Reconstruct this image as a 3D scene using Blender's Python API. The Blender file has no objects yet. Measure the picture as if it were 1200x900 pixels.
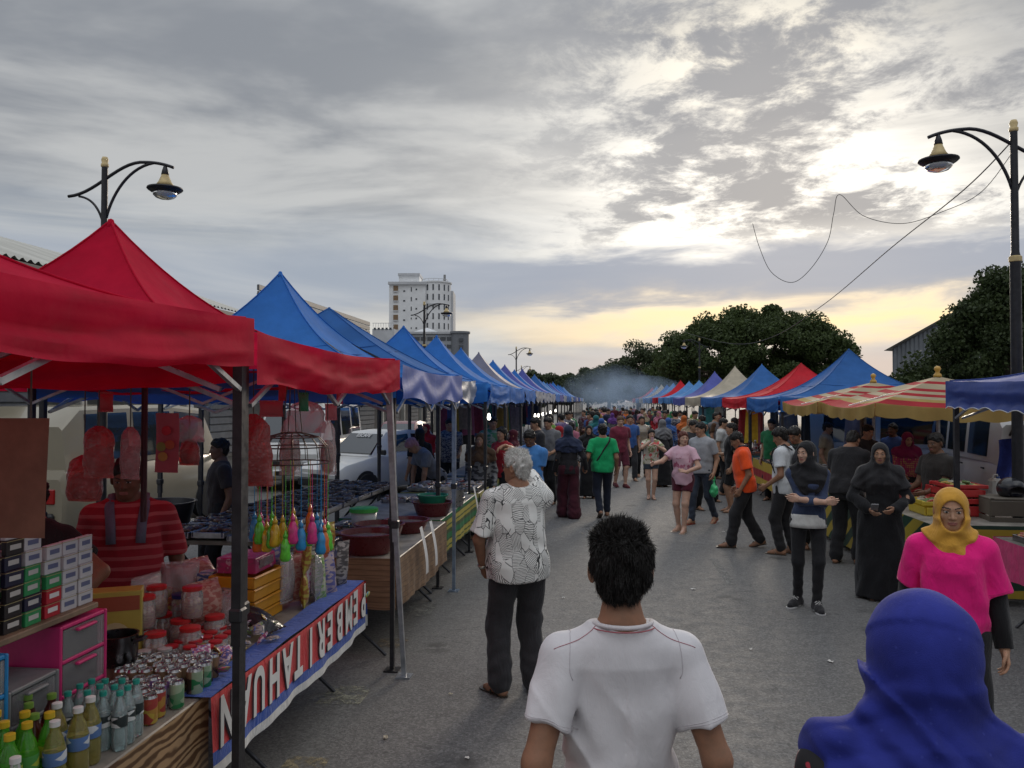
import bpy, math, random
import numpy as np
from mathutils import Vector, Matrix
C = bpy.context.scene.collection
SC = bpy.context.scene
rad = math.radians
# ------------------------------------------------------------------ camera
CAMH, FPX, PITCH, TH = 2.05, 950.0, math.atan(20 / 950), math.atan(.11)
cam = bpy.data.objects.new('camera', bpy.data.cameras.new('camera')); C.objects.link(cam)
cam.location = (0, 0, CAMH); cam.rotation_euler = (rad(90) + PITCH, 0, 0)
cam.data.sensor_width = 36; cam.data.lens = 36 * FPX / 1200
cam.data.clip_start = .05; cam.data.clip_end = 3000
SC.camera = cam
SC.view_settings.view_transform = 'Standard'; SC.view_settings.look = 'None'
SC.view_settings.exposure = 0.36; SC.view_settings.gamma = 1
SUN_AZ, SUN_EL = 19.0, 15.0
# ------------------------------------------------------------------ world: overcast evening sky
class NT:
    def __init__(s, tree): s.t = tree; s.n = tree.nodes; s.l = tree.links
    def put(s, sock, v):
        if isinstance(v, bpy.types.NodeSocket): s.l.new(v, sock)
        elif isinstance(v, (tuple, list)) and len(v) == 3 and sock.type == 'RGBA': sock.default_value = (*v, 1)
        else: sock.default_value = v
    def node(s, typ, out=0, props=None, **ins):
        n = s.n.new(typ)
        for k, v in (props or {}).items(): setattr(n, k, v)
        for k, v in ins.items():
            k = k.replace('_', ' '); k = int(k[1:]) if k[0] == 'i' and k[1:].isdigit() else k
            s.put(n.inputs[k], v)
        return n.outputs[out] if len(n.outputs) else None
    def m(s, op, a, b=0.0, c=0.0, clamp=False):
        n = s.n.new('ShaderNodeMath'); n.operation = op; n.use_clamp = clamp
        s.put(n.inputs[0], a); s.put(n.inputs[1], b); s.put(n.inputs[2], c); return n.outputs[0]
    def mix(s, f, a, b, typ='MIX'):
        n = s.n.new('ShaderNodeMix'); n.data_type = 'RGBA'; n.blend_type = typ
        s.put(n.inputs[0], f); s.put(n.inputs[6], a); s.put(n.inputs[7], b); return n.outputs[2]
    def step(s, x, a, b, c=0.0, d=1.0):
        n = s.n.new('ShaderNodeMapRange'); n.interpolation_type = 'SMOOTHSTEP'
        for k, v in zip(('Value', 'From Min', 'From Max', 'To Min', 'To Max'), (x, a, b, c, d)): s.put(n.inputs[k], v)
        return n.outputs[0]
    def noise(s, vec, scale=1.0, detail=3.0, rough=.5, dist=0.0):
        return s.node('ShaderNodeTexNoise', Vector=vec, Scale=scale, Detail=detail, Roughness=rough, Distortion=dist)
    def xyz(s, x, y, z=0.0): return s.node('ShaderNodeCombineXYZ', X=x, Y=y, Z=z)
    def scale(s, vec, sx, sy, sz, loc=(0, 0, 0)):
        n = s.n.new('ShaderNodeMapping'); s.put(n.inputs['Vector'], vec)
        n.inputs['Scale'].default_value = (sx, sy, sz); n.inputs['Location'].default_value = loc; return n.outputs[0]
    def gauss(s, x, mu, sg):
        q = s.m('DIVIDE', s.m('SUBTRACT', x, mu), sg)
        return s.m('EXPONENT', s.m('MULTIPLY', s.m('MULTIPLY', q, q), -1.0))
W = bpy.data.worlds.new('World'); SC.world = W; W.use_nodes = True
W.node_tree.nodes.clear(); w = NT(W.node_tree)
SKYK = 10.0      # cloud radiance is divided by the background strength below
nish = w.node('ShaderNodeTexSky', props=dict(sky_type='NISHITA', sun_disc=False, sun_elevation=rad(SUN_EL), sun_rotation=rad(SUN_AZ), air_density=1.2, dust_density=2.5))
tc = w.node('ShaderNodeTexCoord')
sp = w.n.new('ShaderNodeSeparateXYZ'); w.l.new(tc, sp.inputs[0]); X, Y, Z = sp.outputs
el = w.m('MULTIPLY', w.m('ARCSINE', Z), 57.2958); az = w.m('MULTIPLY', w.m('ARCTAN2', X, Y), 57.2958)
pz = w.m('ADD', w.m('MAXIMUM', Z, 0.0), .09)
pv = w.xyz(w.m('DIVIDE', X, pz), w.m('DIVIDE', Y, pz), .3)
n1 = w.noise(w.scale(pv, .95, 1.3, 1, (3.1, 1.7, 0)), 1.0, 6, .55, .35)
n2 = w.noise(w.scale(pv, 4.6, 4.2, 1, (7.3, 2.2, 0)), 1.0, 9, .68, .25)
n2b = w.noise(w.scale(pv, 1.5, 1.0, 1, (1.2, 9.4, 0)), 1.0, 2, .5, .2)
n3 = w.noise(w.xyz(w.m('MULTIPLY', az, .045), w.m('MULTIPLY', el, .30), 4.0), 1.0, 6, .56, .6)
n4 = w.noise(w.xyz(w.m('MULTIPLY', az, .12), w.m('MULTIPLY', el, .55), 9.0), 1.0, 5, .55, .3)
base = w.mix(w.step(n1, .40, .61), (.205, .22, .245), (.40, .408, .412))
low = w.mix(w.step(n3, .34, .66), (.275, .315, .37), (.46, .475, .48))
c = w.mix(w.step(el, 16, 8), base, low)
glow = w.m('MULTIPLY', w.gauss(az, 18.0, 16.0), w.gauss(el, 14.0, 7.5))
glow = w.m('MULTIPLY', glow, w.step(w.m('ADD', n3, w.m('MULTIPLY', n1, .4)), .42, .80, .55, 1.5), clamp=True)
c = w.mix(glow, c, (.97, .93, .85))
c = w.mix(w.m('MULTIPLY', w.m('MULTIPLY', w.gauss(az, 17.0, 9.0), w.gauss(el, 22.5, 4.0)), w.step(n2, .40, .6, .9, .1)), c, (.95, .88, .74))
reg = w.m('MULTIPLY', w.step(az, -8, 12), w.m('MULTIPLY', w.step(el, 8.5, 12.5), w.step(el, 50, 28)))
alto = w.m('MULTIPLY', w.m('MULTIPLY', w.step(w.m('ADD', n2, w.m('MULTIPLY', n2b, .85)), .85, 1.06), reg), .92)
c = w.mix(alto, c, (.24, .25, .275))
eln = w.m('ADD', el, w.m('MULTIPLY', w.m('SUBTRACT', n4, .5), 5.0))
band = w.m('MULTIPLY', w.m('MULTIPLY', w.step(eln, 5.9, 7.2), w.step(eln, 11.0, 9.4)), w.step(az, -12, 4, .35, .96))
c = w.mix(band, c, (.265, .30, .37))
yel = w.m('MULTIPLY', w.gauss(eln, 5.4, 1.3), w.m('MULTIPLY', w.step(az, -9, 14, .1, .95), w.step(az, 75, 35)))
c = w.mix(yel, c, (.92, .70, .40))
hz = w.mix(w.step(az, -8, 14), (.37, .41, .45), (.52, .44, .40))
c = w.mix(w.step(el, 4.6, 2.2, 0, .85), c, hz)
c = w.mix(1.0, c, w.m('ADD', 1.0, w.m('MULTIPLY', w.step(Z, .40, 1.0), 2.7)), 'MULTIPLY')   # an overcast sky is brightest overhead
c = w.mix(w.step(Z, 0.0, -.05), c, (.10, .10, .10))
c = w.mix(.985, nish, w.mix(1.0, c, (SKYK, SKYK, SKYK), 'MULTIPLY'))
bg = w.node('ShaderNodeBackground', Color=c, Strength=1.0 / SKYK)
w.node('ShaderNodeOutputWorld', Surface=bg)
# ------------------------------------------------------------------ sun behind the clouds
sl = bpy.data.lights.new('sun', 'SUN'); sl.energy = .9; sl.angle = rad(14); sl.color = (1, .86, .70)
sun = bpy.data.objects.new('sun', sl); C.objects.link(sun)
sd = Vector((math.sin(rad(SUN_AZ)) * math.cos(rad(SUN_EL)), math.cos(rad(SUN_AZ)) * math.cos(rad(SUN_EL)), math.sin(rad(SUN_EL))))
sun.rotation_euler = sd.to_track_quat('Z', 'Y').to_euler(); sun.location = (20, 60, 30)
# ------------------------------------------------------------------ helpers
R = random.Random(7)
def P(px, py, d):                       # photograph pixel at depth d (metres ahead) -> world point
    v = -(py - 450) / FPX; y = math.cos(PITCH) - math.sin(PITCH) * v; z = math.sin(PITCH) + math.cos(PITCH) * v
    return Vector(((px - 600) / FPX / y * d, d, CAMH + z / y * d))
def L(a, d, z=0.0): return Vector((a + .11 * d, d, z))        # street coordinates: offset a from the camera's line, d ahead
RZ = -TH
def tag(o, label=None, cat=None, group=None, kind=None):
    if label: o['label'] = label
    if cat: o['category'] = cat
    if group: o['group'] = group
    if kind: o['kind'] = kind
    return o
def link(o, parent=None):
    C.objects.link(o)
    if parent is not None: o.parent = parent
    return o
def thing(name, label, cat, loc=(0, 0, 0), rz=0.0, group=None):
    o = bpy.data.objects.new(name, None); link(o); o.location = loc; o.rotation_euler = (0, 0, rz); o.empty_display_size = .1
    return tag(o, label, cat, group)
KIDS = {}
def dup(root, loc=None, rz=None, label=None, group=None):
    def cp(o, par):
        c = o.copy(); link(c, par)
        for ch in list(o.children): cp(ch, c)
        return c
    r = cp(root, None)
    if loc is not None: r.location = loc
    if rz is not None: r.rotation_euler = (0, 0, rz)
    if label: r['label'] = label
    if group: r['group'] = group
    return r
def setmat(o, m):
    for s in o.material_slots: s.link = 'OBJECT'; s.material = m
# ---- materials
MC = {}
def mat(name, fn, key=None):
    k = key or name
    if k in MC: return MC[k]
    m = bpy.data.materials.new(name); m.use_nodes = True; m.node_tree.nodes.clear(); t = NT(m.node_tree)
    s = fn(t); o = t.n.new('ShaderNodeOutputMaterial')
    if isinstance(s, tuple): t.l.new(s[1], o.inputs['Volume']); s = s[0]
    if s: t.l.new(s, o.inputs['Surface'])
    MC[k] = m; return m
def pb(t, col, rough=.6, metal=0.0, bump=None, bstr=.3, bdist=.005, spec=.5, trans=0.0, sub=0.0, ior=1.45, alpha=1.0, coat=0.0, sheen=0.0):
    n = t.n.new('ShaderNodeBsdfPrincipled')
    t.put(n.inputs['Base Color'], col); t.put(n.inputs['Roughness'], rough); t.put(n.inputs['Metallic'], metal)
    t.put(n.inputs['Specular IOR Level'], spec); n.inputs['Transmission Weight'].default_value = trans; n.inputs['IOR'].default_value = ior
    t.put(n.inputs['Alpha'], alpha); n.inputs['Coat Weight'].default_value = coat; n.inputs['Sheen Weight'].default_value = sheen
    if sub: n.inputs['Subsurface Weight'].default_value = sub; n.inputs['Subsurface Scale'].default_value = .01; n.inputs['Subsurface Radius'].default_value = (1, .4, .2)
    if bump is not None:
        t.l.new(t.node('ShaderNodeBump', Height=bump, Strength=bstr, Distance=bdist), n.inputs['Normal'])
    return n.outputs[0]
def oc(t): return t.node('ShaderNodeTexCoord', 3)
def vary(t, col, amt=.25, sc=6.0, vec=None):
    n = t.noise(vec or oc(t), sc, 4, .6)
    d = tuple(x * (1 - amt) for x in col); l = tuple(min(1, x * (1 + amt)) for x in col)
    return t.mix(t.step(n, .3, .7), d, l)
def cloth(col, rough=.9, amt=.16, weave=900.0, bstr=.25):
    def f(t):
        v = oc(t); wv = t.noise(v, 260.0, 2); fo = t.noise(t.scale(v, 1.3, 1.3, .55), 11.0, 4, .55, 1.2)
        h = t.m('ADD', t.m('MULTIPLY', wv, .12), t.m('MULTIPLY', fo, 1.6))
        return pb(t, vary(t, col, amt, 9.0, v), rough, bump=h, bstr=bstr * 1.7, bdist=.020, spec=.25, sheen=.12)
    return mat('cloth', f, ('cloth', col, rough, amt, bstr))
def plastic(col, rough=.35, amt=.08):
    return mat('plastic', lambda t: pb(t, vary(t, col, amt, 12.0), t.step(t.noise(oc(t), 40.0, 3), .2, .8, rough * .8, rough * 1.3)), ('pl', col, rough, amt))
def metal(col, rough=.4, met=1.0, amt=.2):
    return mat('metal', lambda t: pb(t, vary(t, col, amt, 14.0), t.step(t.noise(oc(t), 25.0, 4), .2, .8, rough * .7, rough * 1.4), met), ('mt', col, rough, met))
def paint(col, rough=.5, amt=.12, sc=3.0):
    return mat('paint', lambda t: pb(t, vary(t, col, amt, sc), rough, bump=t.noise(oc(t), 60.0, 3), bstr=.08), ('pt', col, rough, amt, sc))
def glassy(col=(.9, .95, .95), rough=.05, thin=.35, crinkle=0.0):      # thin clear plastic or glass: part see-through, part reflecting
    def f(t):
        nn = t.node('ShaderNodeBump', Height=t.noise(oc(t), 26.0, 4, .65, 1.0), Strength=crinkle, Distance=.02) if crinkle else None
        g = t.node('ShaderNodeBsdfGlossy', Color=(1, 1, 1), Roughness=rough, **({'Normal': nn} if crinkle else {})); tr = t.node('ShaderNodeBsdfTransparent', Color=col)
        df = t.node('ShaderNodeBsdfDiffuse', Color=col)
        a = t.n.new('ShaderNodeMixShader'); a.inputs[0].default_value = thin; t.l.new(tr, a.inputs[1]); t.l.new(df, a.inputs[2])
        b = t.n.new('ShaderNodeMixShader'); t.l.new(t.m('ADD', t.node('ShaderNodeFresnel', IOR=1.45), .04), b.inputs[0]); t.l.new(a.outputs[0], b.inputs[1]); t.l.new(g, b.inputs[2])
        return b.outputs[0]
    return mat('clear_plastic', f, ('gl', col, rough, thin, crinkle))
def canvas(col, trans=.30, rough=.55, spec=.35):          # tent cloth: sheds light through
    def f(t):
        v = oc(t); n = t.noise(v, 3.0, 5, .6); cc = vary(t, col, .13, 2.2, v)
        st = t.step(t.noise(t.scale(v, 1.3, 1.3, .35), 2.0, 5, .65), .52, .80, 0, .26)      # faded, dusty streaks
        cc = t.mix(st, cc, tuple(.6 * x + .10 for x in col))
        a = pb(t, cc, rough, bump=t.m('ADD', t.m('MULTIPLY', n, 1.0), t.m('MULTIPLY', t.noise(v, 420.0, 1), .02)), bstr=.22, bdist=.05, spec=spec)
        b = t.node('ShaderNodeBsdfTranslucent', Color=cc)
        x = t.n.new('ShaderNodeMixShader'); x.inputs[0].default_value = trans; t.l.new(a, x.inputs[1]); t.l.new(b, x.inputs[2]); return x.outputs[0]
    return mat('canvas', f, ('cv', col, trans, rough, spec))
def emit(col, k): return mat('lit', lambda t: t.node('ShaderNodeEmission', Color=col, Strength=k), ('em', col, k))
def skin(col):
    def f(t):
        v = oc(t); n = t.noise(v, 22.0, 4, .6)
        cc = t.mix(t.step(n, .3, .7), tuple(x * .86 for x in col), (min(1, col[0] * 1.1), col[1] * 1.03, col[2]))
        return pb(t, cc, .55, bump=t.noise(v, 180.0, 2), bstr=.06, spec=.35, sub=.08)
    return mat('skin', f, ('sk', col))
def hairm(col):
    def f(t):
        v = oc(t); n = t.noise(t.scale(v, 90, 90, 14), 2.0, 3, .6)
        return pb(t, t.mix(n, tuple(x * .5 for x in col), tuple(min(1, x * 1.4) for x in col)), .5, bump=n, bstr=.7, bdist=.01, spec=.35)
    return mat('hair', f, ('hr', col))
def wood_print(t, v, light=(.30, .19, .10), dark=(.10, .055, .028)):
    w_ = t.node('ShaderNodeTexWave', props=dict(wave_type='BANDS', bands_direction='Z'), Vector=v, Scale=1.9, Distortion=13.0, Detail=3.0, Detail_Scale=.9)
    return t.mix(t.step(w_, .2, .85), light, dark)
# ---- mesh building
class MB:
    def __init__(s): s.v = []; s.f = []; s.m = []
    def add(s, vs, fs, m=0):
        o = len(s.v); s.v += [tuple(x) for x in vs]; s.f += [tuple(i + o for i in q) for q in fs]; s.m += [m] * len(fs); return s
    def box(s, c, sz, b=0.0, M=None, m=0):
        hx, hy, hz = (x / 2 for x in sz); sg = [(i, j, k) for i in (-1, 1) for j in (-1, 1) for k in (-1, 1)]
        fid = lambda i, j, k: ((i + 1) * 2 + (j + 1)) + (k + 1) // 2
        M = M or Matrix.Identity(3); c = Vector(c)
        if b <= 0:
            vs = [c + M @ Vector((i * hx, j * hy, k * hz)) for i, j, k in sg]
            return s.add(vs, [(0, 1, 3, 2), (4, 6, 7, 5), (0, 4, 5, 1), (2, 3, 7, 6), (0, 2, 6, 4), (1, 5, 7, 3)], m)
        b = min(b, hx * .9, hy * .9, hz * .9); vs = []; ix = {}
        for q in sg:
            for ax in range(3):
                p = [q[0] * hx, q[1] * hy, q[2] * hz]
                for k in range(3):
                    if k != ax: p[k] -= q[k] * b
                ix[q, ax] = len(vs); vs.append(c + M @ Vector(p))
        fs = []
        for ax in range(3):
            u, w_ = (ax + 1) % 3, (ax + 2) % 3
            for sgn in (-1, 1):
                ring = []
                for du, dw in ((-1, -1), (1, -1), (1, 1), (-1, 1)):
                    q = [0, 0, 0]; q[ax] = sgn; q[u] = du; q[w_] = dw; ring.append(ix[tuple(q), ax])
                fs.append(ring if sgn > 0 else ring[::-1])
            for du in (-1, 1):
                for dw in (-1, 1):
                    q0 = [0, 0, 0]; q0[u] = du; q0[w_] = dw; q1 = list(q0); q0[ax] = -1; q1[ax] = 1; q0, q1 = tuple(q0), tuple(q1)
                    f = [ix[q0, u], ix[q1, u], ix[q1, w_], ix[q0, w_]]; fs.append(f if du * dw < 0 else f[::-1])
        for q in sg:
            f = [ix[q, 0], ix[q, 1], ix[q, 2]]; fs.append(f if q[0] * q[1] * q[2] > 0 else f[::-1])
        return s.add(vs, fs, m)
    def tube(s, pts, r, n=8, m=0, caps=True, flat=1.0):
        pts = [Vector(p) for p in pts]; rs = r if isinstance(r, (list, tuple)) else [r] * len(pts); vs = []; fs = []
        t0 = (pts[1] - pts[0]).normalized(); up = Vector((0, 0, 1)) if abs(t0.z) < .9 else Vector((1, 0, 0)); x = t0.cross(up).normalized()
        for i, p in enumerate(pts):
            t = (pts[min(i + 1, len(pts) - 1)] - pts[max(i - 1, 0)]); t = t.normalized() if t.length > 1e-9 else t0
            x = (x - t * x.dot(t)).normalized(); y = t.cross(x)
            vs += [p + (x * math.cos(2 * math.pi * (k + .5) / n) + y * math.sin(2 * math.pi * (k + .5) / n) * flat) * rs[i] for k in range(n)]
        for i in range(len(pts) - 1):
            for k in range(n): fs.append((i * n + k, i * n + (k + 1) % n, (i + 1) * n + (k + 1) % n, (i + 1) * n + k))
        if caps: fs.append(tuple(range(n))[::-1]); fs.append(tuple(range((len(pts) - 1) * n, len(pts) * n)))
        return s.add(vs, fs, m)
    def lathe(s, prof, n=16, c=(0, 0, 0), m=0, sx=1.0, sy=1.0, M=None):
        c = Vector(c); vs = []; fs = []; M = M or Matrix.Identity(3)
        for r, z in prof: vs += [c + M @ Vector((r * math.cos(2 * math.pi * k / n) * sx, r * math.sin(2 * math.pi * k / n) * sy, z)) for k in range(n)]
        for i in range(len(prof) - 1):
            for k in range(n): fs.append((i * n + k, i * n + (k + 1) % n, (i + 1) * n + (k + 1) % n, (i + 1) * n + k))
        if prof[0][0] > 1e-4: fs.append(tuple(range(n))[::-1])
        if prof[-1][0] > 1e-4: fs.append(tuple(range((len(prof) - 1) * n, len(prof) * n)))
        return s.add(vs, fs, m)
    def grid(s, fn, nu, nv, m=0, flip=False):
        vs = [fn(i / nu, j / nv) for j in range(nv + 1) for i in range(nu + 1)]; w_ = nu + 1
        fs = [(j * w_ + i, j * w_ + i + 1, (j + 1) * w_ + i + 1, (j + 1) * w_ + i) for j in range(nv) for i in range(nu)]
        return s.add(vs, [f[::-1] for f in fs] if flip else fs, m)
    def build(s, name, mats, parent=None, smooth=False, auto=None):
        me = bpy.data.meshes.new(name); me.from_pydata(s.v, [], s.f)
        for m in (mats if isinstance(mats, (list, tuple)) else [mats]): me.materials.append(m)
        if any(s.m): me.polygons.foreach_set('material_index', s.m)
        if smooth or auto:
            me.polygons.foreach_set('use_smooth', [True] * len(me.polygons))
            if auto: me.set_sharp_from_angle(angle=rad(auto))
        me.update(); return link(bpy.data.objects.new(name, me), parent)
def npmesh(name, V, F, mats, parent=None, mi=None, smooth=True):
    me = bpy.data.meshes.new(name); V = np.asarray(V, np.float32); F = np.asarray(F, np.int32); k = F.shape[1]
    me.vertices.add(len(V)); me.vertices.foreach_set('co', V.ravel()); me.loops.add(F.size); me.loops.foreach_set('vertex_index', F.ravel())
    me.polygons.add(len(F)); me.polygons.foreach_set('loop_start', np.arange(0, F.size, k, dtype=np.int32))
    for m in (mats if isinstance(mats, (list, tuple)) else [mats]): me.materials.append(m)
    if mi is not None: me.polygons.foreach_set('material_index', np.asarray(mi, np.int32))
    me.polygons.foreach_set('use_smooth', np.full(len(F), smooth)); me.update(calc_edges=True); me.validate()
    return link(bpy.data.objects.new(name, me), parent)
def share(o, name, parent, loc=None, rot=None):        # another object with the same mesh
    c = bpy.data.objects.new(name, o.data); link(c, parent)
    if loc is not None: c.location = loc
    if rot is not None: c.rotation_euler = rot
    return c
def text(name, body, m, parent=None, size=.1, ext=.002, bold=0.0, loc=(0, 0, 0), M=None, sx=1.0, align='CENTER'):
    cu = bpy.data.curves.new('txt', 'FONT'); cu.body = body; cu.size = size; cu.extrude = ext; cu.offset = bold; cu.align_x = align; cu.align_y = 'CENTER'
    o = bpy.data.objects.new('txt', cu); C.objects.link(o); dg = bpy.context.evaluated_depsgraph_get()
    me = bpy.data.meshes.new_from_object(o.evaluated_get(dg)); bpy.data.objects.remove(o)
    M4 = Matrix.Translation(Vector(loc)) @ (M or Matrix.Identity(3)).to_4x4() @ Matrix.Diagonal((sx, 1, 1, 1)); me.transform(M4)
    me.materials.clear(); me.materials.append(m); me.name = name; return link(bpy.data.objects.new(name, me), parent)
# ---- implicit surfaces (bodies and clothing), meshed with surface nets
def vec(*a): return np.array(a, np.float32)
def cap(p, a, b, r1, r2):
    a = np.asarray(a, np.float32); ab = np.asarray(b, np.float32) - a; pa = p - a
    t = np.clip(pa @ ab / max(float(ab @ ab), 1e-9), 0, 1); q = pa - t[:, None] * ab
    return np.sqrt((q * q).sum(1)) - (r1 + (r2 - r1) * t)
def ell(p, c, r):
    q = (p - np.asarray(c, np.float32)) / np.asarray(r, np.float32); k0 = np.sqrt((q * q).sum(1)) + 1e-6
    q2 = q / np.asarray(r, np.float32); return k0 * (k0 - 1) / (np.sqrt((q2 * q2).sum(1)) + 1e-6)
def prof(p, tab, e=0.0, n=2.3):
    tab = np.asarray(tab, np.float32); z = p[:, 2]; wv = np.interp(z, tab[:, 0], tab[:, 1]) + e; q = np.interp(z, tab[:, 0], tab[:, 2]) + e; yo = np.interp(z, tab[:, 0], tab[:, 3])
    d = (((np.abs(p[:, 0]) / wv) ** n + (np.abs(p[:, 1] - yo) / q) ** n) ** (1 / n) - 1) * np.minimum(wv, q) * .9
    return np.maximum(d, np.maximum(tab[0, 0] - z, z - tab[-1, 0]))
def smin(a, b, k=.03):
    h = np.clip(.5 + .5 * (b - a) / k, 0, 1); return b + (a - b) * h - k * h * (1 - h)
def smax(a, b, k=.01): return -smin(-a, -b, k)
def folds(p, amp, seed, fr=22.0, zs=.45):
    g = np.random.default_rng(seed); o = 0
    for i in range(4):
        k = g.normal(size=3) * fr * (1, 1, zs); k2 = g.normal(size=3) * fr * .45
        o = o + np.sin(p @ k.astype(np.float32) + 1.6 * np.sin(p @ k2.astype(np.float32) + g.uniform(0, 6)) + g.uniform(0, 6))
    return (amp * .5 * o).astype(np.float32)
def field(fn, lo, hi, h):
    lo = np.asarray(lo, np.float32); nb = np.maximum(1, np.ceil((np.asarray(hi) - lo) / (4 * h)).astype(int)); N = nb * 4
    ax = [lo[i] + (np.arange(nb[i], dtype=np.float32) * 4 + 1.5) * h for i in range(3)]
    cg = np.stack(np.meshgrid(*ax, indexing='ij'), -1).reshape(-1, 3).astype(np.float32); fc = fn(cg); act = np.abs(fc) < 6.5 * h + .012
    off = np.stack(np.meshgrid(*[np.arange(4, dtype=np.float32) * h] * 3, indexing='ij'), -1).reshape(-1, 3) - 1.5 * h
    F = np.repeat(np.where(fc < 0, -1, 1).astype(np.float32)[:, None], 64, 1); ap = (cg[act][:, None, :] + off[None]).reshape(-1, 3).astype(np.float32)
    if len(ap): F[act] = fn(ap).reshape(-1, 64)
    F = F.reshape(*nb, 4, 4, 4).transpose(0, 3, 1, 4, 2, 5).reshape(*N)
    F = np.pad(F, 1, constant_values=1.0); return surfnet(F, lo - h, h)
def surfnet(f, lo, h):
    s = f < 0; n = f.shape; S = lambda i, j, k: (slice(i, n[0] - 1 + i), slice(j, n[1] - 1 + j), slice(k, n[2] - 1 + k))
    cnt = sum(s[S(i, j, k)].astype(np.int8) for i in (0, 1) for j in (0, 1) for k in (0, 1)); cell = (cnt > 0) & (cnt < 8)
    ids = np.full(cell.shape, -1, np.int32); ci = np.argwhere(cell); ids[cell] = np.arange(len(ci)); acc = np.zeros((len(ci), 3), np.float32); num = np.zeros(len(ci), np.float32)
    cr = [(i, j, k) for i in (0, 1) for j in (0, 1) for k in (0, 1)]; fv = {c_: f[ci[:, 0] + c_[0], ci[:, 1] + c_[1], ci[:, 2] + c_[2]] for c_ in cr}
    for c0 in cr:
        for a_ in range(3):
            if c0[a_] == 0:
                c1 = list(c0); c1[a_] = 1; c1 = tuple(c1); x, y = fv[c0], fv[c1]; mk = (x < 0) != (y < 0)
                t = np.where(mk, x / np.where(mk, x - y, 1), 0); po = np.tile(np.array(c0, np.float32), (len(ci), 1)); po[:, a_] += t
                acc += po * mk[:, None]; num += mk
    V = lo + h * (ci + acc / np.maximum(num, 1)[:, None]); Q = []
    for a_ in range(3):
        b_, c_ = (a_ + 1) % 3, (a_ + 2) % 3; s0 = [slice(None)] * 3; s1 = [slice(None)] * 3; s0[a_] = slice(0, -1); s1[a_] = slice(1, None)
        e = s[tuple(s0)] != s[tuple(s1)]; ix = np.argwhere(e); ix = ix[(ix[:, b_] > 0) & (ix[:, c_] > 0) & (ix[:, b_] < n[b_] - 1) & (ix[:, c_] < n[c_] - 1)]
        if not len(ix): continue
        def g(db, dc): q = ix.copy(); q[:, b_] += db; q[:, c_] += dc; return ids[q[:, 0], q[:, 1], q[:, 2]]
        q = np.stack([g(-1, -1), g(0, -1), g(0, 0), g(-1, 0)], 1); ins = s[ix[:, 0], ix[:, 1], ix[:, 2]]; q[~ins] = q[~ins][:, ::-1]; Q.append(q)
    return V, (np.concatenate(Q) if Q else np.zeros((0, 4), np.int32))
def merge(parts):
    V = []; F = []; o = 0
    for v, f in parts: V.append(v); F.append(f + o); o += len(v)
    return np.concatenate(V), np.concatenate(F)
# ------------------------------------------------------------------ ground
def asphalt(t):
    v = oc(t); fine = t.noise(v, 70.0, 4, .75); mid = t.noise(v, 7.0, 5, .65); big = t.noise(t.scale(v, 1, .35, 1), .55, 5, .6)
    c = t.mix(t.step(big, .3, .7), (.108, .105, .101), (.146, .142, .136))
    c = t.mix(t.step(mid, .52, .80, 0, .45), c, (.175, .172, .166))
    c = t.mix(t.step(fine, .55, .72, 0, .9), c, (.26, .255, .245))
    c = t.mix(t.step(fine, .42, .26, 0, .7), c, (.048, .047, .046))
    ag = t.node('ShaderNodeSeparateColor', Color=t.node('ShaderNodeTexVoronoi', 1, Vector=v, Scale=75.0)); c = t.mix(t.step(ag, .72, .80, 0, .55), c, (.25, .245, .235)); c = t.mix(t.step(ag, .26, .18, 0, .55), c, (.055, .054, .052))
    st = t.noise(t.scale(v, 1, .8, 1, (5, 3, 0)), 1.6, 5, .7)
    c = t.mix(t.step(st, .58, .74, 0, .35), c, (.085, .083, .081))
    sp2 = t.node('ShaderNodeTexVoronoi', Vector=t.scale(v, 1, 1, 1, (2, 7, 0)), Scale=.8); c = t.mix(t.m('MULTIPLY', t.step(sp2, .16, .06), t.step(mid, .35, .6)), c, (.045, .044, .043))
    pt = t.node('ShaderNodeTexVoronoi', 1, Vector=t.scale(v, .28, .12, 1, (1.4, .3, 0)), Scale=1.0); sc_ = t.node('ShaderNodeSeparateColor', Color=pt); c = t.mix(t.step(sc_, .35, .36, 0, .28), c, (.085, .083, .081))
    cr = t.node('ShaderNodeTexVoronoi', props=dict(feature='DISTANCE_TO_EDGE'), Vector=t.node('ShaderNodeVectorMath', props=dict(operation='ADD'), i0=v, i1=t.node('ShaderNodeTexNoise', 1, Vector=v, Scale=1.3, Detail=4.0)), Scale=.33)
    c = t.mix(t.m('MULTIPLY', t.step(cr, .005, .001), t.step(mid, .45, .6, 0, .5)), c, (.04, .04, .04))
    return pb(t, c, t.step(mid, .3, .75, .62, .82), bump=t.m('ADD', fine, t.m('MULTIPLY', mid, .6)), bstr=.55, bdist=.008, spec=.45)
st = MB().add([(-900, -60, 0), (900, -60, 0), (900, 1600, 0), (-900, 1600, 0)], [(0, 1, 2, 3)]).build('street', mat('asphalt', asphalt)); tag(st, kind='structure')
def worn(col, lo, hi):
    def f(t):
        n = t.noise(oc(t), 9.0, 6, .75); n2 = t.noise(oc(t), 55.0, 3, .7)
        b = pb(t, vary(t, col, .2, 20.0), .8); x = t.n.new('ShaderNodeMixShader')
        t.l.new(t.m('MULTIPLY', t.step(n, lo, hi), t.step(n2, .3, .5)), x.inputs[0]); t.l.new(t.node('ShaderNodeBsdfTransparent'), x.inputs[1]); t.l.new(b, x.inputs[2]); return x.outputs[0]
    return mat('worn_paint', f, ('worn', col, lo, hi))
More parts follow.
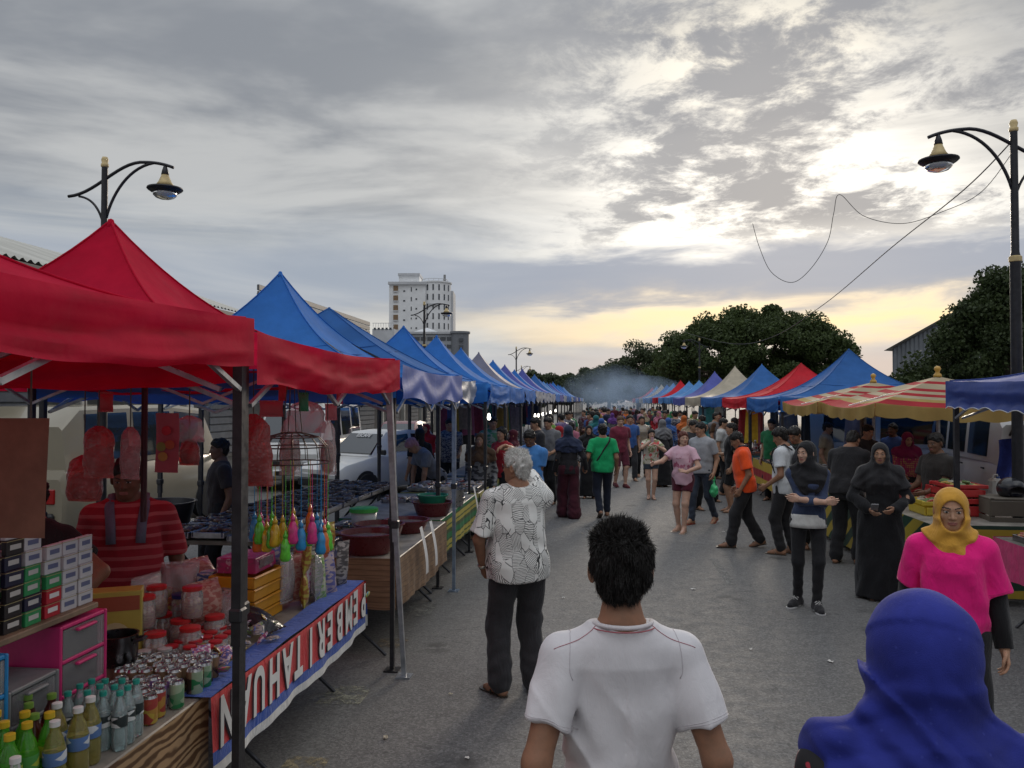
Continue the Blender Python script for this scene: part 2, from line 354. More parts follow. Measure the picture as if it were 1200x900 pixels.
for px, py, sx, sy, cc, h in ((405, 812, .30, .36, (.26, .25, .19), .004), (353, 897, .24, .3, (.27, .22, .13), .004), (459, 752, .24, .26, (.21, .17, .12), .004), (492, 713, .26, .5, (.24, .235, .21), .004),
                              (1015, 655, .16, 1.9, (.28, .27, .25), .004), (846, 668, .10, 1.5, (.20, .20, .19), .004)):
    d = CAMH * FPX / (py - 470); p = P(px, py, d)
    o = MB().grid(lambda u, v: ((u - .5) * sx, (v - .5) * sy, 0), 2, 2).build('painted_mark', worn(cc, .40, .62), st); o.location = (p.x, p.y, h); o.rotation_euler = (0, 0, RZ)
for i, (px, py) in enumerate(((682, 625), (848, 623), (973, 774), (528, 812), (548, 886), (660, 700), (452, 862), (880, 760), (812, 690))):
    d = CAMH * FPX / (py - 470); m = MB(); s = R.uniform(.018, .04)
    m.grid(lambda u, v: ((u - .5) * s * 1.5, (v - .5) * s, .008 + .006 * math.sin(7 * u + i) * math.cos(5 * v)), 4, 3)
    o = m.build('litter', paint((.6, .58, .54) if i % 3 else (.45, .40, .30), .8)); p = P(px, py, d); o.location = (p.x, p.y, .004); o.rotation_euler = (0, 0, R.uniform(0, 6))
    tag(o, 'tiny crumpled paper scrap lying on the grey asphalt', 'litter', 'paper scraps on the asphalt')
# ------------------------------------------------------------------ market hall on the left (long shed)
def corrug(t):
    v = oc(t); n = t.noise(t.scale(v, .2, 2.5, .2), 1.5, 5, .65)
    return pb(t, t.mix(t.step(n, .3, .7), (.36, .35, .31), (.50, .49, .44)), .55, .25, bump=n, bstr=.1)
CORR = mat('corrugated_roof', corrug)
def shed(label, a0, a1, z0, z1, d0, d1, per, wallc):
    t = thing('market_hall', label, 'building', L(a0, d0), RZ); ln = (d1 - d0) / math.cos(TH); n = int(ln / per * 4)
    m = MB(); prof_ = lambda u: .035 * math.cos(2 * math.pi * u * ln / per)
    m.grid(lambda u, v: (v * (a1 - a0), u * ln, z0 + (z1 - z0) * v + prof_(u)), n, 1); m.build('roof', CORR, t, auto=50)
    m = MB(); m.grid(lambda u, v: (2 * (a1 - a0) * (1 - .5 * v), u * ln, z0 + (z1 - z0) * v + prof_(u)), n, 1, flip=True); m.build('roof', CORR, t, auto=50)
    MB().box((.05, ln / 2, z0 - .22), (.06, ln, .3)).build('fascia', paint((.07, .07, .075)), t)
    MB().box((a1 - a0 - .0, ln / 2, z0 - .12), (2 * (abs(a1 - a0)) - .4, ln - .3, .06)).build('ceiling', paint((.16, .16, .16)), t)
    for k in range(int(ln / 4.5) + 1):
        c = MB().box((-.35, min(ln - .2, .2 + k * 4.5), (z0 - .1) / 2), (.22, .22, z0 - .1), .02).build('column', paint((.35, .34, .31)), t)
    MB().box((-3.2, ln / 2, (z0 - .2) / 2), (.15, ln - .4, z0 - .2)).build('back_wall', paint(wallc, .8, .2), t)
    for k in range(int(ln / 6)):
        g = MB(); y = 2.5 + k * 6
        for q in range(9): g.box((-3.1, y, .25 + q * .27), (.05, 3.0, .24), .02)
        g.build('roller_shutter', paint((.22, .24, .27), .4), t)
    return t
shed('long open market hall with pale corrugated roof behind the nearest red tents', -11, -15.2, 4.75, 6.2, 4, 26, .22, (.14, .14, .13))
shed('farther market hall with low pale roof running below the white tower', -10.8, -14.5, 4.45, 5.35, 27.5, 76, .5, (.20, .19, .18))
fb = thing('roof_sign_screen', 'dark slatted parapet screen on the hall roof below the white tower', 'parapet', L(-14, 33), RZ)
for k in range(6):
    MB().box((0, 8, 5.35 + k * .27), (.08 + .02 * (k % 2), 16, .24), .02).build('slat', paint((.10, .10, .105)), fb)
for k in range(5): MB().box((-.12, .3 + k * 3.85, 5.2), (.08, .08, 2.6)).build('post', paint((.12, .12, .12)), fb)
# ------------------------------------------------------------------ tower and far buildings
D = 240.0; K = D / FPX; zz = lambda py: CAMH + (470 - py) * K; xx = lambda px: (px - 600) * K
tw = thing('tower_block', 'tall white apartment tower with a rounded bay of narrow windows', 'building', (0, D, 0))
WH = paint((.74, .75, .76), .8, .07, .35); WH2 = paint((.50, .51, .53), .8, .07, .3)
MB().box((xx(479), 4, zz(334) / 2), (xx(500) - xx(458), 16, zz(334))).build('wall', WH, tw)
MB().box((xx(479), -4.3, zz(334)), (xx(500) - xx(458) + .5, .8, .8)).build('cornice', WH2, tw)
ph = MB().box((xx(479.5), 3, zz(328)), (24 * K, 8, zz(322) - zz(334))).build('penthouse', WH, tw)
MB().box((xx(479.5), 3, zz(322)), (25.6 * K, 9, .7)).build('roof_slab', WH2, ph)
cx, cr = xx(509), 19 * K
MB().lathe([(cr, 0), (cr, zz(332)), (cr + .3, zz(332)), (cr + .3, zz(330.6)), (cr - .4, zz(330.6)), (cr - .4, zz(331.5)), (0.001, zz(331.5))], 40, (cx, 1, 0)).build('round_bay', WH, tw, auto=35)
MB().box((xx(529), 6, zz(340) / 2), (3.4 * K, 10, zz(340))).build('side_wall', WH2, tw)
MB().tube([(xx(520.5), 1, zz(332)), (xx(520.5), 1, zz(321))], .35, 6).build('mast', paint((.2, .2, .2)), tw)
rl = MB()
for k in range(9):
    an = rad(180 + k * 22.5); rl.tube([(cx + cr * .8 * math.cos(an), 1 + cr * .8 * math.sin(an), zz(332)), (cx + cr * .8 * math.cos(an), 1 + cr * .8 * math.sin(an), zz(327.5))], .1, 4)
rl.tube([(cx + cr * .8 * math.cos(rad(180 + k * 9)), 1 + cr * .8 * math.sin(rad(180 + k * 9)), zz(327.5)) for k in range(21)], .1, 4); rl.build('roof_railing', paint((.45, .46, .47)), tw)
WG = mat('window_glass', lambda t: pb(t, (.035, .04, .05), .08, spec=.8)); WB = paint((.20, .13, .075), .6)
wm = MB().box((0, 0, 0), (.42, .12, 1.75)); wmo = None
for r in range(5):
    for k in range(7):
        an = rad(270 - 62 + k * 20.5)
        o = wm.build('window', WG, tw) if wmo is None else share(wmo, 'window', tw); wmo = wmo or o
        o.location = (cx + (cr + .02) * math.cos(an), 1 + (cr + .02) * math.sin(an), zz(338.2 + 11.2 * r)); o.rotation_euler = (0, 0, an + rad(90))
    o = MB().box((xx(465.7), -4.05, zz(340.5 + 11.2 * r)), (5.4 * K, .25, 7.4 * K), .03).build('balcony', WB, tw)
    MB().box((xx(465.7), -4.25, zz(343.6 + 11.2 * r)), (5.6 * K, .12, 1.5 * K)).build('balcony_rail', WH2, o)
    for px, w_, h_ in ((475.5, 2.3, 1.8), (483.7, 1.2, 5.0 if r < 3 else 2), (489.5, 1.8, 2.0)):
        MB().box((xx(px), -4.02, zz(341 + 11.2 * r + (2 if px == 475.5 else 0))), (w_ * K, .12, h_ * K)).build('window', WG, tw)
MB().box((cx, 1 - cr - .25, zz(358)), (3, .5, .4)).build('ledge', WH2, tw)
D2 = 190.0; K2 = D2 / FPX; x2 = lambda px: (px - 600) * K2; z2 = lambda py: CAMH + (470 - py) * K2
ob = thing('office_block', 'low grey office block with dark glass bands in front of the tower', 'building', (0, D2, 0))
MB().box((x2(507), 8, z2(391) / 2), (72 * K2, 16, z2(391)), .2).build('wall', paint((.34, .36, .39), .7), ob)
MB().box((x2(507), 8, z2(390)), (74 * K2, 17, .5)).build('roof_slab', paint((.45, .46, .48)), ob)
sp_ = MB().lathe([(2.1, z2(436)), (2.1, z2(391)), (2.4, z2(391)), (2.4, z2(388.6)), (.01, z2(388))], 20, (x2(539), .2, 0)).build('corner_drum', paint((.16, .17, .19)), ob, auto=40)
for k in range(5): MB().box((x2(541), -2.1, z2(399 + k * 8)), (1.0, .3, 3.6 * K2)).build('window', WG, sp_)
for r in range(4):
    for k in range(7): MB().box((x2(481 + k * 7.6), -.04, z2(397 + r * 9)), (6.2 * K2, .14, 4.4 * K2)).build('window', WG, ob)
tf = MB(); tf.add([(x2(478), -.5, z2(391)), (x2(519), -.5, z2(391)), (x2(519), 9, z2(391)), (x2(478), 9, z2(391)), (x2(498), 4, z2(382))], [(0, 1, 4), (1, 2, 4), (2, 3, 4), (3, 0, 4)])
tf.build('tent_roof', paint((.55, .56, .58)), ob)
lb = thing('terrace_house', 'low white terrace house beside the left foot of the tower', 'building', (0, 205, 0)); k3 = 205 / FPX
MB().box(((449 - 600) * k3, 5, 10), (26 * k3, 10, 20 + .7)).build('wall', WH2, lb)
for k in range(5): MB().box(((439 + 4.6 * k - 600) * k3, -.05, CAMH + 85 * k3), (2.6 * k3, .15, 2.4 * k3)).build('window', WG, lb)
r2 = MB(); r2.box(((449 - 600) * k3, .1, CAMH + 91.5 * k3), (26 * k3, .12, .12))
for k in range(9): r2.tube([((437 + 3 * k - 600) * k3, .1, CAMH + 87 * k3), ((437 + 3 * k - 600) * k3, .1, CAMH + 91.5 * k3)], .06, 4)
r2.build('railing', paint((.5, .5, .5)), lb)
# grey gabled warehouse on the right
wh = thing('warehouse', 'grey corrugated warehouse gable beside the dark tree on the right', 'building', P(1046, 470, 60) - Vector((0, 0, CAMH)), rad(-58))
def corrwall(t):
    v = oc(t); return pb(t, vary(t, (.20, .215, .235), .15, .8, v), .5, .2, bump=t.noise(v, 3.0, 3), bstr=.1)
CW = mat('corrugated_wall', corrwall); Wd, ev, pk, ln = 10.0, 5.9, 8.15, 26.0
gz = lambda x: ev + (pk - ev) * (1 - abs(x / Wd * 2 - 1))
m = MB(); n = 120; m.grid(lambda u, v: (u * Wd, .04 * math.cos(2 * math.pi * u * 30), v * gz(u * Wd)), n, 1); m.build('gable_wall', CW, wh, auto=40)
m = MB(); m.grid(lambda u, v: (0 + .04 * math.cos(2 * math.pi * v * 80), v * ln, u * ev), 1, 320); m.build('side_wall', CW, wh, auto=40)
MB().add([(-.35, -.5, ev - .12), (-.35, ln, ev - .12), (Wd / 2, ln, pk + .08), (Wd / 2, -.5, pk + .08)], [(0, 1, 2, 3)]).build('roof', CORR, wh)
MB().add([(Wd + .35, -.5, ev - .12), (Wd + .35, ln, ev - .12), (Wd / 2, ln, pk + .08), (Wd / 2, -.5, pk + .08)], [(3, 2, 1, 0)]).build('roof', CORR, wh)
aw = MB(); aw.box((6.3, -.7, 4.9), (6.5, 1.4, .1), .02); aw.build('awning', paint((.42, .43, .44)), wh)
MB().box((6.3, -.02, 3.2), (5.2, .16, 3.1), .02).build('doorway_shade_panel', paint((.03, .03, .035)), wh)  # near-black slab on the wall; its colour stands for the unlit interior
MB().box((Wd / 2 - 1.4, -.08, 7.0), (.5, .14, .5), .02).build('vent', paint((.35, .36, .37)), wh)
# ------------------------------------------------------------------ trees
def leafm(a, b):
    def f(t):
        rn = t.node('ShaderNodeNewGeometry', 8); n = t.noise(oc(t), .9, 3, .6)
        c = t.mix(rn, a, b); c = t.mix(t.step(n, .4, .7, 0, .5), c, tuple(x * 1.35 for x in b))
        p_ = pb(t, c, .6, spec=.25); tl = t.node('ShaderNodeBsdfTranslucent', Color=c); x = t.n.new('ShaderNodeMixShader'); x.inputs[0].default_value = .25
        t.l.new(p_, x.inputs[1]); t.l.new(tl, x.inputs[2]); return x.outputs[0]
    return mat('leaves', f, ('leaf', a, b))
BARK = mat('bark', lambda t: pb(t, vary(t, (.085, .068, .052), .4, 3.0), .9, bump=t.noise(t.scale(oc(t), 6, 6, 1), 4.0, 5), bstr=.6, bdist=.04))
def tree(name, label, loc, H, rx, ry, z0, nl, leaf, nleaf, seed, mats, dome=True, cat='tree', group=None):
    t = thing(name, label, cat, loc, 0, group); g = np.random.default_rng(seed); ch = H - z0
    r0 = .035 * H + .05; top = Vector((g.normal() * .3, g.normal() * .3, z0 + ch * .25))
    MB().tube([(0, 0, -.1), (0, 0, .25), (g.normal() * .1, g.normal() * .1, z0 * .6), top, top + Vector((0, 0, ch * .3))], [r0 * 1.5, r0, r0 * .85, r0 * .6, r0 * .2], 10).build('trunk', BARK, t, True)
    cs = []
    for i in range(nl):
        an = i * 2.39996 + g.uniform(-.3, .3); q = math.sqrt((i + .5) / nl)
        if dome: f_ = math.sqrt(max(0, 1 - (q * .97) ** 2)); zc = z0 + ch * (.12 + .76 * f_) * g.uniform(.72, 1.0) if i % 3 else z0 + ch * g.uniform(.1, .5) * (f_ * .9 + .1)
        else: zf = g.uniform(0.05, .93); q = (1 - zf ** 1.6) * (.35 + .65 * g.uniform(0, 1) ** .5) + .05; zc = z0 + ch * zf
        cs.append(Vector((math.cos(an) * q * rx * .93, math.sin(an) * q * ry * .93, zc)))
    for i, c_ in enumerate(cs[::max(1, nl // 14)]):
        mid = top.lerp(c_, .5) + Vector((0, 0, -.06 * ch))
        MB().tube([top * .9 + Vector((0, 0, -.1 * ch * (i % 3))), mid, c_], [r0 * .42, r0 * .26, r0 * .08], 6).build('limb', BARK, t, True)
    V = []; rr0 = min(rx, ch) / math.sqrt(nl) * 1.75
    for c_ in cs:
        rr = rr0 * g.uniform(.65, 1.25); d = g.normal(size=(nleaf, 3)); d /= np.linalg.norm(d, axis=1)[:, None]; d[:, 2] = d[:, 2] * .75 + .12
        ctr = np.array(c_) + d * rr * (g.uniform(.25, 1.12, size=(nleaf, 1)) ** .6)
        a = g.normal(size=(nleaf, 3)); a /= np.linalg.norm(a, axis=1)[:, None]; b = np.cross(a, d + g.normal(size=d.shape) * .8); b /= np.linalg.norm(b, axis=1)[:, None] + 1e-6
        s = leaf * g.uniform(.55, 1.25, size=(nleaf, 1)); V.append(np.stack([ctr - a * s * .5, ctr + b * s * .32, ctr + a * s * .5, ctr - b * s * .32], 1).reshape(-1, 3))
    V = np.concatenate(V); o = npmesh('crown', V, np.arange(len(V)).reshape(-1, 4), mats, t, smooth=False); tag(o, kind='stuff'); return t
G1 = leafm((.030, .045, .016), (.062, .088, .028)); G2 = leafm((.022, .034, .014), (.045, .064, .022)); G3 = leafm((.035, .048, .026), (.062, .080, .038))
tree('rain_tree', 'broad dark dome-shaped rain tree rising behind the red and blue tents', (P(884, 470, 70).x, 70, 0), 10.9, 9.0, 8, 2.4, 190, .27, 640, 3, G1)
tree('dark_tree', 'tall dark tree behind the right street lamp and warehouse', (P(1186, 470, 40).x, 40, 0), 8.6, 4.7, 5.0, 1.7, 95, .21, 700, 5, G2, dome=False)
tree('dark_tree', 'second dark tree at the right edge of the photo behind the lamp', (P(1250, 470, 43).x, 43, 0), 9.6, 5.5, 5, 1.7, 60, .22, 700, 6, G2)
tree('shrub', 'round dark bush at the foot of the warehouse', (P(1098, 470, 46).x, 46, 0), 4.6, 3.2, 3, .5, 26, .28, 300, 16, G2)
for i, (px, py, d, wpx, lb_) in enumerate(((748, 399, 125, 38, 'tall rounded tree left of the big rain tree, far down the street'), (715, 418, 135, 34, 'mid-height far tree standing in the drifting smoke'), (690, 428, 150, 26, 'far small tree at the end of the street left of the smoke'),
                                    (650, 434, 130, 30, 'low far tree beyond the last blue tents on the left'), (622, 431, 95, 22, 'thin open-crowned tree under the far left street lamp'), (545, 425, 115, 26, 'far tree peeping between blue tent peaks below the office block'), (778, 412, 110, 24, 'dark far tree tucked against the left side of the rain tree'), (668, 436, 145, 22, 'hazy far tree behind the farthest left tents'))):
    Ht = CAMH + (470 - py) * d / FPX; tree('far_tree', lb_, (P(px, 470, d).x, d, 0), Ht, wpx * d / FPX, wpx * d / FPX * .8, Ht * .2, 36, .42, 420, 20 + i, G3 if i != 6 else G1)
# ------------------------------------------------------------------ tents
BLK = metal((.045, .045, .05), .45, .6); STEEL = metal((.34, .36, .39), .42, .8); WHT = paint((.62, .62, .62), .45)
ORD = 'first second third fourth fifth sixth seventh eighth ninth tenth eleventh twelfth thirteenth fourteenth fifteenth sixteenth seventeenth eighteenth nineteenth twentieth'.split()
def tent(label, a, d0, d1, side, mat_, eave=2.12, val=.24, peak=3.2, depth=2.95, vmat=None, legs=(BLK, BLK), swag=0.0, seed=1, near=True, lean=(0, 0), power=2.2, group=None, fxin=.04, scallop=False):
    t = thing('market_tent', label, 'tent', L(a, d0), RZ, group); ln = (d1 - d0) / math.cos(TH) - .03; g = random.Random(seed)
    cx, cy, hx, hy = side * depth / 2, ln / 2, depth / 2, ln / 2; zt = eave + val; rise = peak - zt; NN = 26 if near else 10
    ph = [g.uniform(0, 6) for _ in range(6)]
    m = MB()
    for k in range(4):
        def roof(u, v, k=k):
            tt = .004 + .996 * v; s = u * 2 - 1; x, y = ((tt, tt * s), (-tt * s, tt), (-tt, -tt * s), (tt * s, -tt))[k]
            z = zt + rise * (1 - tt) ** power - .06 * (1 - s * s) * tt * (1 - tt) * 2.5 - .035 * (1 - s * s) * tt ** 3
            z += (.016 * math.sin(16 * s * tt + ph[0] + 3 * tt) + .008 * math.sin(9 * s + 11 * tt + ph[k])) * tt * (1 - s ** 4) * min(1, 4 * (1 - tt) + .25)
            return (cx + x * hx, cy + y * hy, z)
        m.grid(roof, NN, NN)
    m.build('canopy', mat_, t, auto=28)
    if near:
        rz_ = lambda tt, s: zt + rise * (1 - tt) ** power - .06 * (1 - s * s) * tt * (1 - tt) * 2.5 - .035 * (1 - s * s) * tt ** 3
        for k in range(4):
            MB().tube([(cx + (1, -1, -1, 1)[k] * hx * tt, cy + (1, 1, -1, -1)[k] * hy * tt, rz_(tt, 1) + .003) for tt in [.01 + .99 * i / 20 for i in range(21)]], .007, 5).build('hip_seam', mat_, t, True)
            T_ = .46; MB().tube([(cx + (T_, -T_ * s, -T_, T_ * s)[k] * hx, cy + (T_ * s, T_, -T_ * s, -T_)[k] * hy, rz_(T_, s) + .002) for s in [-1 + i / 10 for i in range(21)]], .0045, 5).build('panel_seam', mat_, t, True)
    MB().lathe([(.001, .022), (.016, .015), (.026, -.02), (.03, -.05)], 10, (cx, cy, peak - .01)).build('peak_cap', mat_, t, True)
    for k in range(4):
        W_ = hy if k in (0, 2) else hx
        def vl(u, v, k=k):
            s = u * 2 - 1; out = .034
            if swag:
                sg = abs((u * 2 + .5) % 1 - .5) * 2; f = math.sin(9 * (v * .9 + .55 * sg * sg) + ph[k])
                out += swag * (f * .5 + .5) * (.4 + .6 * v); z = zt - .035 * (1 - s * s) - val * v * (1 + .10 * math.sin(6.5 * s + ph[2]) - .22 * (1 - sg) * v * .5)
            else:
                dg = v + .35 * s * s + .10 * math.sin(3 * s + ph[3])
                out += (.020 * math.sin(8.5 * dg + ph[k]) + .013 * (2 * abs(math.sin(11 * dg + 1.5 * s + ph[4])) - 1) + .006 * math.sin(39 * dg - 4 * s)) * (1 - s ** 8) * (.35 + .65 * v); z = zt - .035 * (1 - s * s) - val * v * (1 + .03 * math.sin(7 * s + ph[1]) + .02 * math.sin(17 * s))
            x, y = ((1, s), (-s, 1), (-1, -s), (s, -1))[k]; nx, ny = ((1, 0), (0, 1), (-1, 0), (0, -1))[k]
            return (cx + x * (hx + .004) + nx * out, cy + y * (hy + .004) + ny * out, z)
        vl_ = (lambda u, v: (lambda p_: (p_[0], p_[1], p_[2] + (.022 * abs(math.sin(38 * u)) * v if scallop else 0)))(vl(u, v)))
        if scallop: MB().tube([vl_(i / 120, 1.0) for i in range(121)], .0045, 4).build('trim', WHT, t, True)
        q = MB(); q.grid(vl_, 120 if scallop else 56 if near else 16, 9 if near else 4, flip=True); o = q.build('valance', (vmat if (vmat and k in (0, 2)) else mat_), t, True)
    fx = side * fxin; IN = .030
    for i, (x, y) in enumerate(((fx, IN), (fx, ln - IN), (side * (depth - IN), ln - IN), (side * (depth - IN), IN))):
        mt = legs[i] if i < 2 else legs[0]; lx = lean[i] if i < 2 else 0
        q = MB(); q.tube([(x + lx, y, .012), (x + lx * .45, y, 1.15)], .023, 4).tube([(x + lx * .5, y, 1.0), (x, y, eave + val - .05)], .030, 4)
        lg = q.build('leg', mt, t)
        MB().box((x + lx, y, .006), (.11, .11, .012)).build('foot_plate', mt, lg)
        MB().box((x + lx * .45, y, 1.13), (.06, .065, .06), .008).build('collar', BLK, lg)
    br = STEEL if near else BLK
    for k in range(4):
        n = 4; pts = []
        for ph_ in (0,):
            for j in range(n):
                za, zb = (eave - .10, eave + .17) if (j + ph_) % 2 == 0 else (eave + .17, eave - .10); f0, f1 = j / n, (j + 1) / n; off = .018 if ph_ else -.018
                A = [(fx + side * off, .07 + f0 * (ln - .14), za), (fx + side * off, .07 + f1 * (ln - .14), zb)] if k == 0 else [(side * (depth - .07) + off, .07 + f0 * (ln - .14), za), (side * (depth - .07) + off, .07 + f1 * (ln - .14), zb)] if k == 1 else \
                    [(side * (.07 + f0 * (depth - .14)), (.07 if k == 2 else ln - .07) + off, za), (side * (.07 + f1 * (depth - .14)), (.07 if k == 2 else ln - .07) + off, zb)]
                pts.append(A)
        if near:
            for A in pts: MB().tube(A, .014, 4).build('truss_bar', br, t)
        else:
            q = MB()
            for A in pts[::1]: q.tube(A, .014, 4)
            q.build('truss', br, t)
    MB().tube([(cx, cy, eave + .1), (cx, cy, peak - .03)], .02, 6).build('king_post', BLK, t)
    if near:
        for (x, y) in ((fx, .07), (fx, ln - .07), (side * (depth - .07), ln - .07), (side * (depth - .07), .07)):
            MB().tube([(x, y, eave + .05), (cx, cy, peak - .35)], .013, 4).build('rafter', BLK, t)
    return t
RED = canvas((.58, .012, .050), .45, .75, .08); BLU = canvas((.05, .215, .62), .42, .7, .15); BLU2 = canvas((.055, .18, .48), .42, .7, .15); NAVY = canvas((.03, .06, .26), .15, .5, .4); GLOSSY = canvas((.05, .11, .42), .15, .48, .45)
SILV = canvas((.36, .38, .43), .2, .4, .6); GRY = canvas((.22, .22, .30)); LBL = canvas((.12, .30, .62), .3, .7, .15); BEI = canvas((.48, .42, .32)); PUR = canvas((.11, .13, .42), .3, .7, .15); RED2 = canvas((.60, .03, .045), .3, .75, .1); DBL = canvas((.03, .055, .22))
LT = [.62, 3.57, 6.14, 8.85, 11.1, 13.5, 16.1, 18.7, 21.2, 24.0]
LA = -1.555
tent('nearest red market tent cut off by the left edge of the photo', LA, LT[0], LT[1], -1, RED, 2.20, .21, 3.25, power=1.95, seed=2, fxin=.012, legs=(BLK, BLK))
tent('second red tent with its full peak showing below the left lamp', LA, LT[1] + .01, LT[2], -1, RED, 2.13, .23, 3.17, power=2.55, seed=3, fxin=.045, legs=(BLK, STEEL), lean=(0, .13))
tent('tall bright blue tent with a shiny draped valance next to the red tents', LA, LT[2] + .04, LT[3], -1, BLU, 2.06, .27, 3.27, vmat=GLOSSY, swag=.014, seed=4, power=2.5, legs=(BLK, metal((.25, .31, .40), .4, .7)))
tent('wide dull blue tent with silver valance behind the tall bright blue one', LA - .2, LT[3] + .05, LT[4], -1, BLU2, 2.06, .27, 3.22, vmat=SILV, swag=.03, seed=5, depth=3.3, power=1.4)
seq = [(BLU, None, 'blue tent with plain blue valance, fifth in the left row'), (BLU, None, 'blue tent with a steep peak left of the grey tent'), (BLU, BLU, 'blue tent squeezed just before the grey tent in the left row'), (GRY, SILV, 'only grey-mauve tent among the blue ones in the left row'), (BLU, SILV, 'bright blue tent directly behind the grey-mauve tent')]
for i, (mm, vm, lb_) in enumerate(seq): tent(lb_, LA, LT[4 + i] + .03, LT[5 + i], -1, mm, 2.04, .26, 3.2 + .06 * (i % 2) , vmat=vm, swag=.035 if vm else 0, seed=10 + i, near=i < 1)
for i in range(16):
    mm = (PUR, BLU, PUR, BLU, BLU2, BLU, LBL, BLU2)[i % 8]; cn = {id(PUR): 'purplish blue', id(BLU): 'bright blue', id(BLU2): 'dull blue', id(LBL): 'pale blue'}[id(mm)]
    tent('%s peaked tent, %s beyond the grey-mauve tent in the left row' % (cn, ORD[i + 1]), LA, 24 + i * 2.85, 26.8 + i * 2.85, -1, mm, 2.05, .25, 3.15 + R.uniform(-.1, .15), vmat=SILV if i % 3 == 0 else None, swag=.03, seed=30 + i, near=False, group='far tents of the left row')
RA = 3.3
tent('nearest navy blue tent at the right edge of the photo', RA, 4.75, 7.7, 1, NAVY, 1.99, .25, 3.0, seed=50, scallop=True)
tent('big blue tent with a tall peak on the right between red tent and striped parasols', RA, 14.95, 18.2, 1, BLU2, 1.86, .27, 3.1, seed=51, depth=3.4)
tent('bright red tent on the right beside the big blue one', RA, 18.25, 21.9, 1, RED2, 1.9, .24, 2.98, seed=52, depth=3.2)
tent('blue tent just beyond the red tent on the right', RA, 22, 26.6, 1, BLU2, 1.9, .27, 3.15, seed=53, near=False)
tent('beige tent beyond the red one on the right', RA, 26.7, 31.6, 1, BEI, 1.9, .3, 3.3, seed=54, near=False)
tent('purplish blue tent beyond the beige one on the right', RA, 31.7, 37, 1, PUR, 1.9, .3, 3.3, seed=55, near=False)
for i in range(8):
    mm = (LBL, LBL, RED2, LBL, BLU, BEI, LBL, RED2)[i]; cn = ('pale blue', 'pale blue', 'small red', 'pale blue', 'blue', 'cream', 'pale blue', 'small red')[i]
    tent('%s tent far down the right row, %s past the purplish one' % (cn, ORD[i]), RA - .1 * i, 38 + i * 3.6, 41.5 + i * 3.6, 1, mm, 1.95, .3, 3.15 + R.uniform(-.1, .2), seed=60 + i, near=False, group='far tents of the right row')
# striped parasols
def parasol(label, a, d0, d1, eave, peak):
    t = thing('striped_parasol', label, 'parasol', L(a, d0), RZ); ln = (d1 - d0) / math.cos(TH); dp = 2.35; cx, cy, hx, hy = dp / 2, ln / 2, dp / 2, ln / 2
    ms = [canvas((.44, .31, .11), .3, .8, .1), canvas((.42, .035, .045), .3, .8, .1), canvas((.48, .40, .27), .3, .8, .1)]; band = [2, 2, 1, 2, 2, 1, 2, 1, 2, 0, 1, 1]
    m = MB()
    for k in range(4):
        for b in range(12):
            def rf(u, v, k=k, b=b):
                tt = .01 + .99 * (b + v) / 12; s = u * 2 - 1; x, y = ((tt, tt * s), (-tt * s, tt), (-tt, -tt * s), (tt * s, -tt))[k]
                return (cx + x * hx, cy + y * hy, eave + .16 + (peak - eave - .16) * (1 - tt) ** 1.12 - .07 * (1 - s * s) * tt ** 2 - .02 * (1 - abs(s)) * math.sin(3 * tt))
            m.grid(rf, 10, 2, m=band[b])
    m.build('canopy', ms, t, auto=30)
    for k in range(4):
        def vl(u, v, k=k):
            s = u * 2 - 1; x, y = ((1, s), (-s, 1), (-1, -s), (s, -1))[k]; nx, ny = ((1, 0), (0, 1), (-1, 0), (0, -1))[k]
            o = .006 + .02 * v * math.sin(11 * s + k); return (cx + x * (hx + .004) + nx * o, cy + y * (hy + .004) + ny * o, eave + .16 - .07 * (1 - s * s) - (.14 + .03 * abs(math.sin(9 * s))) * v)
        MB().grid(vl, 40, 4, flip=True).build('valance', ms[0], t, True)
    MB().tube([(cx, cy, 0), (cx, cy, peak)], .025, 8).build('pole', STEEL, t)
    MB().lathe([(.001, .15), (.03, .14), (.045, .11), (.03, .08), (.025, .06), (.05, .03), (.055, 0)], 12, (cx, cy, peak - .01)).build('finial', paint((.50, .30, .06), .4), t, True)
    MB().lathe([(.28, 0), (.28, .05), (.05, .12), (.001, .12)], 16, (cx, cy, 0.001)).build('base', paint((.1, .1, .1)), t, auto=40)
    for k in range(8):
        an = k * math.pi / 4; sc = 1 if k % 2 == 0 else 1.38
        MB().tube([(cx, cy, peak - .06), (cx + math.cos(an) * hx * sc * .97, cy + math.sin(an) * hy * sc * .97, eave + .12)], .009, 4).build('rib', WHT, t)
    return t
parasol('nearer red and cream striped square parasol on the right, its finial showing', RA, 9.75, 12.1, 1.87, 2.38)
parasol('farther striped square parasol half hidden behind the nearer one', RA - .05, 12.15, 14.5, 1.88, 2.36)
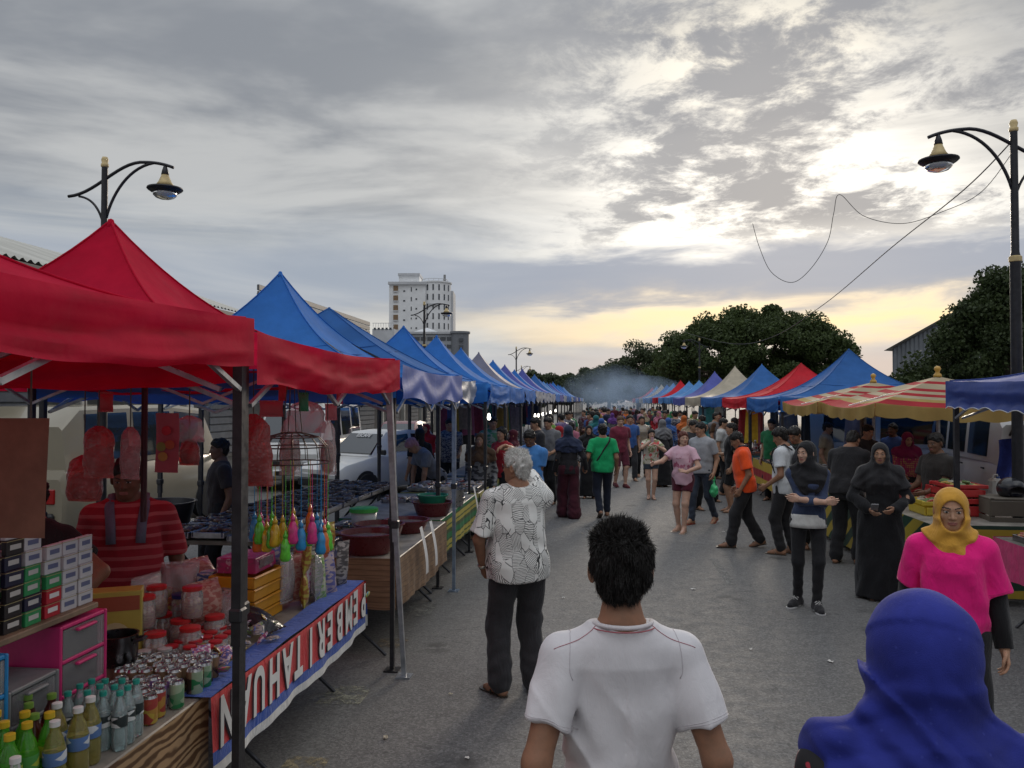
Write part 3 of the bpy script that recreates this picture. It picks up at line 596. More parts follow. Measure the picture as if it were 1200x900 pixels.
# ------------------------------------------------------------------ street lamps, cables, smoke
LK = metal((.03, .03, .034), .4, .5); CRM = mat('lamp_shade_glass', lambda t: pb(t, vary(t, (.52, .40, .19), .2, 8.0), .45)); GLB = glassy((.8, .84, .86), .05, .45)
def lamp(label, loc, H, s, rz=RZ):
    t = thing('street_lamp', label, 'street lamp', loc, rz, 'curved-arm street lamps')
    MB().lathe([(.13, 0), (.13, .06), (.075, .12), (.058, .5), (.054, H - 1.55), (.058, H - 1.5), (.04, H - 1.42), (.036, H - .1)], 12).build('pole', LK, t, auto=40)
    MB().lathe([(.05, H - 1.53), (.064, H - 1.52), (.064, H - 1.47), (.05, H - 1.46)], 12).build('collar', CRM, t, auto=40)
    MB().lathe([(.036, H - .13), (.045, H - .12), (.045, H - .09), (.034, H - .08), (.042, H - .04), (.03, H - .005), (.001, H)], 12).build('finial', CRM, t, True)
    def bez(p0, p1, p2, p3, n=14): return [tuple(((1 - q) ** 3 * a + 3 * (1 - q) ** 2 * q * b + 3 * (1 - q) * q * q * c + q ** 3 * d) for a, b, c, d in zip(p0, p1, p2, p3)) for q in [i / n for i in range(n + 1)]]
    V3 = lambda x, z: (x * s, 0, H + z)
    MB().tube(bez(V3(-.467, -.467), V3(-.1, -.45), V3(.18, -.04), V3(.52, -.084)) + bez(V3(.52, -.084), V3(.66, -.09), V3(.78, -.12), V3(.87, -.16))[1:], .019, 8).build('arm', LK, t, True)
    MB().tube(bez(V3(.025, -.74), V3(.10, -.45), V3(.30, -.14), V3(.62, -.095)), .017, 8).build('brace', LK, t, True)
    MB().tube(bez(V3(-.33, -.47), V3(-.19, -.49), V3(-.09, -.58), V3(-.03, -.76)), .014, 8).build('brace', LK, t, True)
    h = MB().lathe([(.012, -.12), (.035, -.19), (.045, -.24), (.04, -.245)], 16, (.766 * s, 0, H)).build('lamp_head', LK, t, True)
    MB().lathe([(.04, -.24), (.05, -.27), (.075, -.33), (.115, -.385)], 20, (.766 * s, 0, H)).build('shade', CRM, h, True)
    MB().lathe([(.11, -.384), (.20, -.40), (.205, -.415), (.19, -.43), (.145, -.46)], 24, (.766 * s, 0, H)).build('rim', LK, h, auto=50)
    MB().lathe([(.14, -.45), (.135, -.49), (.10, -.52), (.05, -.535), (.001, -.54)], 20, (.766 * s, 0, H)).build('globe', GLB, h, True)
    return t
lamp('nearest left street lamp rising behind the red tent peak', (P(120, 470, 9.7).x, 9.7, 0), CAMH + 288 / FPX * 9.7, 1)
lamp('street lamp standing in front of the white tower', (P(497, 470, 27.5).x, 27.5, 0), CAMH + 117 / FPX * 27.5, 1)
lamp('third left street lamp beyond the grey-mauve tent', (P(605, 470, 46).x, 46, 0), CAMH + 64 / FPX * 46, 1)
lamp('smallest and farthest left street lamp above the last blue tents', (P(611, 470, 72).x, 72, 0), CAMH + 42 / FPX * 72, 1)
lamp('big street lamp at the right edge with cables hanging from it', (P(1192, 470, 8.6).x, 8.6, 0), CAMH + 332 / FPX * 8.6, -1)
lamp('small street lamp against the big rain tree', (P(820, 470, 41).x, 41, 0), CAMH + 74 / FPX * 41, -1)
def spline(pts, n=8):
    pts = [Vector(p) for p in pts]; q = [pts[0]] + pts + [pts[-1]]; o = []
    for i in range(1, len(q) - 2):
        for k in range(n):
            u = k / n; a, b, c, d = q[i - 1:i + 3]; o.append(.5 * ((2 * b) + (c - a) * u + (2 * a - 5 * b + 4 * c - d) * u * u + (3 * b - a - 3 * c + d) * u ** 3))
    return o + [pts[-1]]
CBL = paint((.05, .05, .05), .6)
tag(MB().tube(spline([P(1191, 160, 8.6), P(1130, 222, 9.6), P(1046, 289, 12), P(965, 357, 16), P(905, 395, 21), P(861, 403, 26), P(818, 394, 35), P(800, 388, 41)]), .0075, 5).build('overhead_cable', CBL), 'long dark cable from the right lamp sagging towards the rain tree', 'cable')
tag(MB().tube(spline([P(1191, 172, 8.6), P(1150, 225, 9.2), P(1102, 249, 9.6), P(1057, 262, 9.9), P(1012, 253, 10.1), P(984, 228, 10.2), P(977, 250, 10.3), P(970, 283, 10.4), P(950, 315, 10.5), P(928, 331, 10.6), P(904, 319, 10.7), P(890, 290, 10.8), P(882, 262, 10.9)]), .0042, 5).build('hanging_wire', CBL), 'thin loose wire hanging in two loops left of the right lamp', 'wire')
def smoke(t):
    v = oc(t); n = t.noise(v, .35, 4, .6); g = t.node('ShaderNodeTexGradient', props=dict(gradient_type='SPHERICAL'), Vector=t.scale(v, .27, .25, .50))
    return (None, t.node('ShaderNodeVolumePrincipled', Color=(.55, .73, 1.0), Density=t.m('MULTIPLY', t.m('MULTIPLY', g, t.step(n, .38, .66)), .38), Anisotropy=.2))
for i, (px, py, d, r_, lb_) in enumerate(((712, 456, 60, (3.6, 4, 2.0), 'pale blue cooking smoke drifting over the far stalls'), (745, 463, 50, (3.4, 4, 1.3), 'thin smoke puff near the pale blue tents'))):
    q = MB().lathe([(.001, -1), (.5, -.87), (.87, -.5), (1, 0), (.87, .5), (.5, .87), (.001, 1)], 16); q.v = [(x * r_[0], y * r_[1], z * r_[2]) for x, y, z in q.v]
    o = q.build('smoke', mat('smoke', smoke)); o.location = P(px, py, d); tag(o, lb_, 'smoke', kind='stuff')
CL = cloth
# ------------------------------------------------------------------ stall tables and goods
def table(label, a, d0, d1, w, h, side, topm, clothm=None, drop=.5, group=None, legm=BLK, cat='table', upto=None):
    t = thing('folding_table', label, cat, L(a, d0), RZ, group); ln = (d1 - d0) / math.cos(TH)
    MB().box((side * w / 2, ln / 2, h - .02), (w, ln, .04), .006).build('tabletop', topm, t)
    n = max(2, int(ln / 1.1) + 1)
    for i in range(n):
        y = .12 + (ln - .24) * i / (n - 1)
        for s_ in (0, 1):
            x0, x1 = (.12, w - .12) if s_ == 0 else (w - .12, .12)
            MB().tube([(side * x0, y + .02 * s_, .0), (side * x1, y + .02 * s_, h - .04)], .014, 6).build('leg', legm, t)
    if clothm:
        ph = R.uniform(0, 6); lf = ln; ln = upto or ln
        fn = lambda u, v: (-side * (.012 + .012 * v * (1 + math.sin(26 * u + ph) * .6 + .5 * math.sin(61 * u))), u * ln, h + .003 - drop * v * (1 + .03 * math.sin(9 * u + ph)))
        MB().grid(fn, max(24, int(ln * 24)), 6, flip=side > 0).build('table_cloth', clothm, t, True)
        for y0 in ((0, 1) if not upto else (0,)): MB().grid(lambda u, v: (side * u * w, y0 * ln - (.012 + .014 * v * (1 + math.sin(17 * u))) * (1 if y0 == 0 else -1), h + .003 - drop * v), 16, 5, flip=(side > 0) != (y0 == 0)).build('table_cloth', clothm, t, True)
    return t
TOPW = mat('table_top', lambda t: pb(t, vary(t, (.22, .20, .17), .3), .5))
def woodcloth(t):
    v = oc(t); return pb(t, wood_print(t, t.scale(v, 1, 1.6, 4.6), (.36, .23, .12), (.10, .05, .022)), .35, bump=t.noise(v, 20.0, 3), bstr=.15, bdist=.01)
def woodcloth2(t):
    v = oc(t); b = t.node('ShaderNodeTexBrick', Vector=t.node('ShaderNodeCombineXYZ', **{'X': t.sepy(v), 'Y': t.sepz(v), 'Z': 0.0}), Color1=(.26, .16, .09), Color2=(.17, .095, .05), Mortar=(.06, .035, .02), Scale=6.0, Mortar_Size=.012)
    return pb(t, t.mix(t.step(t.noise(t.scale(v, 1, 2, 12), 6.0, 4), .4, .7, 0, .5), b, (.10, .055, .03)), .45)
def _sep(i):
    def f(s, v): n = s.n.new('ShaderNodeSeparateXYZ'); s.l.new(v, n.inputs[0]); return n.outputs[i]
    return f
NT.sepx, NT.sepy, NT.sepz = _sep(0), _sep(1), _sep(2)
def stripes(cols, fn, name, rough=.5):          # cols: list of (upto, colour) over fract(fn)
    def f(t):
        v = oc(t); q = t.m('FRACT', fn(t, v)); c = cols[-1][1]
        for up_, cc in cols[-2::-1]: c = t.mix(t.m('LESS_THAN', q, up_), c, cc)
        return pb(t, c, rough, bump=t.noise(v, 14.0, 3), bstr=.2, bdist=.01)
    return mat('striped_sheet', f, ('stp', name))
TA = L(-1.73, 0)
ta = table('snack stall table with wood-print cloth under the red tents', -1.76, .9, 5.86, 1.05, .75, -1, TOPW, mat('wood_print_cloth', woodcloth), .62, upto=2.75)
tl = lambda a, d, z=.753: L(a, d, z)
# the upside-down banner along the table edge
bn = thing('banner', 'red white and blue cloth banner hung upside down, lettered PEMBERITAHUAN', 'banner', L(-1.715, 3.56), RZ); bl = 2.30
def bansurf(x_, zf):   # zf 0 at top, 1 at bottom
    return (.012 + .012 * zf * (1 + .7 * math.sin(11 * x_) + .4 * math.sin(23 * x_ + 1)), x_, .757 - .34 * zf * (1 + .02 * math.sin(5 * x_)) - .012 * math.sin(math.pi * x_ / bl))
BR, BB, BW = CL((.52, .03, .035), amt=.1), CL((.035, .085, .34), amt=.1), CL((.56, .56, .54), amt=.1)
for nm, z0_, z1_, mm in (('blue_strip', -.10, .0, BB), ('red_field', 0, .70, BR), ('blue_strip', .70, .87, BB), ('white_strip', .87, 1.0, BW)):
    MB().grid((lambda u, v: bansurf(u * bl, z0_ + (z1_ - z0_) * v)) if z0_ >= 0 else (lambda u, v: (-.13 * (1 - v) + .012 * v, u * bl, .759 + .004 * math.sin(9 * u * bl))), 60, 4, flip=True).build(nm, mm, bn, True)
LW, LS = paint((.62, .62, .60), .7, .05), paint((.03, .02, .03), .7)
word = 'PEMBERITAHUAN'
for i, ch in enumerate(word):
    y = bl - .065 - i * (bl - .12) / 12.4
    for mm, dx, dz, off in ((LS, .010, -.006, .0), (LW, 0, 0, .003)):
        o = text('letter' if mm is LW else 'letter_shadow', ch, mm, bn, size=.305, ext=.0006, bold=.010, sx=.64, M=Matrix(((0, 0, 1), (-1, 0, 0), (0, -1, 0))))
        bx = bansurf(y, .36); o.location = (bx[0] + .0035 + off + .006, y - dx, bx[2] + .012 + dz)
fl_ = MB(); fl_.grid(lambda u, v: (.02 - .25 * u, bl + .012 + .02 * math.sin(5 * u + 2 * v) + .03 * v, .755 - .33 * v), 10, 8); fl_.m = [0 if j < 40 else 1 if j < 60 else 2 for j in range(80)]; fl_.build('corner_flap', [BR, BB, BW], bn, True)
MB().lathe([(.001, .004), (.055, .003), (.06, 0)], 20, (.03, bl + .02, .66), sx=.3, M=Matrix.Rotation(rad(90), 3, 'Y')).build('round_emblem', mat('emblem', lambda t: pb(t, t.mix(t.step(t.noise(oc(t), 30.0, 2), .45, .55), (.04, .22, .30), (.45, .40, .05)), .6)), bn, True)
# ---- builders for small goods
def bottle(name, label, loc, liquid, capc, labc, H=.235, r=.033, group=None, fill=.86):
    t = thing(name, label, 'bottle', loc, R.uniform(0, 6), group); pr = [(.001, .004), (r * .9, 0), (r, .012), (r, H * .33), (r * .93, H * .36), (r * .93, H * .40), (r, H * .44), (r, H * .60), (r * .72, H * .76), (r * .42, H * .86), (r * .40, H * .92)]
    MB().lathe(pr, 14).build('bottle_body', liquid, t, auto=50)
    MB().lathe([(r * .40, H * .915), (r * .47, H * .92), (r * .47, H * .995), (r * .40, H), (.001, H)], 14).build('cap', capc, t, auto=40)
    if labc: MB().lathe([(r * 1.012, H * .40), (r * 1.02, H * .41), (r * 1.02, H * .585), (r * 1.012, H * .59)], 14).build('paper_label', labc, t, auto=40)
    return t
def liquid(c, rough=.06): return mat('drink', lambda t: pb(t, c, rough, spec=.6, trans=.7, coat=.5, ior=1.33), ('liq', c))
def printed(a, b, sc=18.0, c3=None):
    def f(t):
        v = oc(t); n = t.node('ShaderNodeTexVoronoi', 1, Vector=t.scale(v, 1, 1, 2.2), Scale=sc); s_ = t.node('ShaderNodeSeparateColor', Color=n); c = t.mix(t.step(s_, .45, .55), a, b)
        if c3: c = t.mix(t.step(t.noise(v, sc * 1.3, 2), .6, .64), c, c3)
        return pb(t, c, .4)
    return mat('printed_label', f, ('prn', a, b, sc, c3))
YEL, WHTC, GRC, TEC = plastic((.55, .38, .02)), plastic((.62, .62, .60)), plastic((.16, .30, .05)), plastic((.02, .28, .22))
def fill(proto_, spots):
    for i, s_ in enumerate(spots):
        o = proto_ if i == 0 else dup(proto_); o.location = s_; o.rotation_euler = (0, 0, R.uniform(0, 6))
j = lambda s_=.01: R.uniform(-s_, s_)
GRID = lambda a0, d0, na, nd, sa, sd, z=.753: [tl(a0 + i * sa + j(), d0 + k * sd + j(), z) for k in range(nd) for i in range(na)]
fill(bottle('soda_bottle', 'green soda bottle with yellow cap at the near end of the table', (0, 0, 0), liquid((.14, .60, .04)), YEL, printed((.35, .42, .04), (.06, .25, .05)), .25, .036, 'green sodas with yellow caps'), GRID(-2.04, 2.58, 3, 3, .085, .09))
fill(bottle('water_bottle', 'clear drink bottle with white cap at the bottom left corner', (0, 0, 0), glassy((.85, .88, .88), .05, .2), WHTC, printed((.6, .6, .58), (.05, .05, .05)), .22, .034, 'white capped bottles in the corner'), GRID(-2.02, 2.38, 4, 2, .082, .09))
fill(bottle('juice_bottle', 'pale yellow juice bottle with white cap near the table edge', (0, 0, 0), liquid((.48, .42, .12)), WHTC, printed((.55, .58, .6), (.08, .16, .35)), .235, .036, 'pale juices with white caps'), [tl(-1.82, 2.72), tl(-1.82, 2.84), tl(-1.84, 2.94), tl(-1.92, 2.88)])
fill(bottle('syrup_bottle', 'dark red drink bottle with green cap behind the yellow capped sodas', (0, 0, 0), liquid((.14, .02, .015)), GRC, printed((.3, .05, .04), (.1, .03, .02)), .235, .034, 'dark red drinks with green caps'), [tl(-2.02, 2.88), tl(-2.0, 2.97), tl(-2.08, 2.96), tl(-1.93, 2.78)])
fill(bottle('mineral_bottle', 'clear bottle with teal cap and cow-print label in the middle rows', (0, 0, 0), glassy((.72, .86, .86), .05, .25), TEC, printed((.6, .62, .6), (.02, .03, .03), 26.0), .215, .028, 'bottles with teal caps'), GRID(-1.99, 3.05, 4, 3, .062, .07))
def can(label, m, group, H=.115, r=.030):
    t = thing('drink_can', label, 'can', (0, 0, 0), 0, group); MB().lathe([(r * .8, 0), (r, .008), (r, H - .012)], 14).build('can_body', m, t, auto=40)
    MB().lathe([(r, H - .012), (r * .86, H - .002), (r * .86, H), (r * .80, H), (r * .78, H - .005), (.001, H - .005)], 14).build('lid', metal((.6, .6, .6), .25), t, auto=40); MB().box((.006, 0, H - .002), (.018, .010, .003)).build('ring_pull', metal((.5, .5, .5), .3), t); return t
fill(can('dark coffee can in the back rows beside the red-lidded jars', printed((.045, .025, .02), (.22, .14, .08)), 'dark drink cans'), GRID(-2.14, 3.62, 6, 4, .064, .068))
fill(can('yellow and red drink can in the front row by the table edge', printed((.50, .36, .06), (.35, .05, .04)), 'yellow drink cans'), GRID(-1.96, 3.30, 3, 2, .066, .07))
fill(can('white drink can with purple print in the middle rows', printed((.5, .5, .5), (.22, .12, .30)), 'white drink cans'), GRID(-2.06, 3.44, 4, 2, .066, .07))
fill(can('green drink can standing at the far front of the cans', printed((.03, .22, .08), (.35, .45, .30)), 'green drink cans'), [tl(-1.80, 3.62), tl(-1.80, 3.70), tl(-1.80, 3.46)])
def drawers(label, loc, n, w, h, dp, m, front, content):
    t = thing('drawer_unit', label, 'drawers', loc, RZ); th = .016
    for sx in (-1, 1): MB().box((sx * (w / 2 - th / 2), dp / 2, h / 2), (th, dp, h), .004).build('side_panel', m, t)
    MB().box((0, dp - .006, h / 2), (w - 2 * th, .010, h - .01)).build('back_panel', m, t)
    for k in range(n + 1): MB().box((0, dp / 2 - .004, th / 2 + k * (h - th) / n), (w - 2 * th - .001, dp - .012, th), .004).build('rail', m, t)
    for k in range(n):
        z = th + k * (h - th) / n; hh = (h - th) / n - th - .006
        d_ = MB().box((0, .006, z + hh / 2 + .003), (w - 2 * th - .008, .006, hh)).build('drawer_front', front, t)
        MB().box((0, -.006, z + hh - .01), (w * .4, .02, .012), .004).build('handle', m, d_)
        q = MB()
        for i in range(7): q.box((R.uniform(-.3, .3) * w, R.uniform(.3, .8) * dp, z + R.uniform(.2, .5) * hh), (w * .22, dp * .2, hh * .3), .004, Matrix.Rotation(R.uniform(0, 3), 3, 'Z') @ Matrix.Rotation(R.uniform(-.5, .5), 3, 'X'), m=i % len(content))
        q.build('contents', content, d_)
    return t
CON = [paint((.42, .12, .06)), paint((.35, .27, .08)), paint((.40, .38, .36)), paint((.10, .12, .2))]
FR = glassy((.85, .85, .86), .15, .16)
for lb_, px, py, d, n, w_, h_, mm in (('hot pink plastic drawer tower with three drawers', -2.09, 3.30, 0, 3, .30, .42, plastic((.60, .03, .17))), ('grey plastic drawer unit left of the pink tower', -2.08, 3.00, 0, 2, .27, .27, plastic((.20, .21, .21))), ('blue plastic drawer unit at the left edge under the cigarette shelf', -2.06, 2.70, 0, 3, .28, .42, plastic((.02, .22, .50)))):
    drawers(lb_, tl(px, py, .754), n, w_, h_, .26, mm, FR, CON).rotation_euler = (0, 0, RZ + rad(90))
# shelf with cigarette packs
sh = thing('counter_shelf', 'wooden counter shelf standing over the drawers, stacked with cigarette packs', 'shelf', L(-2.10, 1.55), RZ); sm = mat('shelf_wood', lambda t: pb(t, vary(t, (.20, .14, .09), .3), .6))
MB().box((-.19, .92, 1.205), (.40, 1.86, .024), .004).build('board', sm, sh)
for y in (.05, 1.80): MB().box((-.33, y, .972), (.05, .03, .44), .003).build('upright', sm, sh)
packs = [('dark navy cigarette pack in the left stacks on the shelf', (.02, .022, .05), 'navy cigarette packs'), ('black cigarette pack in the left stacks on the shelf', (.025, .022, .024), 'black cigarette packs'), ('green menthol cigarette pack in the middle stacks on the shelf', (.03, .26, .09), 'green cigarette packs'), ('red and white cigarette pack at the foot of the right stack', (.42, .02, .035), 'red cigarette packs'), ('white cigarette pack in the right stacks on the shelf', (.52, .52, .54), 'white cigarette packs')]
pk_ = []
for lb_, cc, gr in packs:
    t = thing('cigarette_pack', lb_, 'cigarette pack', (0, 0, -9), RZ, gr); MB().box((0, 0, .0275), (.022, .088, .055), .002).build('pack_body', paint(cc, .35, .08), t)
    MB().box((.0115, 0, .028), (.0012, .055, .018)).build('front_print', paint((.5, .5, .48) if cc[0] < .3 else (.7, .7, .7) if cc[0] < .5 else (.12, .14, .25), .4), t); MB().box((.0006, 0, .0505), (.0226, .0885, .0025)).build('lid_line', paint((.35, .3, .15), .3), t); pk_.append(t)
usedp = set()
def pack(k, loc):
    o = pk_[k] if k not in usedp else dup(pk_[k]); usedp.add(k); o.location = loc; o.rotation_euler = (0, 0, RZ + j(.05))
cols_ = [(2.34, [1, 1, 0, 0, 1, 0]), (2.45, [1, 0, 1, 1, 0, 0, 1]), (2.56, [1, 1, 0, 1, 0, 1]), (2.67, [1, 1, 1, 0, 1, 0]), (2.78, [1, 1, 1, 0, 0, 1, 4]), (2.88, [2, 0, 2, 2, 4, 4]), (2.99, [3, 3, 2, 4, 4]), (3.09, [4, 4, 4, 4, 4]), (3.19, [4, 4, 4, 4, 4])]
for d, st_ in cols_:
    d += .16
    for i, k in enumerate(st_): pack(k, tl(-2.13 + j(.004), d, 1.2175 + i * .0558))
    for i, k in enumerate(st_[:-1]): pack(k if i else 1, tl(-2.22 + j(.004), d - .02, 1.2175 + i * .0558))
snk0 = [('red', (.40, .04, .04), (.45, .35, .1)), ('yellow', (.46, .36, .06), (.3, .05, .04)), ('green', (.05, .25, .08), (.4, .4, .2)), ('purple', (.20, .06, .24), (.4, .3, .1)), ('white', (.5, .5, .48), (.06, .12, .3))]
# jars with red lids
def jar(label, group, lidm, body, cont, H=.16, r=.055):
    t = thing('sweet_jar', label, 'jar', (0, 0, 0), 0, group); MB().lathe([(.001, .004), (r * .92, 0), (r, .012), (r, H * .78), (r * .82, H * .86), (r * .82, H * .9)], 18).build('jar_body', body, t, auto=50)
    MB().lathe([(r * .9, .008), (r * .93, H * .45), (r * .6, H * .62), (.001, H * .66)], 14).build('contents', cont, t, True); MB().lathe([(r * .90, H * .87), (r * .93, H * .88), (r * .93, H * .985), (r * .84, H), (.001, H * .99)], 20).build('lid', lidm, t, auto=40); return t
JB = glassy((.92, .88, .86), .06, .22)
fill(jar('clear plastic sweet jar with red lid among the jars mid-table', 'red lidded sweet jars', plastic((.42, .02, .02)), JB, printed((.25, .06, .04), (.40, .22, .10), 60.0)), [tl(-2.20, 4.02), tl(-2.08, 4.12), tl(-2.34, 4.14), tl(-2.20, 4.26), tl(-2.06, 4.34), tl(-2.44, 4.02), tl(-2.36, 4.38), tl(-2.22, 4.46), tl(-2.50, 4.28), tl(-2.30, 4.10, .914), tl(-2.16, 4.30, .914), tl(-2.36, 4.32, .914)])
fill(jar('brown-lidded sweet jar beside the yellow trays', None, plastic((.06, .03, .02)), JB, printed((.20, .10, .05), (.3, .2, .1), 50.0), .17, .06), [tl(-2.22, 4.66, .80)])
fill(jar('blue-lidded sweet jar behind the red-lidded jars', None, plastic((.02, .03, .16)), JB, printed((.25, .24, .26), (.3, .1, .1), 50.0), .17, .058), [tl(-2.36, 4.58, .80)])
fill(jar('small clear jar with red lid in the front ranks of the jars', 'small red lidded jars', plastic((.40, .02, .025)), JB, printed((.30, .10, .05), (.42, .30, .16), 70.0), .10, .036), [tl(-1.94 - .085 * (i % 3) + j(), 4.00 + .085 * (i // 3) + j(), .753) for i in range(15)])
fill(jar('small clear jar with white lid among the red-lidded ones', 'small white lidded jars', plastic((.5, .5, .48)), JB, printed((.35, .28, .15), (.2, .1, .06), 70.0), .10, .036), [tl(-2.20, 3.92), tl(-2.12, 3.96), tl(-2.28, 3.90)])
for i in range(16):
    c = snk0[i % 5]; t = thing('snack_box', '%s small snack box packed behind the jars and trays' % c[0], 'box', tl(-2.30 - .11 * (i % 4) + j(), 4.62 + .16 * (i // 4) + j(.02), .753), RZ + j(.2), 'small snack boxes behind the trays'); h_ = R.uniform(.14, .30)
    MB().box((0, 0, h_ / 2), (.07, .13, h_), .003).build('box_body', printed(c[1], c[2], 26.0, (.45, .4, .2)), t); MB().box((0, 0, h_ + .002), (.068, .05, .004)).build('top_flap', paint(c[1], .4), t)
# carton with pot
p = P(128, 742, 4.0); ct = thing('carton', 'yellow printed cookware carton behind the pink drawers', 'box', (p.x, p.y, .755), rad(20)); MB().box((0, 0, .185), (.30, .12, .37), .004).build('carton_body', paint((.42, .36, .07), .4), ct); MB().box((0, -.0615, .31), (.28, .002, .07)).build('print_band', paint((.30, .08, .04), .4), ct)
MB().lathe([(.001, 0), (.07, 0), (.07, .003), (.001, .003)], 20, (.03, -.062, .15), M=Matrix.Rotation(rad(90), 3, 'X')).build('print_disc', paint((.5, .46, .25), .4), ct)
p = P(138, 748, 3.72); ck = thing('cooking_pot', 'dark cooking pot next to the yellow carton', 'pot', (p.x, p.y, .755), 0); MB().lathe([(.001, 0), (.075, 0), (.085, .02), (.088, .13), (.092, .135), (.084, .135), (.08, .03), (.001, .02)], 24, (0, 0, .10)).build('pot_body', metal((.10, .10, .105), .3), ck, auto=40)
MB().lathe([(.001, 0), (.07, 0), (.07, .10), (.001, .10)], 16).build('stand', paint((.18, .12, .08)), ck)
for sx in (-1, 1): MB().tube([(sx * .085, -.03, .21), (sx * .12, -.02, .215), (sx * .12, .02, .215), (sx * .085, .03, .21)], .008, 6).build('handle', BLK, ck)
# yellow trays, pink box
for k in range(4):
    t = thing('plastic_tray', '%s of four stacked yellow-orange plastic trays on the snack table' % ('bottom', 'second from bottom', 'third from bottom', 'topmost')[k], 'tray', tl(-1.98, 4.66, .753 + k * .072), RZ + rad(-3) + j(.015)); m_ = plastic((.60, .27, .02))
    MB().box((-.15, .19, .004), (.27, .36, .008)).build('tray_floor', m_, t)
    for sx, sy, w_, l_ in ((-.012, .19, .01, .38), (-.288, .19, .01, .38), (-.15, .005, .266, .01), (-.15, .375, .266, .01)): MB().box((sx, sy, .036), (w_, l_, .066), .003).build('tray_side', m_, t)
    MB().box((-.005, .19, .062), (.012, .385, .010), .003).build('rim', m_, t)
t = thing('gift_box', 'magenta packaged box lying on top of the yellow trays', 'box', tl(-1.99, 4.72, 1.043), RZ); MB().box((-.14, .16, .045), (.24, .30, .09), .004).build('box_body', printed((.42, .03, .14), (.30, .04, .12), 22.0, (.5, .3, .35)), t); MB().box((-.018, .16, .05), (.004, .2, .05)).build('window', FR, t)
# wrapped snacks: pillow packs
def pillow(name, label, loc, w, h, th, m, rz=0, tilt=0, group=None, cat='snack bag', crimp=True):
    t = thing(name, label, cat, loc, rz, group); t.rotation_euler = (tilt, 0, rz); ph = R.uniform(0, 6); q = MB()
    for sg in (1, -1):
        q.grid(lambda u, v: ((u - .5) * w * (1 - .06 * math.sin(math.pi * v)), sg * th * .5 * (max(0, math.sin(math.pi * u)) * max(0, math.sin(math.pi * v))) ** .45 * (1 + .16 * math.sin(9 * u + 7 * v + ph)), v * h), 10, 10, flip=sg > 0)
    q.build('bag_body', m, t, True)
    if crimp:
        for z in (-.012, h): MB().grid(lambda u, v: ((u - .5) * w, .003 * math.sin(50 * u), z + v * .012), 12, 1).build('seal', m, t)
    return t
CEL = glassy((.88, .86, .87), .10, .24, .9); CELP = glassy((.80, .40, .42), .08, .45)
snk = [((.42, .36, .06), (.30, .12, .03)), ((.45, .40, .42), (.35, .08, .2)), ((.20, .34, .10), (.45, .45, .35)), ((.10, .09, .09), (.35, .32, .30)), ((.40, .32, .34), (.12, .12, .30)), ((.42, .06, .10), (.4, .35, .1))]
snn = ['yellow', 'pink and white', 'green', 'black', 'lilac', 'red']
for i, (a, d, z, w_, h_, c) in enumerate(((-1.86, 5.10, .76, .10, .20, 0), (-1.86, 5.10, .97, .10, .20, 0), (-1.90, 5.22, .76, .12, .24, 1), (-1.84, 5.34, .76, .12, .30, 2), (-1.95, 5.40, .76, .14, .34, 3), (-1.83, 5.50, .76, .12, .26, 4), (-1.90, 5.62, .76, .13, .36, 2), (-1.83, 5.72, .76, .11, .30, 3), (-2.1, 5.3, .76, .16, .36, 5), (-2.2, 5.6, .76, .18, .40, 1), (-2.02, 5.05, 1.04, .14, .18, 4), (-1.93, 5.24, 1.01, .10, .20, 5), (-1.86, 5.56, 1.03, .10, .18, 0))):
    pillow('toy_pack', '%s packaged toy, %s' % (snn[c], ('standing right of the trays', 'stacked on the other yellow one', 'in a clear wrapper by the yellow ones', 'standing at the banner edge', 'behind the green one', 'low at the banner edge', 'in a tall wrapper near the table end', 'at the far end of the banner', 'tall at the back', 'tallest at the back', 'leaning over the trays', 'perched on the pink and white one', 'small on top of the lilac one')[i]), tl(a, d, z), w_, h_, .055, printed(*snk[c], 30.0), rad(R.uniform(40, 110)), rad(R.uniform(-8, 8)), 'packaged toys at the far table end', 'toy pack')
for i in range(14): pillow('cellophane_bag', 'shiny crumpled cellophane bag of sweets heaped in the middle of the snack table' if i < 8 else 'clear cellophane wrapper glinting among the packaged toys', tl(-2.40 + R.uniform(-.18, .3), 4.5 + R.uniform(-.1, .5), .76 + R.uniform(0, .16)) if i < 8 else tl(-1.88 + R.uniform(-.1, .05), 5.05 + .11 * (i - 8), .77 + R.uniform(.0, .2)), .22 if i < 8 else .13, .2 if i < 8 else .28, .13 if i < 8 else .08, CEL if i % 3 else printed((.35, .10, .08), (.45, .25, .2), 40.0), R.uniform(0, 3), rad(R.uniform(-50, 20)) if i < 8 else 0, 'sweets in cellophane' if i < 8 else 'wrappers among the toys')
pillow('black_bag', 'shiny black snack bag lying on the banner edge beside the post', tl(-1.80, 4.50, .79), .17, .26, .08, mat('foil', lambda t: pb(t, vary(t, (.03, .03, .035), .4), .22, .3, bump=t.noise(oc(t), 25.0, 4), bstr=.5, bdist=.01)), rad(70), rad(-68))
for i in range(52):
    c = snk[i % 6]; pillow('sweet_packet', 'tiny %s sweet packet in the loose pile by the black post' % snn[i % 6], tl(-1.90 + R.uniform(-.14, .13), 4.02 + R.uniform(-.30, .55), .765 + R.uniform(0, .06)), .06, .075, .02, printed(tuple(min(.8, x * 1.5) for x in c[0]), c[1], 60.0, (.05, .16, .55)), R.uniform(0, 6), rad(R.uniform(-90, -30)), 'loose sweet packets by the post', crimp=False)
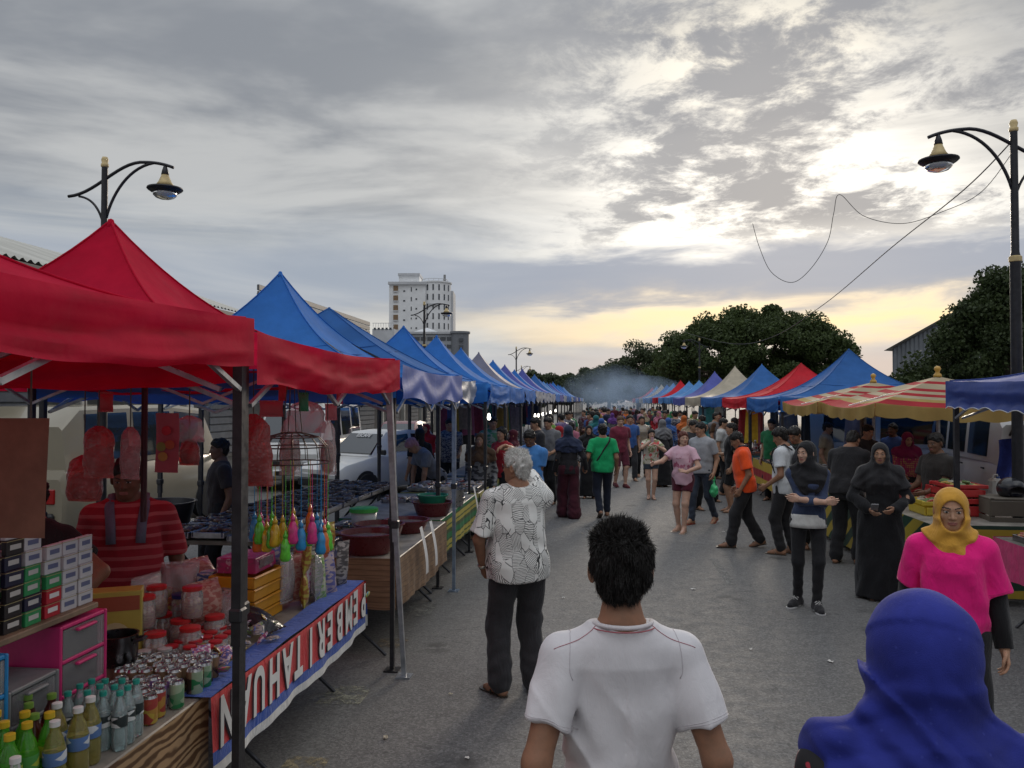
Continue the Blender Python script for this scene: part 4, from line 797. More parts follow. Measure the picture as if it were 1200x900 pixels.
# hanging toys on a wire rack
hr_ = thing('wire_rack', 'round wire dome rack hanging over the snack table', 'rack', L(-1.76, 4.62), RZ); WI = metal((.10, .09, .08), .4)
rr_ = .215; ring = lambda r, z, n=28: [(r * math.cos(2 * math.pi * k / n), r * math.sin(2 * math.pi * k / n), z) for k in range(n + 1)]
for r, z in ((rr_, 1.70), (rr_ * .93, 1.79), (rr_ * .70, 1.845), (.06, 1.87)): MB().tube(ring(r, z), .004, 5).build('ring', WI, hr_)
for k in range(16):
    c_, s_ = math.cos(k * math.pi / 8), math.sin(k * math.pi / 8); MB().tube([(rr_ * c_, rr_ * s_, 1.70), (rr_ * .93 * c_, rr_ * .93 * s_, 1.79), (rr_ * .7 * c_, rr_ * .7 * s_, 1.845), (.06 * c_, .06 * s_, 1.87)], .0025, 4).build('wire', WI, hr_)
for k in range(4): c_, s_ = math.cos(k * math.pi / 2), math.sin(k * math.pi / 2); MB().tube([(.06 * c_, .06 * s_, 1.87), (.02 * c_, .02 * s_, 2.22)], .003, 4).build('hanger', WI, hr_)
tc_ = dict(green=(.12, .60, .04), pink=(.65, .04, .22), orange=(.70, .16, .02), yellow=(.65, .42, .02), blue=(.02, .26, .55))
def toy(cn, cc, x, y, z, zt):
    t = thing('toy_bottle', '%s toy bottle hanging by a string from the wire rack' % cn, 'toy', L(-1.76, 4.62) + Vector((x, y, z)), R.uniform(0, 6), '%s toy bottles under the wire rack' % cn); m_ = mat('toy_plastic', lambda t_: pb(t_, vary(t_, cc, .2, 30.0), .2, trans=.15, coat=.5, spec=.6), ('toy', cc))
    MB().lathe([(.001, -.085), (.024, -.084), (.032, -.065), (.025, -.03), (.028, -.005), (.019, .025), (.011, .038), (.011, .046)], 10).build('toy_body', m_, t, True)
    MB().lathe([(.014, .040), (.014, .056), (.008, .064), (.0045, .080), (.001, .081)], 10).build('cap', m_, t, True); MB().tube([(0, 0, .07), (0, 0, zt - z)], .0018, 4).build('string', m_, t)
for i in range(26):
    an = i * 2 * math.pi / 26 + j(.1); cn = ['green', 'pink', 'green', 'yellow', 'blue', 'orange', 'green', 'pink', 'blue', 'yellow'][(i * 7) % 10]; r = rr_ * R.uniform(.75, 1.02); toy(cn, tc_[cn], r * math.cos(an), r * math.sin(an), 1.315 + R.uniform(-.05, .05), 1.70)
# hanging bags, cardboard
RDB = glassy((.66, .12, .11), .16, .30, .9); PKB = glassy((.72, .38, .40), .16, .28, .9)
def hangbag(label, px, py, d, w, h, th, m, cont=None, sq=False):
    p = P(px, py, d); t = thing('hanging_bag', label, 'snack bag', p, RZ + rad(R.uniform(-20, 20))); ph = R.uniform(0, 6); q = MB()
    for sg in (1, -1):
        q.grid(lambda u, v: ((u - .5) * w * (1 + .05 * math.sin(17 * v + ph)) * ((.72 + .28 * math.sin(math.pi * min(1, v * 1.2) * .5)) if not sq else 1) * (1 if v > .12 else .25 + v * 6.2), sg * th * .5 * (max(0, math.sin(math.pi * u))) ** .6 * (v * (1.08 - v) * 4) ** .6 * (1 + .18 * math.sin(11 * u + 6 * v + ph)), -v * h), 14, 12, flip=sg < 0)
    q.build('bag_body', m, t, True)
    if cont:
        MB().lathe([(.001, -h * .97), (w * .3, -h * .93), (w * .40, -h * .75), (w * .36, -h * .5), (w * .15, -h * .38), (.001, -h * .36)], 14, sy=th / w).build('contents', cont, t, True)
    MB().tube([(0, 0, 0), (0, 0, max(.06, 2.22 - p.z))], .003, 4).build('string', WI, t); return t
CHP = printed((.32, .12, .08), (.40, .24, .16), 40.0)
hangbag('round red-topped bag of chips hanging left of the striped stallholder', 99, 533, 3.9, .19, .22, .13, RDB, printed((.30, .20, .12), (.36, .26, .16), 30.0))
hangbag('red snack bag hanging left of the pink one in front of the stallholder', 116, 499, 3.75, .17, .24, .07, RDB, CHP, True)
hangbag('pink-topped square snack bag hanging before the stallholder\'s face', 153, 500, 3.72, .125, .24, .05, PKB, printed((.25, .20, .18), (.35, .30, .26), 60.0), True)
hangbag('pale clear bag of snacks hanging right of the red card', 222, 487, 4.3, .17, .14, .08, CEL, None)
hangbag('red round bag hanging below the pale clear bag', 222, 514, 4.3, .12, .14, .09, RDB, CHP)
hangbag('large red net bag hanging just right of the black post', 297, 485, 4.3, .24, .38, .12, RDB, CHP)
hangbag('clear bag with a red tip hanging inside the wire rack', 340, 487, 5.2, .13, .38, .07, CEL, CHP)
hangbag('clear bag with pink tip hanging at the right of the wire rack', 384, 492, 5.3, .13, .36, .07, CEL, CHP)
hangbag('big crumpled clear sack behind the wire rack', 358, 470, 5.6, .30, .22, .12, CEL, None)
p = P(196, 484, 4.1); t = thing('price_card', 'pinkish red card sheet with pictures hanging right of the dark strap', 'card', p, RZ + rad(-8)); MB().grid(lambda u, v: ((u - .5) * .135, .006 * math.sin(4 * v), -.30 * v), 4, 6, flip=True).build('sheet', paint((.42, .10, .13), .5), t)
for k, (dx, dz, cc) in enumerate(((-.03, -.17, (.25, .3, .08)), (.02, -.16, (.45, .12, .05)), (-.02, -.22, (.5, .3, .08)), (.0, -.09, (.5, .04, .06)))): MB().lathe([(.001, .002), (.022, .001), (.024, 0)], 10, (dx, -.006, dz), M=Matrix.Rotation(rad(90), 3, 'X'), sx=1.2).build('printed_fruit', paint(cc, .5), t)
p = P(0, 490, 2.62); t = thing('cardboard_sheet', 'brown cardboard sheet hanging at the left edge of the photo', 'cardboard', p, RZ + rad(6)); MB().grid(lambda u, v: ((u - .5) * .32 - v * .006, .008 * math.sin(3 * u + 2 * v), -.385 * v), 6, 6, flip=True).build('sheet', mat('cardboard', lambda t_: pb(t_, vary(t_, (.20, .10, .065), .15, 8.0), .85)), t); MB().tube([(-.1, 0, 0), (-.1, 0, .2)], .003, 4).build('string', WI, t); MB().tube([(.1, 0, 0), (.1, 0, .2)], .003, 4).build('string', WI, t)
q = MB().tube([tl(-2.28, 4.05, 2.25), tl(-2.28, 4.05, 1.45)], .028, 6, flat=.4); tag(q.build('strap_bundle', CL((.05, .02, .025))), 'dark strap bundle hanging between the snack bags and the red card', 'strap')
for i, (px, py, d, w_, cc) in enumerate(((331, 458, 5.0, .05, (.45, .03, .05)), (398, 462, 5.2, .05, (.40, .03, .05)), (356, 470, 4.9, .06, (.03, .22, .10)), (124, 470, 4.6, .08, (.4, .05, .06)), (318, 478, 5.6, .16, (.40, .10, .12)), (388, 482, 5.6, .10, (.42, .12, .14)))):
    p = P(px, py, d); t = pillow('hanging_packet', ('red ribbon packet under the tent truss near the black post', 'red packet under the right corner of the red tent', 'green packet above the wire rack', 'red packet under the tent over the hanging bags', 'long pink packet hung flat above the wire rack', 'pink packet by the right end of the truss')[i], p - Vector((0, 0, .05)), w_, .09, .02, paint(cc, .4), R.uniform(0, 1))
# ---- second table: basins and food trays under the blue tent
tb = table('cooked-food stall table with brick-brown print cloth under the bright blue tent', -1.62, 6.45, 8.45, 1.1, .80, -1, TOPW, mat('plank_print_cloth', woodcloth2), .40)
tcl = stripes([(.16, (.40, .33, .06)), (.24, (.06, .10, .03)), (.46, (.42, .36, .07)), (.54, (.05, .08, .03)), (.80, (.02, .17, .06)), (1.0, (.05, .09, .03))], lambda t, v: t.m('MULTIPLY', t.sepz(v), 4.6), 'green')
table('food stall table with green and yellow striped cloth', -1.69, 8.55, 10.9, 1.1, .80, -1, TOPW, tcl, .38)
table('trinket table beyond the striped one under the left tents', -1.69, 11.2, 13.4, 1.1, .78, -1, TOPW, stripes([(.3, (.45, .42, .30)), (.6, (.12, .2, .1)), (1, (.4, .36, .12))], lambda t, v: t.m('MULTIPLY', t.sepz(v), 5.0), 'tr'), .3)
def foodtray(label, loc, w, l, m, seed, n=26, group=None):
    t = thing('food_tray', label, 'tray', loc, RZ, group); MB().box((0, 0, .008), (w, l, .016), .004).build('tray_floor', metal((.30, .30, .31), .35), t)
    for sx, sy, ww, ll in ((-1, 0, .012, l), (1, 0, .012, l), (0, -1, w - .03, .012), (0, 1, w - .03, .012)): MB().box((sx * w / 2, sy * l / 2, .025), (ww, ll, .05), .003).build('tray_rim', metal((.35, .35, .36), .35), t)
    g = random.Random(seed); q = MB()
    for i in range(n): q.lathe([(.001, -.016), (.03, -.012), (.036, 0), (.028, .014), (.001, .017)], 8, (g.uniform(-.42, .42) * w, g.uniform(-.44, .44) * l, .035 + g.uniform(0, .03)), sx=g.uniform(.6, 1.4), sy=g.uniform(.7, 1.8), M=Matrix.Rotation(g.uniform(0, 3), 3, 'Z'), m=i % 3)
    q.build('food_pieces', m, t, True); return t
FM0 = [paint((.10, .05, .03), .3), paint((.20, .12, .05), .35), paint((.05, .07, .03), .3)]
BAS = plastic((.12, .02, .022), .3)
def basin(label, loc, r, h, m, cont, group=None, ry=1.0):
    t = thing('basin', label, 'basin', loc, RZ, group); MB().lathe([(.001, .006), (r * .74, 0), (r * .80, .02), (r * .97, h - .015), (r * 1.04, h - .01), (r * 1.04, h), (r * .95, h), (r * .78, .025), (.001, .02)], 28, sy=ry).build('basin_body', m, t, auto=35)
    if cont: MB().lathe([(r * .92, h * .72), (r * .6, h * .80), (.001, h * .82)], 20, sy=ry).build('contents', cont, t, True)
    return t
FOOD = printed((.05, .03, .02), (.14, .08, .05), 50.0, (.25, .2, .15))
basin('dark red basin nearest on the cooked-food table', tl(-1.92, 6.72, .803), .24, .17, BAS, FOOD); basin('second dark red basin behind the nearest one', tl(-1.98, 7.25, .803), .22, .16, BAS, FOOD); basin('shallow dark red basin farther on the cooked-food table', tl(-1.86, 7.78, .803), .21, .12, BAS, FOOD); basin('dark red basin under the green one', tl(-1.85, 8.9, .803), .22, .15, BAS, FOOD); basin('green basin standing in a dark red basin', tl(-1.85, 8.9, .93), .17, .10, plastic((.02, .20, .12)), FOOD)
for i in range(10): foodtray('foil tray of cooked food between the basins on the brown table', tl(-2.30 + .30 * (i % 2) - .12, 6.66 + .33 * (i // 2), .803), .24, .28, FM0, 30 + i, 16, 'foil trays among the basins') if i not in (1, 3) else None
p = tl(-2.25, 7.7, .803); t = thing('food_tub', 'white tub with bright green lid on the cooked-food table', 'tub', p, 0); MB().lathe([(.10, 0), (.125, .2)], 20).build('tub_body', plastic((.42, .45, .42)), t, True); MB().lathe([(.128, .198), (.135, .2), (.135, .235), (.12, .24), (.001, .24)], 20).build('lid', plastic((.06, .38, .06)), t, auto=40)
t = thing('steel_pot', 'large steel pot on the green striped table', 'pot', tl(-1.85, 9.7, .803), 0); MB().lathe([(.001, .005), (.20, 0), (.21, .2), (.22, .205), (.205, .205), (.2, .02), (.001, .02)], 28).build('pot_body', metal((.45, .45, .45), .3), t, auto=35)
for sx in (-1, 1): MB().tube([(sx * .21, -.05, .15), (sx * .25, -.04, .15), (sx * .25, .04, .15), (sx * .21, .05, .15)], .008, 6).build('handle', metal((.4, .4, .4)), t)
for i, (d, a) in enumerate(((7.05, -1.60), (7.40, -1.59), (10.35, -1.66))):
    q = MB().grid(lambda u, v: (.035 * 1 + .04 * math.sin(2 * v), (u - .5) * .10 + v * .10, .96 - .42 * v), 3, 8, flip=True); o = q.build('paper_strip', paint((.60, .60, .60), .7)); o.location = L(a, d, 0); o.rotation_euler = (0, 0, RZ); tag(o, ('nearer white paper strip hanging off the brown table cloth', 'second white paper strip hanging off the brown table cloth', 'white paper strip hanging off the green striped cloth')[i], 'paper strip')
FM = [paint((.04, .028, .024), .3), paint((.12, .075, .05), .35), paint((.09, .085, .09), .25)]
back_t = table('long back table of metal food trays under the blue tents', -2.95, 6.9, 11.5, .9, .86, -1, TOPW)
k = 0
for r in range(3):
    for cidx in range(8): foodtray('metal tray of dark grilled food in the long rows on the back table', tl(-3.02 - .30 * r, 7.1 + .56 * cidx, .864 + .03 * (r > 0)), .28, .50, FM, k, group='metal food trays'); k += 1
for i in range(14): foodtray('tray of packed goods on the tables near the old man', tl(-1.87 - .34 * (i % 3), 10.1 + .30 * (i // 3) + (1.0 if i > 2 else 0), .80), .30, .26, [printed((.42, .36, .32), (.25, .06, .05), 30.0), paint((.45, .42, .40)), paint((.20, .16, .12))], 70 + i, 12, group='trays of packed goods')
# ---- far left tables with heaped goods, hanging clothes and lit bulbs
for i in range(9):
    d = 13.8 + i * 3.0; cc = R.choice([(.30, .26, .10), (.10, .16, .25), (.25, .06, .07), (.28, .27, .25), (.07, .15, .09)]); table('stall table with patterned cloth in the far left row, %s past the trinkets' % ORD[i], -1.68, d, d + 2.4, 1.0, .78, -1, TOPW, printed(cc, tuple(x * .5 for x in cc), 5.0), .4, 'far left stall tables')
    for k in range(5): foodtray('tray of goods on a far left stall table', L(-1.90 - .3 * (k % 2), d + .3 + .45 * k, .783), .4, .36, [paint(R.choice([(.35, .08, .05), (.4, .3, .08), (.3, .3, .3), (.1, .2, .1)])), FM[1], FM[0]], 200 + i * 9 + k, 9, group='goods trays on far left tables')
gcols = [(.22, .04, .06), (.05, .08, .20), (.30, .22, .05), (.06, .16, .10), (.22, .20, .20), (.25, .08, .16), (.03, .03, .035)]; gn = ['maroon', 'navy', 'mustard', 'green', 'grey', 'pink', 'black']
def garment(label, loc, rz, cc, h=.75, group=None):
    t = thing('hanging_garment', label, 'clothing', loc, rz, group); ph = R.uniform(0, 6)
    q = MB()
    for sg in (1, -1): q.grid(lambda u, v: ((u - .5) * (.36 + .10 * v), sg * (.035 + .02 * math.sin(9 * u + ph)) * math.sin(math.pi * u) ** .5, -h * v - .06 * abs(u - .5)), 10, 6, flip=sg < 0)
    q.build('cloth_body', CL(cc), t, True); MB().tube([(-.16, 0, -.06), (0, 0, .0), (.16, 0, -.06)], .006, 4).build('hanger', WI, t); MB().tube([(0, 0, 0), (0, 0, .06)], .004, 4).build('hook', WI, t); return t
for i in range(46):
    d = 18.5 + i * .52; c = i % 7; garment('%s garment hanging in the row at the back of the left stalls' % gn[c], L(-3.6 + R.uniform(-.4, .4), d, 1.95), RZ + rad(R.uniform(-60, 60)), gcols[c], R.uniform(.6, 1.1), 'garments hung at the back of the left stalls')
for i, (px, d, c, cc) in enumerate(((858, 19.5, 'yellow', (.50, .34, .03)), (851, 19.9, 'dark red', (.25, .03, .04)), (866, 19.1, 'maroon', (.16, .03, .04)), (808, 30, 'pale blue', (.12, .28, .40)), (817, 29, 'teal', (.06, .25, .28)), (826, 28, 'white', (.4, .42, .44)), (880, 17.6, 'charcoal', (.05, .05, .05)), (895, 16.6, 'grey', (.14, .14, .15)), (968, 14.7, 'navy', (.05, .06, .12)), (978, 14.4, 'dark brown', (.08, .06, .05)), (915, 16.4, 'black', (.02, .02, .02)))):
    p = P(px, 470, d); garment('%s garment hanging under the right tents' % c, (p.x + .5, p.y, 1.86), R.uniform(0, 3), cc, .8)
def bulb(label, px, py, d, group):
    p = P(px, py, d); t = thing('light_bulb', label, 'light bulb', p, 0, group); MB().lathe([(.001, -.06), (.022, -.05), (.030, -.02), (.022, .02), (.014, .05)], 10).build('glass', emit((1, .95, .85), 5.0), t, True); MB().lathe([(.017, .05), (.017, .09), (.001, .09)], 8).build('socket', BLK, t); MB().tube([(0, 0, .09), (0, 0, .3)], .005, 4).build('cord', BLK, t)
for px, py, d in ((573, 488, 13.2), (627, 487, 22), (631, 486.5, 23.5), (636, 485, 25), (641, 484, 27), (645, 483, 29), (651, 481, 33)): bulb('bright white bulb glowing under the left tents', px, py, d, 'lit bulbs under the left tents')
# ---- right row tables
YG = stripes([(.5, (.42, .31, .03)), (1.0, (.012, .05, .03))], lambda t, v: t.m('MULTIPLY', t.m('ADD', t.m('MULTIPLY', t.sepy(v), .55), t.sepz(v)), 3.3), 'yg')
table('stall table with yellow and dark green diagonal striped sheet on the right', 3.34, 8.2, 12.9, 1.1, .80, 1, TOPW, YG, .72)
PKS = CL((.55, .045, .16), amt=.12); table('stall table covered with a plain pink cloth on the right', 3.62, 5.2, 7.5, 1.1, .80, 1, TOPW, PKS, .34)
RY = stripes([(.33, (.48, .33, .05)), (.66, (.34, .03, .04)), (1.0, (.48, .33, .05))], lambda t, v: t.m('MULTIPLY', t.m('SUBTRACT', t.sepz(v), .28), 2.0), 'ry')
table('stall table with yellow and red banded sheet under the big blue tent', 3.35, 15.0, 17.9, 1.0, .80, 1, TOPW, RY, .5); table('stall table with turquoise cover under the red tent', 3.3, 18.6, 21.6, 1.0, .80, 1, TOPW, plastic((.05, .20, .25)), .3)
for i in range(5): d = 23 + i * 3.6; table('far right stall table, %s past the red tent' % ORD[i], 3.2, d, d + 2.8, 1, .8, 1, TOPW, printed((.25, .05, .05), (.30, .25, .15), 4.0), .45, 'far right stall tables')
for i in range(10): foodtray('tray of red packed snacks on the pink table', L(3.85 + .32 * (i % 2), 5.45 + .42 * (i // 2), .803), .29, .36, [paint((.34, .04, .03), .3), printed((.4, .06, .05), (.45, .3, .1), 40.0), paint((.25, .10, .04), .3)], 300 + i, 22, group='red snack trays on the pink table')
for i, (lb_, a, d, cc, z, h) in enumerate((('upper red crate of packed food on the diagonal striped table', 3.95, 9.0, (.42, .03, .03), 1.01, .14), ('lower red crate of packed food on the diagonal striped table', 3.95, 9.0, (.42, .03, .03), .803, .20), ('red crate beside the stacked pair', 4.02, 9.6, (.40, .03, .03), .803, .28), ('red crate farther along the diagonal striped table', 3.98, 10.2, (.38, .03, .04), .803, .20), ('white crate of vegetables on the diagonal striped table', 3.95, 10.9, (.45, .44, .42), .803, .16), ('yellow tub on the diagonal striped table', 3.70, 9.05, (.5, .36, .03), .803, .16))):
    t = thing('food_crate', lb_, 'crate', L(a, d, z), RZ); m_ = plastic(cc); w_, l_ = .36, .46
    MB().box((0, 0, .006), (w_, l_, .012)).build('crate_floor', m_, t)
    for sx, sy, ww, ll in ((-1, 0, .014, l_), (1, 0, .014, l_), (0, -1, w_ - .03, .014), (0, 1, w_ - .03, .014)):
        MB().box((sx * w_ / 2, sy * l_ / 2, h * .3), (ww, ll, h * .5), .003).build('crate_side', m_, t); MB().box((sx * w_ / 2 * 1.01, sy * l_ / 2 * 1.01, h * .82), (ww * 1.3, ll, h * .28), .004).build('crate_rim', m_, t)
    q = MB(); g = random.Random(i)
    for k in range(26): q.box((g.uniform(-.4, .4) * w_, g.uniform(-.42, .42) * l_, h * .75 + g.uniform(-.02, .04)), (.09, .06, .03), .012, Matrix.Rotation(g.uniform(0, 3), 3, 'Z') @ Matrix.Rotation(g.uniform(-.7, .7), 3, 'X'), m=k % 3)
    q.build('contents', [paint((.10, .16, .05), .4), paint((.30, .27, .20), .3), paint((.32, .05, .03) if i % 2 else (.36, .25, .05), .3)], t)
for i in range(14): bottle('sauce_bottle', 'small sauce bottle standing on the turquoise table under the red tent' if i < 8 else 'bottle standing on the yellow and red banded table', L(3.5 + R.uniform(0, .6), (18.8 + R.uniform(0, 2.6)) if i < 8 else (15.2 + R.uniform(0, 2.5)), .803), liquid((.4, .4, .38)), plastic((.6, .6, .6)), printed((.5, .5, .48), (.3, .05, .05)), .34, .05, 'bottles under the red tent' if i < 8 else 'bottles on the banded table')
for i in range(12): foodtray('tray of goods on the yellow and red banded table' if i < 6 else 'tray of goods on the turquoise table', L(3.55 + .45 * (i % 2), (15.3 if i < 6 else 18.9) + .85 * ((i % 6) // 2), .803), .4, .6, [paint((.3, .1, .05)), paint((.3, .3, .28)), FM[0]], 400 + i, 14, group='goods trays under the right tents')
# back of the left stall: small table with tray, jug and tub
table('small folding table behind the snack stall with a black tub', -4.35, 7.6, 9.2, .7, .72, -1, TOPW); table('low side table behind the stallholders with white lids', -3.9, 5.0, 6.4, .7, .70, -1, TOPW)
for k in range(3): t = thing('serving_cover', ('lowest', 'middle', 'topmost')[k] + ' round white metal cover stacked behind the striped stallholder', 'cover', tl(-4.1, 5.75, .703 + .035 * k), 0); MB().lathe([(.24 - .04 * k, 0), (.25 - .04 * k, .012), (.16 - .03 * k, .03), (.001, .034)], 28).build('lid_body', metal((.62, .62, .62), .35, .5), t, True); MB().lathe([(.015, .03), (.022, .05), (.001, .055)], 10).build('knob', BLK, t, True)
t = thing('plastic_jug', 'lime green plastic jug behind the snack stall', 'jug', tl(-4.5, 7.9, .723), 0); MB().lathe([(.001, 0), (.09, 0), (.10, .02), (.085, .2), (.09, .24), (.08, .24), (.001, .2)], 18).build('jug_body', plastic((.20, .30, .05)), t, auto=40); MB().tube([(.085, 0, .2), (.15, 0, .19), (.15, 0, .06), (.095, 0, .05)], .012, 6).build('handle', plastic((.20, .30, .05)), t, True)
basin('big black tub on the small folding table', tl(-4.6, 8.5, .723), .34, .28, plastic((.025, .025, .03)), None)
basin('pink shallow basket beside the lime jug', tl(-4.4, 8.15, .723), .16, .08, plastic((.34, .12, .12)), FOOD)
for i, (a, d, cc, lb_) in enumerate(((-4.2, 6.15, (.45, .05, .05), 'red carton box on the low side table'), (-4.25, 5.25, (.5, .48, .44), 'white printed carton on the low side table'))):
    t = thing('carton', lb_, 'box', tl(a, d, .703), RZ + .3 * i); MB().box((0, 0, .11), (.30, .22, .22), .004).build('carton_body', printed(cc, tuple(x * .6 for x in cc), 12.0), t); MB().box((0, 0, .2215), (.29, .04, .003)).build('tape', paint((.4, .33, .2), .4), t)
# ------------------------------------------------------------------ people
def unit(v): v = np.asarray(v, np.float32); return v / (np.linalg.norm(v) + 1e-9)
def rotm(ax, deg): return np.array(Matrix.Rotation(rad(deg), 3, ax), np.float32)
def ik(a, b, l1, l2, hint):
    v = b - a; D = float(np.linalg.norm(v)); u = v / D
    if D > l1 + l2 - .004: D = l1 + l2 - .004; b = a + u * D
    x = (D * D + l1 * l1 - l2 * l2) / (2 * D); y = math.sqrt(max(0, l1 * l1 - x * x)); hn = unit(hint - u * float(np.dot(hint, u)))
    return a + u * x + hn * y, b
TM = [(.80, .150, .100, -.008), (.90, .168, .118, -.012), (.97, .165, .115, -.008), (1.05, .152, .106, .0), (1.15, .152, .104, .004), (1.27, .172, .116, .004), (1.345, .172, .110, -.004), (1.40, .132, .088, -.012), (1.445, .082, .068, -.016), (1.485, .058, .058, -.014)]
TF = [(.80, .160, .108, -.012), (.90, .178, .122, -.016), (.97, .162, .112, -.008), (1.06, .134, .096, .0), (1.15, .134, .096, .006), (1.25, .150, .122, .018), (1.33, .148, .108, .004), (1.39, .115, .084, -.010), (1.445, .068, .060, -.014), (1.48, .052, .052, -.012)]
def headsdf(p, f=False, eyes=True):
    q = p.copy(); q[:, 0] = np.abs(q[:, 0])
    d = ell(q, (0, -.012, .028), (.076, .094, .090)); d = smin(d, ell(q, (0, .018, -.030), (.066, .070, .082)), .03)
    d = smin(d, cap(q, (0, .050, -.088), (.012, .052, -.090), .024, .022), .03)                      # chin
    d = smin(d, cap(q, (.052, -.005, -.055), (.022, .045, -.088), .016, .016), .025)                 # jaw
    d = smin(d, ell(q, (.036, .060, -.022), (.022, .018, .018)), .015)                               # cheek
    d = smin(d, cap(q, (.010, .080, .022), (.045, .064, .024), .010, .008), .012)                    # brow ridge
    d = smax(d, -ell(q, (.031, .094, .004), (.018, .014, .011)), .010)                               # eye socket
    d = smin(d, cap(q, (0, .080, .012), (0, .100, -.028), .007, .0105), .010); d = smin(d, ell(q, (.011, .088, -.031), (.009, .010, .007)), .006)   # nose
    d = smin(d, ell(q, (.031, .0745, .004), (.0145, .0125, .0095)), .002)                            # lids over the eye
    d = smin(d, ell(q, (.0, .082, -.056), (.022, .0085, .0055)), .004); d = smin(d, ell(q, (0, .081, -.066), (.019, .0085, .006)), .004)          # lips
    e_ = (q - vec(.084, -.012, -.006)) @ rotm('Z', -32) ; er = ell(e_, (0, 0, 0), (.009, .019, .032)); er = smax(er, -ell(e_, (.009, .004, .004), (.006, .009, .016)), .004)
    return smin(d, er, .006)
def headzone(v):            # 0 skin, 1 brow, 2 lip, 3 eye white, 4 iris
    x = np.abs(v[:, 0]); y, z = v[:, 1], v[:, 2]; m = np.zeros(len(v), int)
    arch = .024 + .006 * np.clip((x - .012) / .03, 0, 1) - .35 * np.clip(x - .042, 0, 1)
    m[(x > .012) & (x < .052) & (np.abs(z - arch) < .0034) & (y > .05)] = 1
    m[(x < .025 - .2 * np.abs(z + .061)) & (z > -.074 + .15 * x) & (z < -.050 - .15 * x) & (y > .07)] = 2
    ey = ((x - .031) / .0135) ** 2 + ((z - .0035) / .0045) ** 2 < 1; m[ey & (y > .06)] = 3
    m[(((x - .031) ** 2 + (z - .004) ** 2) < .0062 ** 2) & (y > .06)] = 4; m[(x > .017) & (x < .046) & (np.abs(z - .0105 + 5.5 * (x - .031) ** 2) < .0016) & (y > .06)] = 1
    return m
HZ = [paint((.018, .013, .011), .7), paint((.30, .115, .10), .45), paint((.36, .33, .30), .25), paint((.012, .008, .006), .15)]
def handsdf(p, w, d, n, side, curl, sc=1.0):
    d = unit(d); n = unit(n - d * float(np.dot(n, d))); s = np.cross(d, n) * side       # s points to the thumb side
    B = np.stack([s, n, d], 1); q = ((p - w) @ B) / sc; r = 9.0
    r = cap(q, (0, 0, -.03), (0, 0, .012), .026, .027)
    for i, x in enumerate((.030, .010, -.010, -.028)): r = smin(r, cap(q, (x * .55, 0, .01), (x, .002, .080 - .004 * abs(i - 1)), .0135, .0120), .014)
    r = np.maximum(r, np.abs(q[:, 1]) - .018)
    for i, (x, l) in enumerate(((.031, .068), (.011, .076), (-.010, .070), (-.028, .054))):
        b = vec(x, .002, .080 - .004 * abs(i - 1)); an = rad(curl * (.75 + .12 * i)); fan = x * 1.2
        p1 = b + vec(fan * .3, math.sin(an), math.cos(an)) * l * .48; p2 = p1 + vec(fan * .2, math.sin(an * 2.0), math.cos(an * 2.0)) * l * .32; p3 = p2 + vec(0, math.sin(an * 2.7), math.cos(an * 2.7)) * l * .24
        fg = np.minimum(np.minimum(cap(q, b, p1, .0095, .0088), cap(q, p1, p2, .0088, .0080)), cap(q, p2, p3, .0080, .0062)); r = smin(r, fg, .006)
    c = min(1.0, curl / 60); t1 = vec(.046, .012 + .01 * c, .040); t2 = t1 + vec(.012 - .02 * c, .010 + .012 * c, .030); t3 = t2 + vec(-.002 - .012 * c, .004 + .008 * c, .026)
    th = np.minimum(np.minimum(cap(q, (.018, .004, .008), t1, .015, .0125), cap(q, t1, t2, .0115, .0100)), cap(q, t2, t3, .0100, .0075)); return smin(r, th, .010) * sc
PAL = dict(malay=(.37, .215, .14), brown=(.27, .145, .09), dark=(.15, .080, .050), fair=(.50, .32, .24))
